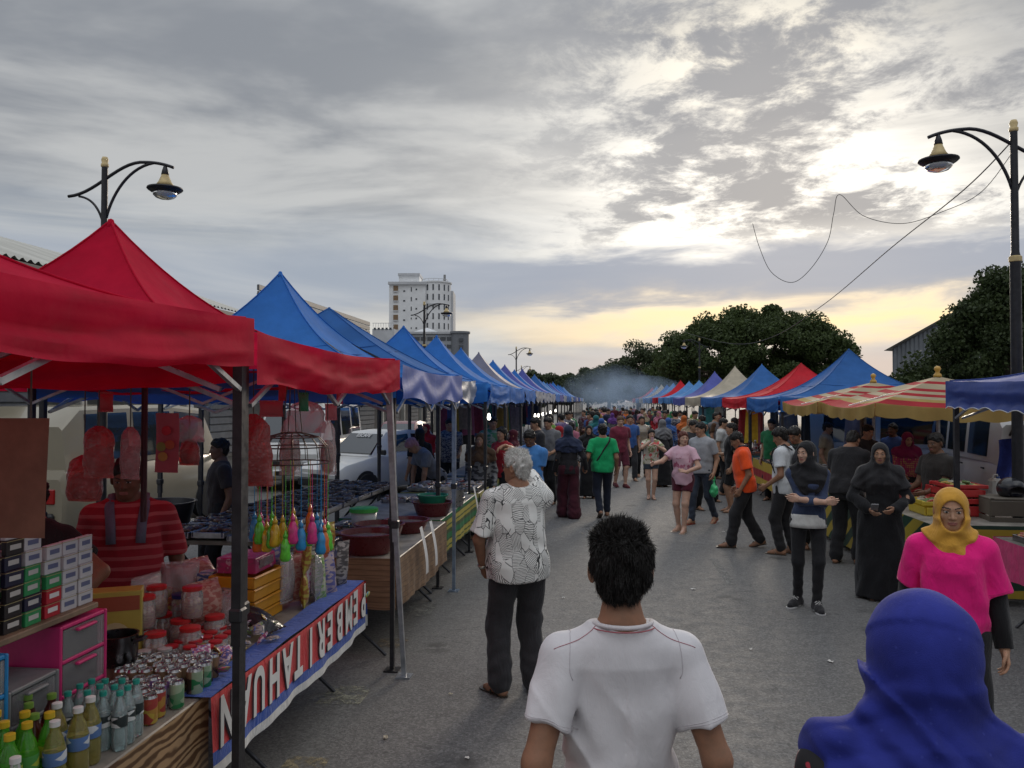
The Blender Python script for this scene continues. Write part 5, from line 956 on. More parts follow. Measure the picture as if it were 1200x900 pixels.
def person(label, at, yaw, h=1.7, f=False, sk='malay', lean=0, hyaw=0, hpitch=0, wl=None, wr=None, el=None, er=None, fl=None, fr=None, top=None, bot=None, head=None, shoes=None, curl=(28, 28), hn=(None, None), hd=(None, None), res=.0125, hres=.0065, group=None, build=1.0, nkdz=-.015, HS=.955, twist=0, seed=1, z0=0.0):
    S = h / 1.7; tab = np.array(TF if f else TM, np.float32); tab[:, 1:3] *= build; sw = (.158 if f else .182) * (.6 + .4 * build)
    U = rotm('Z', twist) @ rotm('X', -lean); pv = vec(0, 0, .92); up = lambda v: (U @ (vec(*v) - pv)) + pv; ui = lambda p: (p - pv) @ U + pv
    Hm = U @ rotm('Z', hyaw) @ rotm('X', hpitch); nk = up((0, -.012, 1.47 + nkdz)); hc = nk + Hm @ vec(0, .022, .118)
    hi_ = lambda p: (p - hc) @ Hm
    wl = vec(*(wl or (-.238, .035, .845))); wr = vec(*(wr or (.238, .035, .845))); A = {}
    for k, w_, sx, hint, cu in (('l', wl, -1, el, curl[0]), ('r', wr, 1, er, curl[1])):
        sh = up((sx * sw, -.012, 1.358)); hint = vec(*(hint or (sx * .16, -1, 0))); w2 = up(w_); e_, w2 = ik(sh, w2, .295, .25, U @ hint); A[k] = (sh, e_, w2)
    fl = fl or (-.095, -.01, 0, 6); fr = fr or (.095, .02, 0, -6); G = {}
    for k, q, sx in (('l', fl, -1), ('r', fr, 1)):
        hp = vec(sx * .088, -.01, .885); ak = vec(q[0], q[1], .085 + q[2]); kn, ak = ik(hp, ak, .415, .405, vec(sx * .12, 1, 0)); fd = rotm('Z', q[3]) @ vec(0, 1, 0)
        if len(q) > 4: fd = unit(fd * math.cos(rad(q[4])) - vec(0, 0, math.sin(rad(q[4]))))
        G[k] = (hp, kn, ak, fd)
    top = top or {}; bot = bot or {}; head = head or {}; bt = bot.get('t', 'trousers'); covered = bt in ('trousers', 'wide', 'skirt'); longs = top.get('t', 'tee') in ('long', 'abaya')
    sr = rad(0)
    # ---- the body: one continuous skin
    def legsdf(p, e=0.0, wide=0.0, to=1.0):
        d = 9.0
        for k in 'lr':
            hp, kn, ak, fd = G[k]; d1 = cap(p, hp, kn, .088 * build + e, .058 + e * .9 + wide * .4); a2 = ak if to >= 1 else kn + (ak - kn) * to
            d2 = cap(p, kn, a2, .057 + e * .9 + wide * .4, .036 + e + wide); cf = kn + (ak - kn) * .28 + unit(np.cross(np.cross(unit(ak - kn), vec(0, 1, 0)), unit(ak - kn))) * -.018
            if to >= 1: d2 = smin(d2, cap(p, cf, cf + (ak - kn) * .18, .046 + e, .040 + e), .04)
            q = smin(d1, d2, .03); d = q if isinstance(d, float) else smin(d, q, .02)
        return d
    def footsdf(p, e=0.0):
        d = 9.0
        for k in 'lr':
            hp, kn, ak, fd = G[k]; dn = unit(vec(0, 0, -1) - fd * float(np.dot(vec(0, 0, -1), fd))); hl = ak - fd * .035 + dn * .05; bl = ak + fd * .105 + dn * .062; to_ = ak + fd * .165 + dn * .068
            q = smin(smin(cap(p, ak, hl, .036 + e, .032 + e), cap(p, hl, bl, .030 + e, .032 + e), .03), cap(p, bl, to_, .034 + e, .022 + e), .02); q = smin(q, cap(p, ak, bl, .036 + e, .026 + e), .02)
            q = smax(q, (p - ak) @ dn - .083 - e * .4, .006); d = q if isinstance(d, float) else np.minimum(d, q)
        return d
    def armsdf(p, k, e=0.0, to=2.0, flare=0.0):
        sh, e_, w_ = A[k]
        if to <= 1: b = sh + (e_ - sh) * to; d = cap(p, sh, b, .056 + e, .052 + e + flare); return smax(d, (p - b) @ unit(e_ - sh), .008)
        w2 = e_ + (w_ - e_) * (to - 1); d = smin(cap(p, sh, e_, .054 * (.5 + .5 * build) + e, .040 + e), cap(p, e_, w2, .041 + e, .028 + e + flare), .02)
        return d
    def bodysdf(p):
        tbb = tab.copy(); tbb[:-2, 1:3] -= .008; d = prof(ui(p), tbb); d = smin(d, cap(p, nk - U @ vec(0, 0, .05), hc + Hm @ vec(0, -.012, -.05), .058 if not f else .050, .054 if not f else .045), .03)
        for k, sx in (('l', -1), ('r', 1)): d = smin(d, cap(p, up((sx * .075, -.014, 1.40)), A[k][0], .042, .050), .04); d = smin(d, armsdf(p, k), .03)
        d = smin(d, legsdf(p, -.014 if covered else 0.0), .03)
        return smin(d, footsdf(p), .02)
    pts = np.array([hc] + [x for k in 'lr' for x in A[k]] + [x for k in 'lr' for x in G[k][:3]]); lo = pts.min(0) - .24; hi = pts.max(0) + .24; lo[2] = -.03; hi[2] = hc[2] - .02
    parts = [field(bodysdf, lo, hi, res if not covered else res * 1.12)]; nb = len(parts[0][1])
    hv, hf = field(lambda p: headsdf(p, f), (-.11, -.13, -.14), (.11, .14, .14), hres); zone = headzone(hv[hf].mean(1)); parts.append((hv * HS @ Hm.T + hc, hf))
    for k, side, cu, n_, d_ in (('l', -1, curl[0], hn[0], hd[0]), ('r', 1, curl[1], hn[1], hd[1])):
        sh, e_, w_ = A[k]; dd = U @ vec(*d_) if d_ else w_ - e_; nn = U @ vec(*(n_ or (-side, .25, 0))); sc = .92 if f else 1.0
        parts.append(field(lambda p: handsdf(p, w_, dd, nn, side, cu, sc), w_ - .20, w_ + .20, min(res * .55, .0062)))
    V, F = merge(parts); mi = np.zeros(len(F), int); mi[nb:nb + len(zone)] = zone
    root = npmesh('person', V * S, F, [skin(PAL[sk])] + HZ, None, mi); root.location = (at[0], at[1], z0); root.rotation_euler = (0, 0, rad(yaw)); tag(root, label, 'person', group)
    root['kind_of'] = 'figure'; del root['kind_of']
    mk = lambda name, fn, lo_, hi_, r_, m_: npmesh(name, *(lambda v, q: (v * S, q))(*field(fn, lo_, hi_, r_)), m_, root)
    # ---- clothes
    e = top.get('e', .016) * .72; hz = top.get('hem', .84); tt = top.get('t', 'tee')
    def topsdf(p):
        q = ui(p); tb = tab.copy(); lw = tb[:, 0] < 1.22
        if tt == 'abaya':
            tb = np.array([(.03, .25, .20, -.005), (.35, .235, .19, 0), (.7, .215, .17, -.005)] + [tuple(x) for x in tb[2:]], np.float32); tb[3:6, 1:3] += .022
        else:
            tb[lw, 1:3] = tb[lw, 1:3] * .55 + np.array([tb[5, 1], tb[5, 2] * .97]) * .45 + top.get('loose', .0)
            if hz < .8: tb = np.concatenate([[(hz - .02, tb[0, 1] + (.8 - hz) * .12, tb[0, 2] + (.8 - hz) * .10, -.008)], tb]).astype(np.float32)
        tb = tb[tb[:, 0] < 1.478]; d = prof(q, tb, e)
        for k, sx in (('l', -1), ('r', 1)):
            d = smin(d, cap(p, up((sx * .07, -.014, 1.402)), A[k][0], .042 + e, .052 + e), .05); sl = top.get('sleeve', .62 if tt == 'tee' else 1.96)
            if sl > 0: d = smin(d, armsdf(p, k, e * (1.0 if tt == 'tee' else .8), sl, top.get('flare', .010) * .6), .015)
        d = d + folds(p, top.get('fold', .006) * 1.25, seed, 17.0, .5) * np.clip((1.42 - q[:, 2]) * 5, .15, 1)
        d = d + top.get('wr', .0035) * np.sin(46 * (q[:, 2] + .35 * np.abs(q[:, 0]) + .05 * np.sin(9 * q[:, 0] + seed))) * np.exp(-((q[:, 2] - 1.02) / .10) ** 2)
        if top.get('vf'): d = d + top['vf'] * (.4 - (1 - np.abs(np.sin(15 * q[:, 0] + 5 * (1.2 - q[:, 2]) * np.sign(q[:, 0]) + 1.1 * np.sin(7 * q[:, 2] + seed)))) ** 2.2) * np.clip((1.36 - q[:, 2]) * 5, 0, 1)
        if tt != 'abaya': d = smax(d, hz + .012 * np.sin(7 * p[:, 0] + seed) - q[:, 2], .006)
        nr = top.get('neck', .066); return smax(d, -cap(q, (0, .004, 1.475), (0, .03, 1.56), nr, nr + .02), .006)
    tr = top.get('res', res)
    if tt != 'none':
        l2 = lo.copy(); l2[2] = 0.0 if tt == 'abaya' else hz - .10; h2 = hi.copy(); h2[2] = nk[2] + .08
        mk(top.get('n', {'tee': 'shirt', 'long': 'long_sleeved_top', 'abaya': 'robe'}[tt]), topsdf, l2, h2, tr, top['m'])
    be = bot.get('e', .014)
    def botsdf(p):
        tb = tab[tab[:, 0] < 1.06]; d = prof(p, tb, be * .7)
        if bt == 'skirt': d = smin(d, prof(p, [(.05, .24, .20, 0), (.4, .21, .17, 0), (.82, .175, .13, -.005), (.95, .16, .115, 0)], .01), .03)
        else:
            lg = legsdf(p, be, bot.get('wide', .02 if bt == 'trousers' else .075 if bt == 'wide' else .03), {'trousers': .97, 'wide': .98}.get(bt, bot.get('to', .05)))
            if bt == 'shorts':
                lg = 9.0
                for k in 'lr': hp, kn, ak, fd = G[k]; b_ = hp + (kn - hp) * bot.get('len', .8); c_ = cap(p, hp, b_, .092 * build + be, .080 + be); c_ = smax(c_, (p - b_) @ unit(kn - hp), .006); lg = c_ if isinstance(lg, float) else smin(lg, c_, .02)
            d = smin(d, lg, .03)
            if bt != 'shorts':
                for k in 'lr': hp, kn, ak, fd = G[k]; d = smax(d, -((p - ak) @ unit(kn - ak) + (.055 if bot.get('t') == 'wide' else .03)) - 0 * d if False else d * 0 - 9, .001) if False else d
        d = d + folds(p, bot.get('fold', .006), seed + 5, 18.0, .6) * np.clip((.95 - p[:, 2]) * 4, 0, 1)
        if bt in ('trousers', 'wide'): d = d + .004 * np.sin(60 * p[:, 2] + 4 * np.sin(14 * p[:, 0])) * np.clip((.42 - p[:, 2]) * 4, 0, 1)
        return np.maximum(d, p[:, 2] - 1.02)
    if tt != 'abaya': l2 = lo.copy(); l2[2] = .0; h2 = hi.copy(); h2[2] = 1.06; mk({'shorts': 'shorts', 'skirt': 'skirt'}.get(bt, 'trousers'), botsdf, l2, h2, bot.get('res', res), bot['m'])
    # ---- hair or headscarf
    ht = head.get('t', 'short'); hr = head.get('res', hres)
    def hairsdf(p):
        d = ell(p, (0, -.014, .034), (.083, .102, .095)); d = smin(d, ell(p, (0, -.05, -.02), (.066, .05, .07)), .03)
        ns = .0035 * np.sin(p[:, 0] * 130 + 2 * np.sin(p[:, 1] * 60)) + .003 * np.sin(p[:, 1] * 110 + p[:, 2] * 95) + folds(p, .004, seed + 9, 70.0, 1.0); d = d - head.get('vol', .004) * np.clip(p[:, 2] * 18, 0, 1.6) + ns
        pl = p[:, 1] * -.649 + p[:, 2] * .761 + head.get('line', .011); d = smax(d, -pl, .006)
        d = smax(d, -cap(p, (-.1, .012, -.014), (.1, .012, -.014), .036, .036), .006) if ht == 'short' else d
        if ht == 'long':
            d = smin(d, cap(p, (0, -.075, .02), (0, -.095, -.14 - head.get('len', .08)), .060, .045) + .003 * np.sin(150 * p[:, 0]), .03)
            q = p.copy(); q[:, 0] = np.abs(q[:, 0]); d = smin(d, cap(q, (.070, -.01, .03), (.072, -.03, -.11), .022, .022), .015)
        if ht == 'bun': d = smin(d, ell(p, (0, -.12, .02), (.045, .04, .045)), .02)
        return d
    def scarfsdf(p):
        d = ell(p, (0, -.016, .030), (.092, .112, .104)); d = smin(d, ell(p, (0, .012, -.045), (.084, .090, .092)), .03)
        ln = head.get('len', .22); b_ = p * HS @ Hm.T + hc; q = ui(b_); ee = e + head.get('over', .011)
        cn = head.get('cone', 1.0); c_ = prof(p, [(-.27, .19 * cn, .150, -.03), (-.20, .142 * cn, .130, -.02), (-.145, .108 * cn, .112, -.008), (-.10, .091, .102, -.004), (-.05, .084, .098, -.002)], 0, 2.0); c_ = np.maximum(c_, r_ - (.09 + ln)) if False else c_; d = smin(d, c_, .05); d = d - head.get('vol', 0)
        t_ = tab[tab[:, 0] < 1.478].copy(); t_[:, 1:3] += .002; s_ = prof(q, t_, ee)
        for k, sx in (('l', -1), ('r', 1)): s_ = smin(s_, cap(b_, up((sx * .07, -.014, 1.402)), A[k][0], .042 + ee, .052 + ee), .05); s_ = smin(s_, cap(b_, A[k][0], A[k][1], .056 + ee, .052 + ee), .03)
        r_ = np.sqrt((q[:, 0] * head.get('sqx', .8)) ** 2 + (q[:, 1] * .7) ** 2 + (q[:, 2] - 1.47) ** 2) + .012 * np.sin(11 * q[:, 0] + seed); d = smin(d, smax(s_, r_ - (.10 + ln), .006), .035)
        d = d - head.get('pl', .004) * 1.3 * (np.abs(np.sin(head.get('pf', 34) * (p[:, 2] + .8 * p[:, 0] * np.where(p[:, 0] > -.02, 1, -.6) + .35 * p[:, 1]) + 1.5 * np.sin(9 * p[:, 0] + 7 * p[:, 1] + seed))) ** .7 - .6) * np.clip((.05 - p[:, 2]) * 9, 0, 1) * np.clip((r_ - .10) * 40, .5, 1) * np.clip((.10 + ln + .02 - r_) * 25, 0, 1)
        d = d + folds(p, head.get('fold', .006), seed + 3, 22.0, .7) * np.clip((.06 - p[:, 2]) * 9, .12, 1) + head.get('pl', .004) * np.sin(58 * (p[:, 2] + .75 * np.abs(p[:, 0]) + .3 * p[:, 1] + .02 * np.sin(20 * p[:, 1]))) * np.clip((-.02 - p[:, 2]) * 14, 0, 1)
        if head.get('layers'):
            f1 = p[:, 2] + .105 + .62 * p[:, 0] + .03 * np.sin(8 * p[:, 0]); d1 = d - .006 + .0055 * np.sin(80 * f1 + 1.5 * np.sin(14 * p[:, 0])); d = np.minimum(d, smax(d1, f1, .004))
            f2 = p[:, 2] + .165 - .50 * p[:, 0] + .02 * np.sin(11 * p[:, 0] + 1); d2 = d - .004 + .0045 * np.sin(72 * f2 + 1.2 * np.sin(17 * p[:, 0])); d = np.minimum(d, smax(smax(d2, f2, .004), p[:, 0] - .03, .01))
            f3 = .040 - p[:, 2] - .55 * p[:, 1] - .20 * p[:, 0]; d = np.minimum(d, smax(d - .004 + .0012 * np.sin(70 * f3 + 3 * np.sin(9 * p[:, 0])), f3, .002))
        d = smax(d, -ell(p, (0, .085, -.018), (.063, .075, .088)), .008)
        return d
    if ht in ('hijab',):
        l_ = head.get('len', .22); n_ = field(scarfsdf, (-.36, -.28, -.26 - l_), (.36, .30, .16), head.get('res', min(res, .010))); o = npmesh('headscarf', (n_[0] * HS @ Hm.T + hc) * S, n_[1], head['m'], root)
        if head.get('under'):
            pass
    elif ht != 'bald':
        n_ = field(hairsdf, (-.13, -.2, -.30), (.13, .13, .17), hr); npmesh('hair', (n_[0] * HS @ Hm.T + hc) * S, n_[1], head['m'], root)
    # ---- shoes
    sh = shoes or {'t': 'sandal', 'm': plastic((.03, .025, .02))}
    for k in 'lr':
        hp, kn, ak, fd = G[k]; dn = unit(vec(0, 0, -1) - fd * float(np.dot(vec(0, 0, -1), fd))); sd = np.cross(fd, dn)
        if sh['t'] == 'bare': continue
        if sh['t'] == 'shoe':
            KK = {k: G[k]}
            def ss(p):
                hl = ak - fd * .035 + dn * .05; bl = ak + fd * .105 + dn * .060; to_ = ak + fd * .175 + dn * .064
                q = smin(smin(cap(p, ak + dn * .012, hl, .046, .042), cap(p, hl, bl, .040, .043), .03), cap(p, bl, to_, .044, .032), .02); q = smin(q, cap(p, ak + dn * .02, bl, .045, .036), .02); return smax(q, (p - ak) @ dn - .084, .004)
            o = mk('shoe', ss, ak - .14, ak + .24, min(res, .009), sh['m'])
        sl = MB(); pr = [(-.075, .012), (-.06, .030), (-.02, .034), (.06, .036), (.12, .046), (.165, .046), (.195, .034), (.21, .014)]; vs = []
        for zz_ in (.074, .088): vs += [(ak + fd * a_ + sd * b_ + dn * zz_) * S for a_, b_ in pr] + [(ak + fd * a_ - sd * b_ + dn * zz_) * S for a_, b_ in pr[::-1]]
        n_ = len(pr) * 2; sl.add([tuple(map(float, v)) for v in vs], [tuple(range(n_)), tuple(range(n_, 2 * n_))[::-1]] + [(i, i + n_, (i + 1) % n_ + n_, (i + 1) % n_) for i in range(n_)])
        o = sl.build('sole', sh.get('sole', sh['m']), root)
        if sh['t'] == 'sandal':
            q = MB(); q.tube([Vector(map(float, (ak + fd * .05 + sd * s_ * .043 + dn * .075) * S)) if s_ in (-1, 1) else Vector(map(float, (ak + fd * .10 + dn * .018) * S)) for s_ in (-1, 0, 1)], .008, 5)
            q.tube([Vector(map(float, (ak + fd * .10 + dn * .018) * S)), Vector(map(float, (ak + fd * .16 + dn * .060) * S))], .007, 5); q.build('strap', sh['m'], o)
        elif sh.get('lace'):
            q = MB()
            for j in range(4): c_ = ak + fd * (.045 + .022 * j) + dn * (-.012 + .016 * j); q.tube([Vector(map(float, (c_ + sd * .03 + dn * .01) * S)), Vector(map(float, (c_ - dn * .013) * S)), Vector(map(float, (c_ - sd * .03 + dn * .01) * S))], .005, 4)
            q.build('laces', sh['lace'], o)
    root['S'] = S; del root['S']
    return root, dict(A=A, G=G, hc=hc, Hm=Hm * HS, U=U, up=up, S=S, yaw=yaw, at=at)
def pw(info, v):        # figure-local point (1.7 m scale) -> world
    q = Matrix.Rotation(rad(info['yaw']), 3, 'Z') @ (Vector(map(float, v)) * info['S']); return Vector((info['at'][0] + q.x, info['at'][1] + q.y, q.z))
def spot(px, d): p = P(px, 470, d); return (p.x, p.y)
BLACK = CL((.014, .014, .016)); BLACK2 = CL((.022, .021, .023)); HB = hairm((.012, .010, .009)); WHITEH = hairm((.62, .61, .58))
SND = {'t': 'sandal', 'm': plastic((.05, .035, .025))}
# -- man in the white tee, foreground, back to the camera
tee = CL((.61, .59, .605), amt=.05, bstr=.10)
o, I = person('man in a plain white T-shirt with spiky black hair, back turned, front centre', spot(727, 2.34), 2, 1.658, sk='brown', hyaw=-4, hpitch=-4, res=.010, hres=.0045,
    wl=(-.275, .0, .86), wr=(.275, .0, .86), el=(-.3, -1, 0), er=(.3, -1, 0), build=.86, HS=1.02, nkdz=.016, top=dict(m=tee, e=.017, res=.0058, fold=.008, vf=.011, sleeve=.66, flare=.012, hem=.80, loose=.006, neck=.068), bot=dict(m=BLACK2), head=dict(m=HB, vol=.003, line=.010), shoes=SND, seed=4)
def strands(o, info, n, ln, m, seed, top=True):
    g = np.random.default_rng(seed); hair = [c for c in o.children if c.name.startswith('hair')][0]; me = hair.data; nv = len(me.vertices)
    co = np.empty(nv * 3, np.float32); me.vertices.foreach_get('co', co); co = co.reshape(-1, 3); no = np.empty(nv * 3, np.float32); me.vertices.foreach_get('normal', no); no = no.reshape(-1, 3)
    Hm, hc, S = info['Hm'], info['hc'], info['S']; i = g.integers(0, nv, n); p = co[i] + g.normal(size=(n, 3)) * .002; q = (p / S - hc) @ Hm / (np.linalg.det(Hm) ** (2 / 3)); nn = no[i] @ Hm / np.linalg.det(Hm) ** (1 / 3)
    t = np.clip((q[:, 2] - .02) / .09, 0, 1)[:, None]; dr = nn * (.05 + .42 * t ** 3) + np.array([0, -.25, -1.0]) * (1 - t) + np.stack([g.normal(size=n) * .22, g.normal(size=n) * .30 + .3, np.full(n, .30)], 1) * t
    dr /= np.linalg.norm(dr, axis=1)[:, None]; l_ = ln * g.uniform(.45, 1.2, size=(n, 1)) * (.40 + .60 * t); sd = np.cross(dr, g.normal(size=(n, 3))); sd /= np.linalg.norm(sd, axis=1)[:, None]
    w_ = .0011; mid = q + dr * l_ * .55 + nn * .001; tip = q + dr * l_ + np.array([0, 0, -.012]) * (1 - t) + g.normal(size=(n, 3)) * .004
    V = np.stack([q - sd * w_, q + sd * w_, mid + sd * w_ * .8, mid - sd * w_ * .8, tip - sd * w_ * .15, tip + sd * w_ * .15], 1) @ Hm.T + hc; b = np.arange(n)[:, None] * 6
    F = np.concatenate([b + [0, 1, 2, 3], b + [3, 2, 5, 4]]); x = npmesh('hair_strands', V.reshape(-1, 3) * S, F, m, o); tag(x, kind='stuff')
strands(o, I, 22000, .024, HB, 3)
def band(o, info, pts, r, m, name, flat=1.0): return MB().tube([Vector(map(float, p)) * info['S'] for p in pts], r, 6, flat=flat).build(name, m, o, True)
cr_ = [info_ for info_ in [I['up']((.086 * math.cos(a_), -.016 + .080 * math.sin(a_), 1.452 + (.008 if math.sin(a_) < 0 else -.012))) for a_ in [2 * math.pi * k / 28 for k in range(29)]]]
band(o, I, cr_, .0065, CL((.58, .55, .56), amt=.04), 'collar')
band(o, I, [p + vec(0, 0, -.010) * 1 + (p - vec(0, -.016, p[2])) * .13 for p in cr_], .0018, paint((.35, .08, .10)), 'stitching')
from mathutils.bvhtree import BVHTree
def snapped(o, info, child, pts, r, m, name, off=.0008):
    c = [x for x in o.children if x.name.split('.')[0] == child][0]; me = c.data; bt = BVHTree.FromPolygons([v.co for v in me.vertices], [p.vertices for p in me.polygons]); out = []
    for p in pts:
        q = bt.find_nearest(Vector(map(float, p)) * info['S']); out.append(q[0] + (q[1] if q[1].dot(q[0] - Vector((q[0].x * .5, 0, q[0].z - .05))) > 0 else -q[1]) * off)
    return MB().tube(out, r, 5).build(name, m, o, True)
STI, STW = paint((.38, .10, .13)), paint((.50, .47, .49))
def tee_seams(o, I, shoulder, hem, frac=.66):
    for k, sx in (('l', -1), ('r', 1)):
        sh, e_, w_ = I['A'][k]; u = unit(e_ - sh); a = unit(np.cross(u, vec(0, 1, 0))); b = np.cross(u, a)
        if shoulder: snapped(o, I, 'shirt', [vec(sx * (.075 + .125 * q), -.055 - .015 * math.sin(3 * q), 1.47 - .08 * q) for q in [i / 10 for i in range(11)]], .0010, shoulder, 'stitching')
        for fr in (frac * .93, frac * .97): snapped(o, I, 'shirt', [sh + (e_ - sh) * fr + (a * math.cos(t_) + b * math.sin(t_)) * .085 for t_ in [i * math.pi / 12 for i in range(25)]], .0010, hem, 'sleeve_hem', .0004)
        snapped(o, I, 'shirt', [sh + vec(-sx * .012, 0, .02) + (vec(0, 0, 1) * math.cos(t_) + vec(0, -1, 0) * math.sin(t_)) * .09 for t_ in [-.5 + i * .16 for i in range(19)]], .0012, hem, 'armhole_seam', .0004)
tee_seams(o, I, STI, STW)
# -- woman in the royal blue headscarf, right foreground
def dots(base, spot_, sc, r):
    def f(t):
        v = t.node('ShaderNodeTexVoronoi', Vector=oc(t), Scale=sc, Randomness=.25); return pb(t, t.mix(t.step(v, r * 1.05, r * .9), base, spot_), .85, bump=t.noise(oc(t), 200.0, 2), bstr=.2)
    return mat('dotted_cloth', f, ('dots', base, spot_, sc, r))
def floral(t):
    v = oc(t); n = t.noise(v, 17.0, 2, .5, 1.2); n2 = t.noise(t.scale(v, 1, 1, 1, (4, 2, 7)), 21.0, 2); c = t.mix(t.step(n, .57, .60), (.012, .012, .014), (.55, .50, .44)); c = t.mix(t.step(n2, .62, .65), c, (.35, .03, .05))
    return pb(t, c, .8)
BLUEH = mat('silk_scarf', lambda t: (lambda v: pb(t, t.mix(t.step(t.node('ShaderNodeTexVoronoi', Vector=v, Scale=40.0, Randomness=.1), .13, .10), vary(t, (.022, .030, .215), .2, 7.0, v), (.032, .042, .24)), .85, spec=.2, bump=t.m('ADD', t.m('MULTIPLY', t.noise(v, 480.0, 1), .35), t.noise(t.scale(v, 1, 1, .3), 26.0, 4)), bstr=.30, bdist=.010, sheen=.05))(oc(t)))
o, I = person('woman in a royal blue headscarf seen from behind, right foreground', spot(1078, 1.55), -6, 1.675, True, hyaw=-6, hpitch=-2, res=.011, hres=.0065, top=dict(t='long', m=mat('floral_cloth', floral), e=.03, res=.010, hem=.6), bot=dict(t='skirt', m=BLACK2),
    head=dict(t='hijab', m=BLUEH, len=.15, sqx=1.18, cone=1.12, vol=.012, res=.0062, fold=.006, pl=.005, pf=46, layers=1), seed=8, build=1.12)
DOT = dots((.012, .012, .014), (.6, .6, .58), 52.0, .28)
band(o, I, [I['up'](p) for p in ((-.235, -.10, 1.36), (-.255, -.06, 1.26), (-.262, -.05, 1.14))], .028, DOT, 'sleeve_trim')
# -- old man in the patterned shirt
def leafprint(t):
    v = oc(t); a = t.node('ShaderNodeTexVoronoi', props=dict(feature='DISTANCE_TO_EDGE'), Vector=t.scale(v, 1.5, 1.5, .8), Scale=11.0)
    cell = t.node('ShaderNodeTexVoronoi', 1, Vector=t.scale(v, 1.5, 1.5, .8), Scale=11.0); r_ = t.n.new('ShaderNodeVectorRotate'); r_.rotation_type = 'EULER_XYZ'; t.put(r_.inputs['Vector'], v); t.l.new(t.node('ShaderNodeVectorMath', props=dict(operation='SCALE'), i0=cell, Scale=5.0), r_.inputs['Rotation'])
    ww = t.node('ShaderNodeTexWave', Vector=r_.outputs[0], Scale=32.0, Distortion=3.0, Detail=1.0); fr = t.node('ShaderNodeSeparateColor', Color=cell)
    veins = t.m('MULTIPLY', t.step(ww, .72, .84), t.step(fr, .26, .30)); edge = t.step(a, .030, .012)
    k = t.m('MAXIMUM', veins, t.m('MULTIPLY', edge, t.step(t.noise(v, 12.0, 3), .42, .52))); k = t.m('MULTIPLY', k, t.step(t.noise(v, 9.0, 2), .28, .40, .45, 1.0))
    return pb(t, t.mix(k, (.72, .72, .69), (.040, .042, .045)), .85, bump=t.noise(v, 16.0, 4), bstr=.35, bdist=.012)
CHAR = CL((.030, .029, .032))
GLS = metal((.05, .05, .05), .3, .8); WATCH = metal((.55, .52, .45), .25)
o, I = person('old man with white hair in a white leaf-print shirt, hand to his forehead', (P(606, 470, 5.75).x, 5.75), 14, 1.71, sk='brown', hyaw=46, hpitch=2, lean=-2, res=.0105, hres=.005, wl=(-.225, .10, .86), el=(-.9, -.8, 0), wr=(-.02, .15, 1.69), er=(.45, 1, -.7), hd=(None, (-.78, -.40, .25)), hn=(None, (-.2, -.5, -.8)), curl=(40, 30),
    top=dict(m=mat('leaf_print', leafprint), e=.024, res=.009, fold=.008, sleeve=.86, flare=.026, hem=.80, loose=.022, n='shirt'), bot=dict(m=CHAR, wide=.032, e=.018), head=dict(t='short', m=WHITEH, vol=.003, line=.004), shoes={'t': 'sandal', 'm': plastic((.035, .028, .022))}, seed=12, fl=(-.13, -.02, 0, 24), fr=(.12, -.01, 0, -4), build=1.06)
strands(o, I, 5000, .026, WHITEH, 5)
def hp_(info, v): return (info['hc'] + info['Hm'] @ vec(*v)) * info['S']
g = MB()
for sx in (-1, 1):
    g.tube([Vector(map(float, hp_(I, (sx * (.031 + .022 * math.cos(a)), .098 - .012 * abs(math.cos(a)), .002 + .017 * math.sin(a))))) for a in [k * math.pi / 6 for k in range(13)]], .0018, 5)
    g.tube([Vector(map(float, hp_(I, p))) for p in ((sx * .053, .085, .006), (sx * .079, .04, .006), (sx * .086, -.01, .002))], .002, 5)
g.tube([Vector(map(float, hp_(I, (x, .100, .004)))) for x in (-.009, 0, .009)], .0018, 5); g.build('eyeglasses', GLS, o)
w_ = I['A']['l'][2]; d_ = unit(w_ - I['A']['l'][1]); MB().lathe([(.030, -.012), (.034, -.008), (.034, .008), (.030, .012)], 14, Vector(map(float, (w_ - d_ * .02) * I['S'])), M=Vector(map(float, d_)).to_track_quat('Z', 'Y').to_matrix()).build('wristwatch', WATCH, o, auto=40)
# -- woman in the pink T-shirt and mustard headscarf, facing the camera
PINKT = CL((.72, .012, .19), amt=.10)
o, I = person('woman in a hot pink T-shirt and mustard yellow headscarf facing the camera', spot(1113, 4.25), 154, 1.60, True, sk='malay', hyaw=2, hpitch=-3, res=.011, hres=.0036, wl=(-.245, .03, .84), wr=(.245, .02, .84), top=dict(m=PINKT, e=.026, res=.009, fold=.007, sleeve=.80, flare=.030, hem=.79, loose=.015), bot=dict(m=BLACK), shoes={'t': 'shoe', 'm': BLACK},
    head=dict(t='hijab', m=CL((.52, .27, .04), amt=.12), len=.01, res=.0062, fold=.006), seed=21, build=.95)
tee_seams(o, I, None, paint((.42, .01, .12)), .80)
for k in 'lr':
    sh, e_, w_ = I['A'][k]; a_ = sh + (e_ - sh) * .7
    band(o, I, [a_, e_, e_ + (w_ - e_) * .97], [.064, .056, .042], BLACK, 'sleeve')
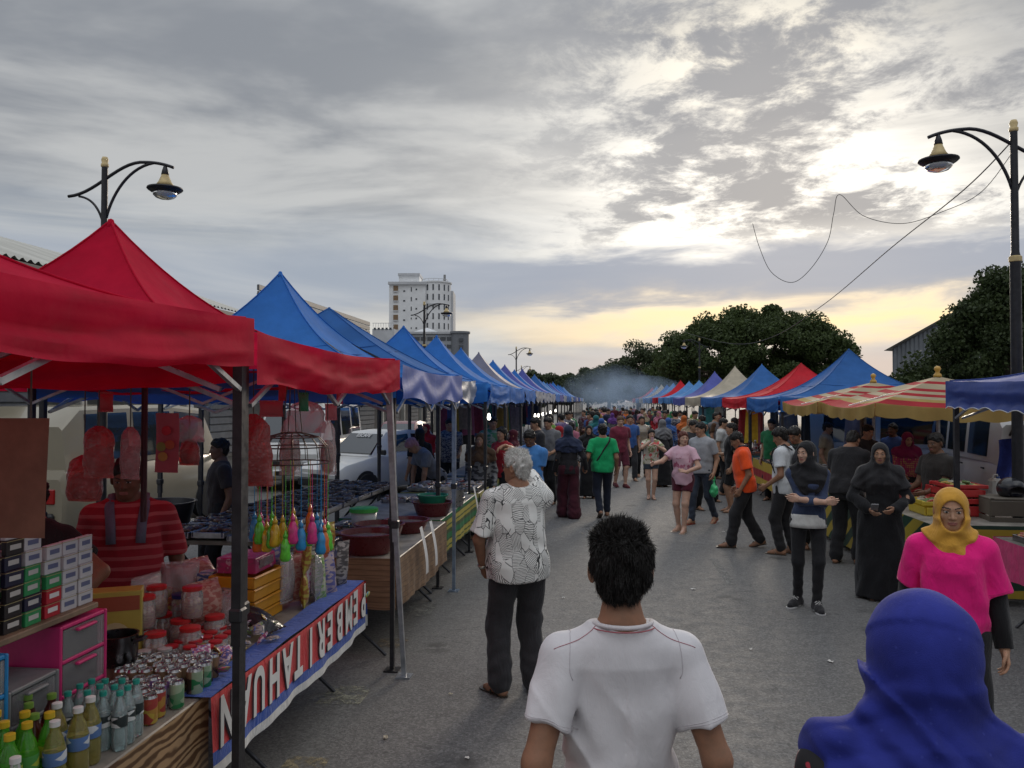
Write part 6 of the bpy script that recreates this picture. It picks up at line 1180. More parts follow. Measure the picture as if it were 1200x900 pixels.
# -- girl in a black headscarf and denim jacket, arms folded
DEN = CL((.035, .05, .10), amt=.25)
o, I = person('girl in a black headscarf and blue denim jacket with folded arms, looking left', spot(946, 8.1), 166, 1.655, True, sk='fair', hyaw=-42, hpitch=-2, res=.0105, hres=.0055, wl=(.10, .20, 1.12), wr=(-.14, .215, 1.10), el=(-1, -.2, -.6), er=(1, -.2, -.6), hd=((1, .1, .06), (-1, .1, .04)), curl=(25, 25), hn=((0, -1, .1), (0, -1, .1)),
    top=dict(t='long', m=DEN, e=.02, sleeve=1.45, hem=.88, n='denim_jacket'), bot=dict(m=BLACK, e=.004, wide=.004, fold=.004), head=dict(t='hijab', m=BLACK, len=.23, sqx=1.75, fold=.008), shoes={'t': 'shoe', 'm': BLACK2, 'sole': plastic((.5, .5, .5)), 'lace': plastic((.6, .6, .58))}, fl=(-.065, .10, 0, 8), fr=(.10, -.08, 0, -30), seed=31, build=.93)
MB().lathe([(.178, .80), (.172, .84), (.168, .89), (.16, .93)], 24, sy=.76).build('white_shirt_hem', CL((.55, .55, .53)), o, True)
0 and MB().tube([(.02 * 1, .152, 1.05), (.03, .16, .90), (.03, .15, .72)], [.05, .055, .035], 8, flat=.4).build('scarf_end', BLACK, o, True)
# -- woman in the black robe
o, I = person('woman in a full black robe and black headscarf by the striped table', spot(1031, 8.5), 162, 1.62, True, sk='malay', hyaw=-8, hpitch=-4, res=.0115, hres=.0055, wl=(-.10, .25, 1.00), wr=(.14, .22, .98), el=(-1, -.5, -.2), er=(1, -.5, -.2), top=dict(t='abaya', m=BLACK, e=.024, fold=.009, sleeve=1.92, flare=.02), bot=dict(m=BLACK), head=dict(t='hijab', m=BLACK2, len=.24, w=.19, fold=.008), seed=41, build=1.04)
ph_ = MB().box((0, 0, 0), (.07, .14, .012), .004).build('mobile_phone', plastic((.25, .25, .26), .2)); ph_.location = pw(I, (.10, .36, 1.03)); ph_.rotation_euler = (rad(30), 0, rad(160)); tag(ph_, 'pale mobile phone held by the woman in the black robe', 'phone')
# -- man in black bending over the striped table, back to the camera
o, I = person('man in a black T-shirt leaning over the striped table, back turned', spot(992, 10.3), -42, 1.72, sk='brown', lean=13, hyaw=-6, hpitch=-26, wl=(-.20, .34, 1.05), wr=(.22, .42, 1.08), fl=(-.12, -.08, 0, 10), fr=(.11, .05, 0, -10), top=dict(m=BLACK2, e=.022, loose=.015), bot=dict(m=BLACK, wide=.03), head=dict(m=HB), shoes=SND, seed=51, build=1.1)
# -- young man with the backpack
WT = CL((.56, .58, .60), amt=.06)
o, I = person('young man in a white T-shirt wearing a black backpack, turned left', spot(918, 10.9), 52, 1.70, sk='brown', hyaw=10, hpitch=-18, wl=(-.23, .16, .92), wr=(.23, .12, .88), fl=(-.08, .02, 0, 4), fr=(.10, -.10, 0, -8), top=dict(m=WT, e=.022, loose=.012, hem=.82), bot=dict(m=BLACK2, wide=.02), head=dict(m=HB, vol=.012), shoes=SND, seed=61)
def backpack(label, info, m):
    U, up, S = info['U'], info['up'], info['S']; t = thing('backpack', label, 'backpack', pw(info, up((0, -.15, 1.0))), rad(info['yaw']))
    def f(p): d = ell(p, (0, -.075, .20), (.145, .12, .235)); d = smin(d, ell(p, (0, -.155, .11), (.11, .06, .10)), .02); d = smax(d, p[:, 1] - .01, .02); return d + folds(p, .004, 3, 25.0)
    v, q = field(f, (-.2, -.3, -.08), (.2, .06, .48), .012); npmesh('bag_body', v * S, q, m, t); z = MB()
    for sx in (-1, 1): MB().tube([Vector(p) * S for p in ((sx * .10, .0, .40), (sx * .105, .10, .475), (sx * .12, .25, .40), (sx * .135, .285, .25), (sx * .15, .22, .10), (sx * .14, .04, .03))], .021, 6, flat=.5).build('strap', m, t, True)
    MB().tube([Vector((.12 * math.cos(a), -.18 - .012 * math.sin(a), .16 + .12 * math.sin(a))) * S for a in [k * math.pi / 8 for k in range(9)]], .004, 4).build('zip', metal((.3, .3, .3)), t)
    MB().tube([(-.03, -.02, .43), (0, -.03, .47), (.03, -.02, .43)], .008, 6).build('handle', m, t); return t
backpack('black backpack on the back of the young man in the white T-shirt', I, CL((.018, .018, .022)))
o, I = person('man in a dark green and black shirt looking down behind the girl in denim', spot(934, 11.4), 160, 1.72, sk='brown', hyaw=-30, hpitch=-28, wl=(-.15, .28, 1.02), wr=(.15, .28, 1.0), top=dict(m=CL((.016, .030, .022)), e=.02), bot=dict(m=BLACK), head=dict(m=HB), shoes=SND, seed=66)
# -- man in orange, walking left
ORG = CL((.80, .085, .018), amt=.08)
o, I = person('man in a bright orange polo shirt walking left with his head down', spot(872, 11.4), 78, 1.64, sk='brown', hyaw=4, hpitch=-22, lean=5, wl=(-.22, .08, .86), wr=(.22, .10, .86), fl=(-.08, .20, 0, 4), fr=(.08, -.22, .03, -4, 14), top=dict(m=ORG, e=.024, loose=.016, hem=.80, sleeve=.72, flare=.022), bot=dict(m=BLACK2, wide=.028, e=.016), head=dict(m=HB), shoes=SND, seed=71)
band(o, I, [I['up']((.074 * math.cos(a_), -.012 + .070 * math.sin(a_), 1.475)) for a_ in [2 * math.pi * k / 20 for k in range(21)]], .012, CL((.03, .03, .05)), 'collar')
# -- pink top woman, grey shirt man with the bag
def pinkprint(t):
    v = oc(t); n = t.noise(v, 11.0, 3, .6); z = t.n.new('ShaderNodeSeparateXYZ'); t.l.new(v, z.inputs[0])
    k = t.m('MULTIPLY', t.step(n, .52, .56), t.m('MULTIPLY', t.gauss(z.outputs[2], 1.08, .12), t.step(z.outputs[1], .05, .09))); return pb(t, t.mix(k, vary(t, (.58, .37, .44), .08), (.30, .06, .12)), .85)
o, I = person('red-haired woman in a pale pink top and maroon shorts pointing left', spot(800, 12.75), 148, 1.58, True, sk='fair', hyaw=40, hpitch=2, wr=(.36, .42, 1.16), er=(.6, -.5, -1), wl=(-.14, .24, 1.03), el=(-1, -.6, -.2), hd=((.6, .5, .3), None), fl=(-.05, .10, 0, 5), fr=(.10, -.06, 0, -14), top=dict(m=mat('pink_print', pinkprint), e=.020, loose=.016, hem=.80), bot=dict(t='shorts', m=CL((.085, .012, .025)), len=.50), head=dict(t='long', m=hairm((.105, .028, .018)), len=.0), shoes={'t': 'sandal', 'm': plastic((.40, .32, .26))}, seed=81)
GR = CL((.29, .30, .32), amt=.1)
o, I = person('man in a light grey T-shirt carrying a green plastic bag, walking left', spot(822, 13.6), 132, 1.70, sk='malay', hyaw=-16, hpitch=-6, wl=(-.25, .02, .86), wr=(.22, .16, .92), fl=(-.09, -.24, .03, 10, 18), fr=(.08, .18, 0, -5), top=dict(m=GR, e=.022, loose=.015), bot=dict(m=CL((.035, .045, .065)), wide=.006), head=dict(m=HB), shoes={'t': 'sandal', 'm': plastic((.30, .05, .03))}, seed=91)
def carry_bag(label, top_, m, s=1.0, grp=None):
    t = thing('carrier_bag', label, 'bag', top_, R.uniform(0, 3), grp)
    def f(p): d = ell(p, (0, 0, -.27), (.085, .06, .115)); d = smin(d, cap(p, (0, 0, -.20), (0, 0, -.05), .045, .018), .05); return d + folds(p, .010, 7, 45.0)
    v, q = field(f, (-.12, -.1, -.42), (.12, .1, 0), .010); npmesh('bag_body', v * s, q, m, t)
    for sx in (-1, 1): MB().tube([Vector(p) * s for p in ((sx * .018, 0, -.07), (sx * .02, 0, 0), (0, 0, .03))], .008, 5).build('handle', m, t)
    return t
GBAG = mat('thin_plastic', lambda t: pb(t, vary(t, (.05, .42, .16), .25, 12.0), .3, bump=t.noise(oc(t), 30.0, 4), bstr=.5, bdist=.01, spec=.6))
carry_bag('bright green plastic bag in the grey-shirted man\'s hand', pw(I, I['A']['l'][2]) + Vector((0, 0, -.07)), GBAG, .85)
def tropic(t):
    v = oc(t); n = t.noise(v, 9.0, 2, .5, 1.0); n2 = t.noise(t.scale(v, 1, 1, 1, (3, 5, 2)), 8.0, 2); return pb(t, t.mix(t.step(n, .54, .58), t.mix(t.step(n2, .56, .60), (.55, .50, .42), (.60, .10, .10)), (.22, .24, .12)), .85)
o, I = person('short girl in a patterned top and denim shorts drinking from a cup', spot(763, 17.0), 178, 1.47, True, sk='fair', hyaw=6, hpitch=-6, wr=(.05, .26, 1.40), er=(1, -.2, -.7), wl=(-.10, .26, 1.30), el=(-1, -.2, -.7), fl=(-.04, .02, 0, 6), fr=(.06, -.04, 0, -12), top=dict(m=mat('tropical_print', tropic), e=.020, loose=.02), bot=dict(t='shorts', m=CL((.045, .055, .075)), len=.40), head=dict(t='long', m=HB, len=.10), shoes=SND, seed=101)
cu = MB().lathe([(.026, 0), (.034, .09), (.036, .09)], 12).build('paper_cup', paint((.55, .35, .40))); cu.location = pw(I, I['up']((.02, .33, 1.40))); tag(cu, 'small cup held up to the short girl\'s mouth', 'cup')
# -- couple holding hands, walking away
GRN = CL((.010, .30, .105), amt=.1)
o, I = person('man in a green T-shirt with a diagonal bag strap walking away hand in hand', spot(706, 14.4), 3, 1.645, sk='brown', hyaw=4, wl=(-.34, .03, .90), wr=(.26, .02, .86), fl=(-.08, -.20, .05, 5, 30), fr=(.10, .12, 0, -5), top=dict(m=GRN, e=.024, loose=.02, sleeve=.72, hem=.83), bot=dict(m=CL((.014, .018, .032)), wide=.008), head=dict(m=BLACK2 if False else HB, vol=.008, line=.02), shoes=SND, seed=111, build=1.05)
band(o, I, [I['up'](p) for p in ((.13, -.06, 1.455), (.10, -.135, 1.38), (.0, -.155, 1.24), (-.10, -.150, 1.08), (-.175, -.09, .95))], .016, BLACK, 'bag_strap', .4)
HJ = CL((.022, .030, .062)); o, I = person('woman in navy headscarf and wide maroon trousers holding the green-shirted man\'s hand', spot(666, 14.3), 2, 1.63, True, hyaw=-6, wr=(.33, .03, .90), wl=(-.24, .03, .86), fl=(-.08, .10, 0, 5), fr=(.09, -.12, 0, -5), top=dict(t='long', m=CL((.020, .019, .022)), e=.024, hem=.80), bot=dict(t='wide', m=CL((.052, .010, .018)), e=.02), head=dict(t='hijab', m=HJ, len=.20, w=.185), seed=121, shoes=SND)
o, I = person('man in a maroon T-shirt and shorts with brown hair walking towards the camera', spot(727, 19.3), 196, 1.70, sk='fair', hyaw=-14, hpitch=-8, fl=(-.09, .06, 0, 6), fr=(.09, -.12, .02, -6), top=dict(m=CL((.16, .025, .045), amt=.2), e=.022), bot=dict(t='shorts', m=CL((.10, .02, .035)), len=.95), head=dict(m=hairm((.10, .055, .03))), shoes={'t': 'shoe', 'm': CL((.10, .02, .025))}, seed=131)
o, I = person('man in a blue polo shirt looking down beside the left stalls', spot(622, 11.2), 150, 1.68, sk='dark', hyaw=10, hpitch=-26, wl=(-.10, .26, 1.05), wr=(.12, .26, 1.02), top=dict(m=CL((.06, .20, .48), amt=.1), e=.022), bot=dict(m=CL((.02, .025, .04))), head=dict(m=HB), shoes=SND, seed=141)
# -- stallholders
def stripe(t):
    z = t.n.new('ShaderNodeSeparateXYZ'); t.l.new(oc(t), z.inputs[0]); q = t.m('FRACT', t.m('MULTIPLY', t.m('ADD', z.outputs[2], t.m('MULTIPLY', t.noise(oc(t), 6.0, 2), .02)), 17.0))
    return pb(t, t.mix(t.step(q, .62, .70), vary(t, (.30, .018, .032), .15), (.42, .10, .11)), .85, bump=t.noise(oc(t), 16.0, 4), bstr=.35, bdist=.012)
o, I = person('stallholder in a red striped shirt with a neck towel behind the snack table', spot(152, 4.75), 200, 1.73, sk='dark', hyaw=-10, hpitch=-10, wl=(-.26, .10, .92), wr=(.24, .10, .90), top=dict(m=mat('striped_cloth', stripe), e=.024, loose=.02, res=.010, sleeve=.85, flare=.02), bot=dict(m=BLACK2), head=dict(m=HB), shoes=SND, seed=151)
for sx in (-1, 1): band(o, I, [I['up'](p) for p in ((sx * .03, -.085, 1.475), (sx * .085, -.02, 1.478), (sx * .092, .075, 1.42), (sx * .080, .125, 1.33), (sx * .075, .145, 1.22))], .030, CL((.13, .14, .20)), 'towel', .35)
o, I = person('stallholder in black behind the cigarette shelf, reaching forward', spot(36, 4.3), 178, 1.66, sk='brown', wl=(-.34, .20, 1.02), wr=(.3, .2, 1.0), el=(-1, -.4, 0), top=dict(m=BLACK2, e=.022), bot=dict(m=BLACK), head=dict(m=HB), shoes=SND, seed=155)
o, I = person('dark silhouetted man standing behind the hanging red snack bags', spot(258, 8.6), 120, 1.66, sk='dark', top=dict(m=CL((.03, .025, .026))), bot=dict(m=BLACK), head=dict(m=HB), shoes=SND, seed=161)
o, I = person('seller in a magenta headscarf and patterned blouse under the striped parasol', spot(1062, 12.6), 176, 1.58, True, sk='malay', hpitch=-14, wl=(-.18, .28, .98), wr=(.18, .28, .98), top=dict(t='long', m=dots((.30, .03, .09), (.42, .30, .10), 34.0, .36), e=.022), bot=dict(t='skirt', m=BLACK2), head=dict(t='hijab', m=CL((.17, .012, .06)), len=.14, w=.17), seed=171)
o, I = person('dark-haired man in a dark shirt turned left behind the pink table', spot(1097, 9.6), 110, 1.68, sk='dark', hyaw=4, hpitch=-8, wl=(-.1, .3, 1.0), wr=(.18, .3, 1.0), top=dict(m=CL((.030, .026, .024))), bot=dict(m=BLACK), head=dict(m=HB), shoes=SND, seed=181)
o, I = person('man in a blue shirt far back under the striped parasol', spot(1046, 14.4), 120, 1.66, sk='dark', top=dict(m=CL((.04, .08, .22))), bot=dict(m=BLACK), head=dict(m=HB), shoes=SND, seed=183)
o, I = person('seller in a grey shirt bending over the food trays under the blue tent', (P(512, 470, 12.6).x, 12.6), 120, 1.64, sk='malay', lean=38, hpitch=-10, wl=(-.15, .40, .95), wr=(.2, .42, .95), el=(-1, 0, .2), er=(1, 0, .2), top=dict(m=CL((.17, .18, .20)), e=.022), bot=dict(m=BLACK), head=dict(m=CL((.45, .22, .24)), vol=.01), shoes=SND, seed=191)
# ------------------------------------------------------------------ the crowd: a few built figures, copied with clothes of their own colours
proto = {}
def arche(k, **kw):
    kw.setdefault('res', .019); kw.setdefault('hres', .0095); o, I = person('x', (0, 0), 0, **kw); proto[k] = o; return o
WALK = dict(fl=(-.09, .16, 0, 5), fr=(.09, -.18, .04, -5, 20)); STAND = {}
arche('man_walk', top=dict(m=GR, e=.022), bot=dict(m=BLACK2), head=dict(m=HB), seed=201, **WALK)
arche('man_stand', top=dict(m=GR, e=.024, loose=.01), bot=dict(m=BLACK2), head=dict(m=HB), hpitch=-12, wl=(-.16, .24, 1.0), seed=202)
arche('man_shorts', top=dict(m=GR, e=.024), bot=dict(t='shorts', m=BLACK2, len=.9), head=dict(m=HB), wr=(.12, .26, 1.1), seed=203)
arche('scarf_long', f=True, h=1.6, top=dict(t='long', m=GR, e=.026, hem=.62), bot=dict(t='skirt', m=BLACK2), head=dict(t='hijab', m=HJ, len=.2, w=.18), seed=204)
arche('scarf_walk', f=True, h=1.58, top=dict(t='long', m=GR, e=.024, hem=.76), bot=dict(t='wide', m=BLACK2), head=dict(t='hijab', m=HJ, len=.14, w=.17), wl=(-.14, .22, 1.05), seed=205, **WALK)
arche('woman_hair', f=True, h=1.6, top=dict(m=GR, e=.02), bot=dict(m=BLACK2, wide=.004), head=dict(t='long', m=HB, len=.06), wr=(.14, .22, 1.06), seed=206)
COL = dict(black=(.015, .015, .017), maroon=(.10, .015, .025), red=(.42, .02, .03), green=(.03, .20, .08), lime=(.16, .34, .05), navy=(.02, .028, .07), blue=(.05, .13, .38), grey=(.20, .20, .21), white=(.55, .55, .53), brown=(.10, .055, .03), mustard=(.40, .22, .04), pink=(.52, .18, .26), purple=(.14, .05, .26), teal=(.02, .15, .16), orange=(.55, .14, .03), beige=(.38, .30, .20), charcoal=(.04, .04, .045))
COL = {k: tuple(x * .75 for x in v) for k, v in COL.items()}
first = {k: True for k in proto}; used = {}
def pat(cc):
    a = COL[cc]; b = tuple(min(.5, x * .4 + .16) for x in a); return printed(a, b, R.choice([14.0, 22.0, 34.0]))
def crowd(k, px, d, yaw, topc, headc=None, botc='black', h=None, label=None, group=None):
    o = proto[k]
    if not first[k]: o = dup(o)
    first[k] = False; p = P(px, 470, d); o.location = (p.x, p.y, 0); o.rotation_euler = (0, 0, rad(yaw)); s = (h or R.uniform(.96, 1.04)); o.scale = (s, s, s)
    for c in o.children:
        b = c.name.split('.')[0]; cc = None
        if b in ('shirt', 'long_sleeved_top'): cc = topc
        elif b == 'headscarf': cc = headc or topc
        elif b in ('trousers', 'shorts', 'skirt'): cc = botc
        if cc: setmat(c, pat(cc) if (cc == topc and b != 'headscarf' and R.random() < .3) else CL(COL[cc]))
    o['label'] = label; o['category'] = 'person'
    if group: o['group'] = group
    return o
A_ = [('man_stand', 643, 16.2, 150, 'grey', None, 'black', 'man in a grey T-shirt behind the man in blue, facing the left stalls'), ('scarf_walk', 655, 16.6, 60, 'navy', 'red', 'black', 'woman in a bright red headscarf and navy top at the left stalls'), ('man_stand', 645, 18.5, 70, 'lime', None, 'black', 'person in a lime green shirt turned to the left stalls'), ('scarf_long', 690, 17.2, 176, 'black', 'black', 'black', 'woman all in black seen between the hand-holding couple'), ('man_walk', 738, 21.0, 185, 'blue', None, 'charcoal', 'man in a pale blue shirt behind the maroon T-shirt man'),
      ('woman_hair', 752, 22.0, 178, 'beige', None, 'black', 'woman in a beige top behind the short girl with the cup'), ('scarf_long', 776, 19.5, 20, 'charcoal', 'grey', 'black', 'woman in a grey headscarf and long dark dress left of the pointing woman'), ('scarf_walk', 783, 22.0, 10, 'blue', 'blue', 'black', 'woman with a cobalt blue headscarf just behind the grey one'), ('man_stand', 812, 15.3, 200, 'charcoal', None, 'black', 'man standing right behind the pointing woman, mostly hidden'), ('scarf_walk', 824, 16.6, 230, 'grey', 'teal', 'black', 'woman with a teal headscarf near the right stalls'), ('man_stand', 846, 17.8, 250, 'white', None, 'black', 'man in white at the stall under the red tent'), ('man_shorts', 857, 15.0, 80, 'black', None, 'black', 'man in black beyond the orange polo man'),
      ('scarf_walk', 741, 25.0, 178, 'maroon', 'maroon', 'black', 'woman in maroon with a maroon headscarf in the middle of the lane'), ('man_walk', 700, 23.5, 4, 'teal', None, 'black', 'man in a teal shirt walking away ahead of the green T-shirt man'), ('man_stand', 629, 15.2, 110, 'charcoal', None, 'black', 'man in charcoal at the left stall beyond the blue polo man'), ('scarf_long', 601, 14.6, 100, 'maroon', 'maroon', 'black', 'woman in dark maroon under the left tents beside the old man\'s head'), ('woman_hair', 588, 13.4, 140, 'red', None, 'black', 'person in a red shirt under the left tents'), ('man_stand', 577, 15.6, 200, 'green', None, 'black', 'man in a green shirt deep under the left tents'), ('scarf_long', 563, 12.2, 170, 'charcoal', 'brown', 'black', 'seller in a brown headscarf behind the trinket table'), ('man_stand', 527, 15.8, 190, 'navy', None, 'black', 'man in navy behind the blue tents at the left'), ('woman_hair', 492, 13.8, 30, 'black', None, 'black', 'dark figure standing behind the food trays'), ('scarf_walk', 500, 17.5, 160, 'red', 'red', 'black', 'person in a red shirt and scarf far under the blue tents'),
      ('man_stand', 1015, 13.0, 200, 'charcoal', None, 'black', 'man in charcoal under the far striped parasol'), ('man_stand', 905, 16.8, 140, 'green', None, 'black', 'man in dark green at the stall under the big blue tent'), ('scarf_walk', 868, 20.5, 120, 'black', 'black', 'black', 'woman in black under the red tent'), ('man_stand', 838, 21.5, 250, 'brown', None, 'black', 'man in brown behind the stall under the red tent'), ('man_stand', 968, 15.6, 240, 'beige', None, 'brown', 'seller in beige behind the stall under the big blue tent')]
for k, px, d, yw, tc_, hc_, bc_, lb_ in A_: crowd(k, px, d, yw, tc_, hc_, bc_, None, lb_)
ks = list(proto); tops = ['black', 'maroon', 'red', 'green', 'navy', 'blue', 'grey', 'white', 'brown', 'mustard', 'pink', 'purple', 'teal', 'orange', 'beige', 'charcoal', 'black', 'navy', 'charcoal', 'maroon', 'lime']; placed = []
for i in range(100):
    for _ in range(40):
        d = 20 + 46 * R.random() ** 1.1; a = R.uniform(-.9, 3.3) if d > 33 else R.choice([R.uniform(-1.2, .5), R.uniform(2.2, 3.6)]) if d < 33 else R.uniform(-1.0, 3.4); p = L(a, d)
        if all((p.x - q[0]) ** 2 + (p.y - q[1]) ** 2 > .40 for q in placed): break
    placed.append((p.x, p.y)); k = R.choice(ks); tc_ = R.choice(tops); hc_ = R.choice(tops); px = 600 + FPX * p.x / d
    what = {'man_walk': 'walking', 'man_stand': 'standing', 'man_shorts': 'in shorts', 'scarf_long': 'long dress and scarf', 'scarf_walk': 'top and headscarf', 'woman_hair': 'with long hair'}[k]
    crowd(k, px, d, (R.choice([0, 180]) + R.uniform(-50, 50)), tc_, hc_, R.choice(['black', 'black', 'navy', 'charcoal', 'brown', 'maroon']), None, 'shopper in %s %s in the crowd %s' % (tc_, what, 'halfway down the lane' if d < 32 else 'far down the lane' if d < 46 else 'at the lane end'), 'packed crowd of shoppers down the lane')
# ------------------------------------------------------------------ vehicles
GLASS = mat('car_glass', lambda t: pb(t, (.02, .025, .028), .05, spec=.9, coat=.4)); TYRE = paint((.02, .02, .021), .85); TRIM = plastic((.025, .025, .027), .5)
def carpaint(c): return mat('car_paint', lambda t: pb(t, vary(t, c, .06, 1.5), .28, coat=.5, spec=.5), ('cp', c))
def vehicle(name, label, loc, yaw, paintm, st, gh, wheels, wr=.29, cat='car', hatch=False, wtext=None, seatgap=False):
    # st: (y, z bottom, z belt, half width); gh: (y, z belt, z roof, half width belt, half width roof); the front is -y
    t = thing(name, label, cat, loc, rad(yaw)); ring = lambda y, zb, zt, w: [(-w * .93, y, zb), (-w, y, zb + .12), (-w * 1.01, y, (zb + zt) / 2 + .02), (-w * .965, y, zt - .04), (-w * .93, y, zt), (w * .93, y, zt), (w * .965, y, zt - .04), (w * 1.01, y, (zb + zt) / 2 + .02), (w, y, zb + .12), (w * .93, y, zb)]
    q = MB(); n = 10
    for s_ in st: q.v += ring(*s_)
    for i in range(len(st) - 1):
        for k in range(n): q.f.append((i * n + k, i * n + (k + 1) % n, (i + 1) * n + (k + 1) % n, (i + 1) * n + k)); q.m.append(0)
    q.f += [tuple(range(n)), tuple(range((len(st) - 1) * n, len(st) * n))[::-1]]; q.m += [0, 0]; q.f = [f[::-1] for f in q.f]; q.build('body', paintm, t, auto=38)
    q = MB(); g4 = lambda y, zb, zr, wb, wr_: [(-wb, y, zb), (-wr_, y, zr - .05), (-wr_ * .93, y, zr), (wr_ * .93, y, zr), (wr_, y, zr - .05), (wb, y, zb)]
    for s_ in gh: q.v += g4(*s_)
    for i in range(len(gh) - 1):
        for k in range(6): q.f.append((i * 6 + k, i * 6 + (k + 1) % 6, (i + 1) * 6 + (k + 1) % 6, (i + 1) * 6 + k)); q.m.append(0)
    q.f += [tuple(range(6)), tuple(range((len(gh) - 1) * 6, len(gh) * 6))[::-1]]; q.m += [0, 0]; q.f = [f[::-1] for f in q.f]; q.build('cabin', paintm, t, auto=38)
    def pane(nm, pts, off, m_=GLASS):
        a, b, c, d = (Vector(p) for p in pts); nn = (b - a).cross(d - a).normalized(); ce = (a + b + c + d) / 4
        if nn.dot(ce - Vector((0, ce.y * .8, .7))) < 0: nn = -nn
        o = [p + nn * off for p in (a, b, c, d)]; i_ = [p - nn * .01 for p in (a, b, c, d)]
        return MB().add(o + i_, [(0, 1, 2, 3), (0, 4, 5, 1), (1, 5, 6, 2), (2, 6, 7, 3), (3, 7, 4, 0)]).build(nm, m_, t)
    ip = lambda s0, s1, u, v, sx: Vector((sx * ((s0[3] + (s0[4] - s0[3]) * v) * (1 - u) + (s1[3] + (s1[4] - s1[3]) * v) * u), s0[0] * (1 - u) + s1[0] * u, (s0[1] + (s0[2] - .05 - s0[1]) * v) * (1 - u) + (s1[1] + (s1[2] - .05 - s1[1]) * v) * u))
    for i in range(1, len(gh) - 2):
        for sx in (-1, 1): pane('side_window', [ip(gh[i], gh[i + 1], .07, .10, sx), ip(gh[i], gh[i + 1], .93, .10, sx), ip(gh[i], gh[i + 1], .93, .93, sx), ip(gh[i], gh[i + 1], .07, .93, sx)], .006)
    f0, f1 = gh[0], gh[1]; ws = pane('windscreen', [(-f0[3] * .90, f0[0] * .9 + f1[0] * .1, f0[1] + (f1[2] - f0[1]) * .10), (f0[3] * .90, f0[0] * .9 + f1[0] * .1, f0[1] + (f1[2] - f0[1]) * .10), (f1[4] * .88, f0[0] * .1 + f1[0] * .9, f0[1] + (f1[2] - f0[1]) * .88), (-f1[4] * .88, f0[0] * .1 + f1[0] * .9, f0[1] + (f1[2] - f0[1]) * .88)], .035)
    if wtext:
        vx = Vector((1, 0, 0)); vy = Vector((0, f1[0] - f0[0], f1[2] - f0[1])).normalized(); nz = vx.cross(vy); o = text('lettering', wtext, paint((.6, .6, .6), .6), ws, size=.13, ext=.002, bold=.002)
        M_ = Matrix((vx, vy, nz)).transposed().to_4x4(); M_.translation = Vector((0, f0[0] * .22 + f1[0] * .78, f0[1] + (f1[2] - f0[1]) * .78)) + nz * .05; o.data.transform(M_)
    b1, b0 = gh[-1], gh[-2]; pane('rear_window', [(-b1[3] * .85, b1[0] * .85 + b0[0] * .15, b1[1] + .12), (b1[3] * .85, b1[0] * .85 + b0[0] * .15, b1[1] + .12), (b0[4] * .85, b1[0] * .2 + b0[0] * .8, b0[2] - .12), (-b0[4] * .85, b1[0] * .2 + b0[0] * .8, b0[2] - .12)], .05)
    w0 = max(s_[3] for s_ in st)
    for y in wheels:
        for sx in (-1, 1):
            M_ = Matrix.Rotation(rad(90 * sx), 3, 'Y'); MB().lathe([(wr + .05, 0), (wr + .06, .012), (.001, .012)], 24, (sx * (w0 * .985), y, wr), M=M_).build('wheel_arch', TRIM, t, auto=40)
            wl_ = MB().lathe([(wr * .62, -.15), (wr * .95, -.14), (wr, -.11), (wr, .0), (wr * .95, .03), (wr * .66, .035)], 24, (sx * (w0 * .99), y, wr), M=M_).build('wheel', TYRE, t, auto=40)
            MB().lathe([(wr * .66, .028), (wr * .6, .012), (wr * .25, .022), (.001, .03)], 16, (sx * (w0 * .99), y, wr), M=M_).build('rim', metal((.4, .4, .42), .3), wl_, auto=40)
    y0, zb, zt, w_ = st[0]
    for sx in (-1, 1):
        MB().box((sx * w_ * .70, y0 - .004, zb + (zt - zb) * .62), (w_ * .42, .04, .13), .015).build('headlight', mat('headlight', lambda t_: pb(t_, (.45, .46, .47), .1, coat=.8)), t)
        MB().box((sx * w_ * .86, st[-1][0] + .004, st[-1][1] + .42), (w_ * .18, .04, .20), .012).build('tail_light', plastic((.30, .01, .01), .2), t)
        MB().box((sx * (gh[1][3] + .10), gh[0][0] * .6 + gh[1][0] * .4, gh[0][1] + .10), (.16, .07, .11), .02).build('wing_mirror', TRIM, t)
        for i in range(1, len(gh) - 2): MB().box((sx * w0 * 1.004, gh[i + 1][0] - .16, gh[i][1] - .10), (.02, .12, .025), .005).build('door_handle', TRIM, t)
    MB().box((0, y0 - .006, zb + (zt - zb) * .62), (w_ * .9, .03, .11), .01).build('grille', TRIM, t); MB().box((0, y0 - .03, zb + .12), (w_ * 1.96, .12, .17), .03).build('bumper', TRIM if cat == 'car' else paintm, t); MB().box((0, st[-1][0] + .03, st[-1][1] + .12), (w_ * 1.9, .10, .16), .03).build('bumper', TRIM, t)
    MB().box((0, y0 - .095, zb + .13), (.44, .012, .10)).build('number_plate', paint((.02, .02, .02), .4), t)
    return t
HST = [(-1.68, .25, .62, .62), (-1.55, .2, .72, .70), (-.85, .2, .86, .74), (-.3, .2, .90, .745), (.9, .2, .92, .745), (1.5, .22, .92, .72), (1.64, .3, .86, .68)]
HGH = [(-.85, .86, .88, .66, .60), (-.28, .90, 1.37, .68, .56), (.36, .91, 1.41, .69, .58), (1.15, .92, 1.36, .68, .56), (1.60, .92, .98, .66, .56)]
VST = [(-2.2, .3, .85, .74), (-2.1, .25, 1.0, .82), (-1.6, .25, 1.12, .85), (0, .25, 1.15, .86), (1.9, .25, 1.15, .86), (2.25, .28, 1.12, .84), (2.3, .35, 1.0, .8)]
VGH = [(-2.02, 1.0, 1.05, .80, .74), (-1.35, 1.12, 1.92, .83, .74), (-.35, 1.13, 1.99, .84, .76), (.8, 1.13, 1.99, .84, .76), (1.9, 1.13, 1.97, .83, .75), (2.22, 1.1, 1.7, .80, .73)]
CWH = carpaint((.58, .58, .57))
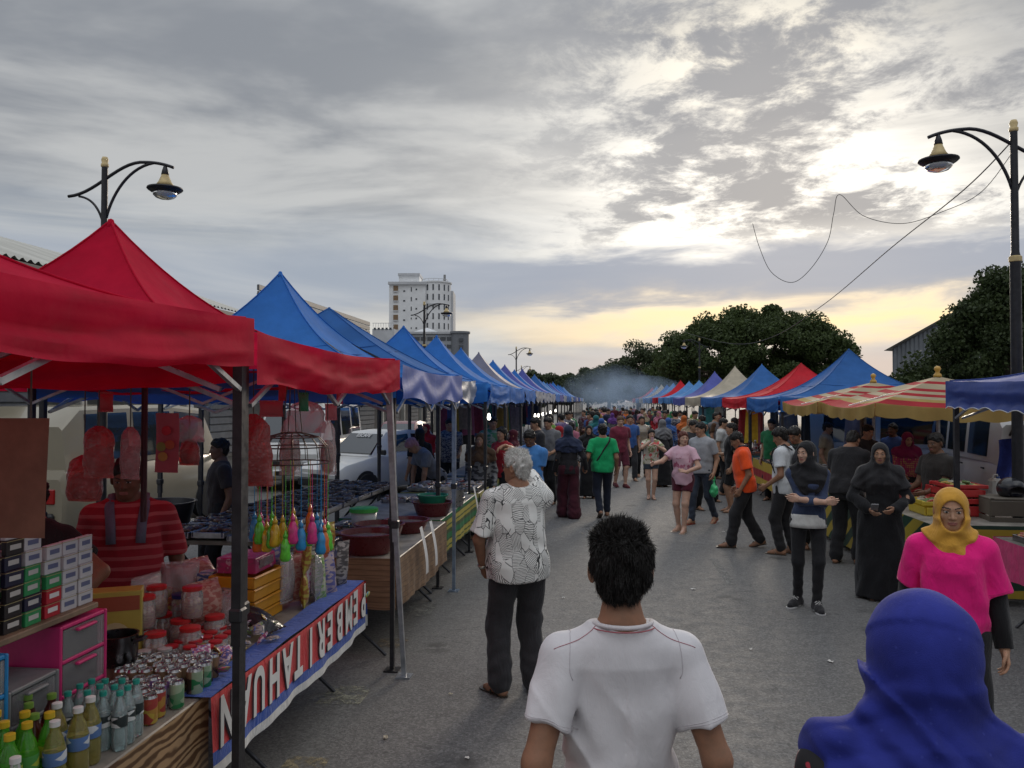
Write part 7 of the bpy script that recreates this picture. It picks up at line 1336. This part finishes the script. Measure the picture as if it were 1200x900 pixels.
vehicle('parked_car', 'small white hatchback with lettered windscreen parked behind the blue stalls', L(-5.0, 18.2), math.degrees(RZ) - 30, CWH, HST, HGH, (-1.05, 1.05), .27, wtext='ESCAPE')
vehicle('parked_van', 'cream van parked behind the red snack stall', L(-7.9, 13.2), math.degrees(RZ) + 178, carpaint((.25, .22, .16)), VST, VGH, (-1.35, 1.35), .32, 'van')
vehicle('parked_van', 'white van seen behind the hanging wire rack', L(-7.3, 20.5), math.degrees(RZ) + 5, CWH, VST, VGH, (-1.35, 1.35), .32, 'van')
vehicle('parked_car', 'dark red hatchback farther back behind the left stalls', L(-6.4, 26), math.degrees(RZ), carpaint((.16, .03, .04)), HST, HGH, (-1.05, 1.05), .28)
vehicle('parked_van', 'white van parked behind the farther striped parasol', L(6.6, 16.4), math.degrees(RZ) + 60, CWH, VST, VGH, (-1.35, 1.35), .33, 'van')
# white van with its tailgate up behind the pink table
vn = vehicle('open_van', 'white van with raised tailgate and loaded boot at the right', Vector((8.45, 13.9, 0)), 166, CWH, [(y * 1.0, a, b, c) for y, a, b, c in VST], VGH, (-1.35, 1.35), .33, 'van')
dk = paint((.018, .018, .02), .8)
MB().box((0, 2.27, 1.20), (1.22, .20, .98), .02).build('boot_shade_box', dk, vn)  # solid near-black box: the shade inside the open boot, put into its colour
tg = MB().box((0, 2.75, 2.02), (1.46, 1.0, .06), .02, Matrix.Rotation(rad(8), 3, 'X')).build('tailgate', CWH, vn); MB().box((0, 2.75, 1.985), (1.2, .6, .02), .005, Matrix.Rotation(rad(8), 3, 'X')).build('rear_glass', GLASS, tg)
for sx in (-1, 1): MB().tube([(sx * .66, 2.3, 1.55), (sx * .66, 2.95, 2.0)], .015, 6).build('gas_strut', BLK, vn)
MB().box((0, 2.42, .66), (1.3, .3, .05), .01).build('boot_floor', dk, vn)
vehicle('parked_van', 'white van parked broadside behind the open van at the right', Vector((9.6, 17.2, 0)), 98, CWH, VST, VGH, (-1.35, 1.35), .33, 'van')
for lb_, px, py, d, kind in (('white plastic jerrycan on the open boot floor', 1166, 575, 10.6, 'can'),):
    p = P(px, py, d); p.z = .80; t = thing('jerrycan', lb_, 'jerrycan', p, .4); MB().box((0, 0, .12), (.18, .12, .24), .03).build('can_body', plastic((.45, .45, .42)), t, auto=30); MB().tube([(-.05, 0, .24), (-.03, 0, .29), (.04, 0, .29), (.06, 0, .24)], .012, 6).build('handle', plastic((.45, .45, .42)), t); MB().lathe([(.02, .24), (.02, .27), (.001, .27)], 10, (.06, 0, 0)).build('cap', plastic((.05, .1, .3)), t)
    MB().box((0, 0, -.4), (.5, .4, .8), .01).build('stand', dk, t)
p = P(1188, 575, 8.6); t = thing('wooden_crate', 'brown wooden crate standing behind the pink table at the right edge', 'crate', (p.x, p.y, 0), -.2); CW2 = paint((.10, .085, .065), .8)
for k in range(6): MB().box((0, -.25, .09 + .17 * k), (.62, .02, .155), .004).build('slat', CW2, t); MB().box((-.30, 0, .09 + .17 * k), (.02, .48, .155), .004).build('slat', CW2, t)
for sx in (-.29, .29): MB().box((sx, -.22, .52), (.05, .04, 1.04), .004).build('corner_post', CW2, t)
MB().box((0, 0, 1.03), (.62, .48, .02), .004).build('top', CW2, t)
def f_(p_): d = ell(p_, (0, 0, .0), (.13, .15, .125)); d = smax(d, -.075 - p_[:, 2], .01); return smax(d, -ell(p_, (0, -.16, -.035), (.095, .12, .07)), .008)
v_, q_ = field(f_, (-.16, -.18, -.14), (.16, .18, .16), .009); o = npmesh('motorcycle_helmet', v_, q_, plastic((.02, .02, .024), .15)); o.location = (p.x - .03, p.y, 1.12); tag(o, 'black motorcycle helmet resting on the wooden crate', 'helmet')
p = P(1185, 520, 10.9); tag(MB().grid(lambda u, v: (p.x + (u - .5) * .34 + .03 * math.sin(5 * v), p.y + .05 * math.sin(7 * u + 3 * v), 1.55 - .62 * v - .05 * abs(u - .5)), 8, 8, flip=True).build('blue_sheet', CL((.02, .035, .18))), 'dark blue cloth hanging from the open van boot', 'cloth')
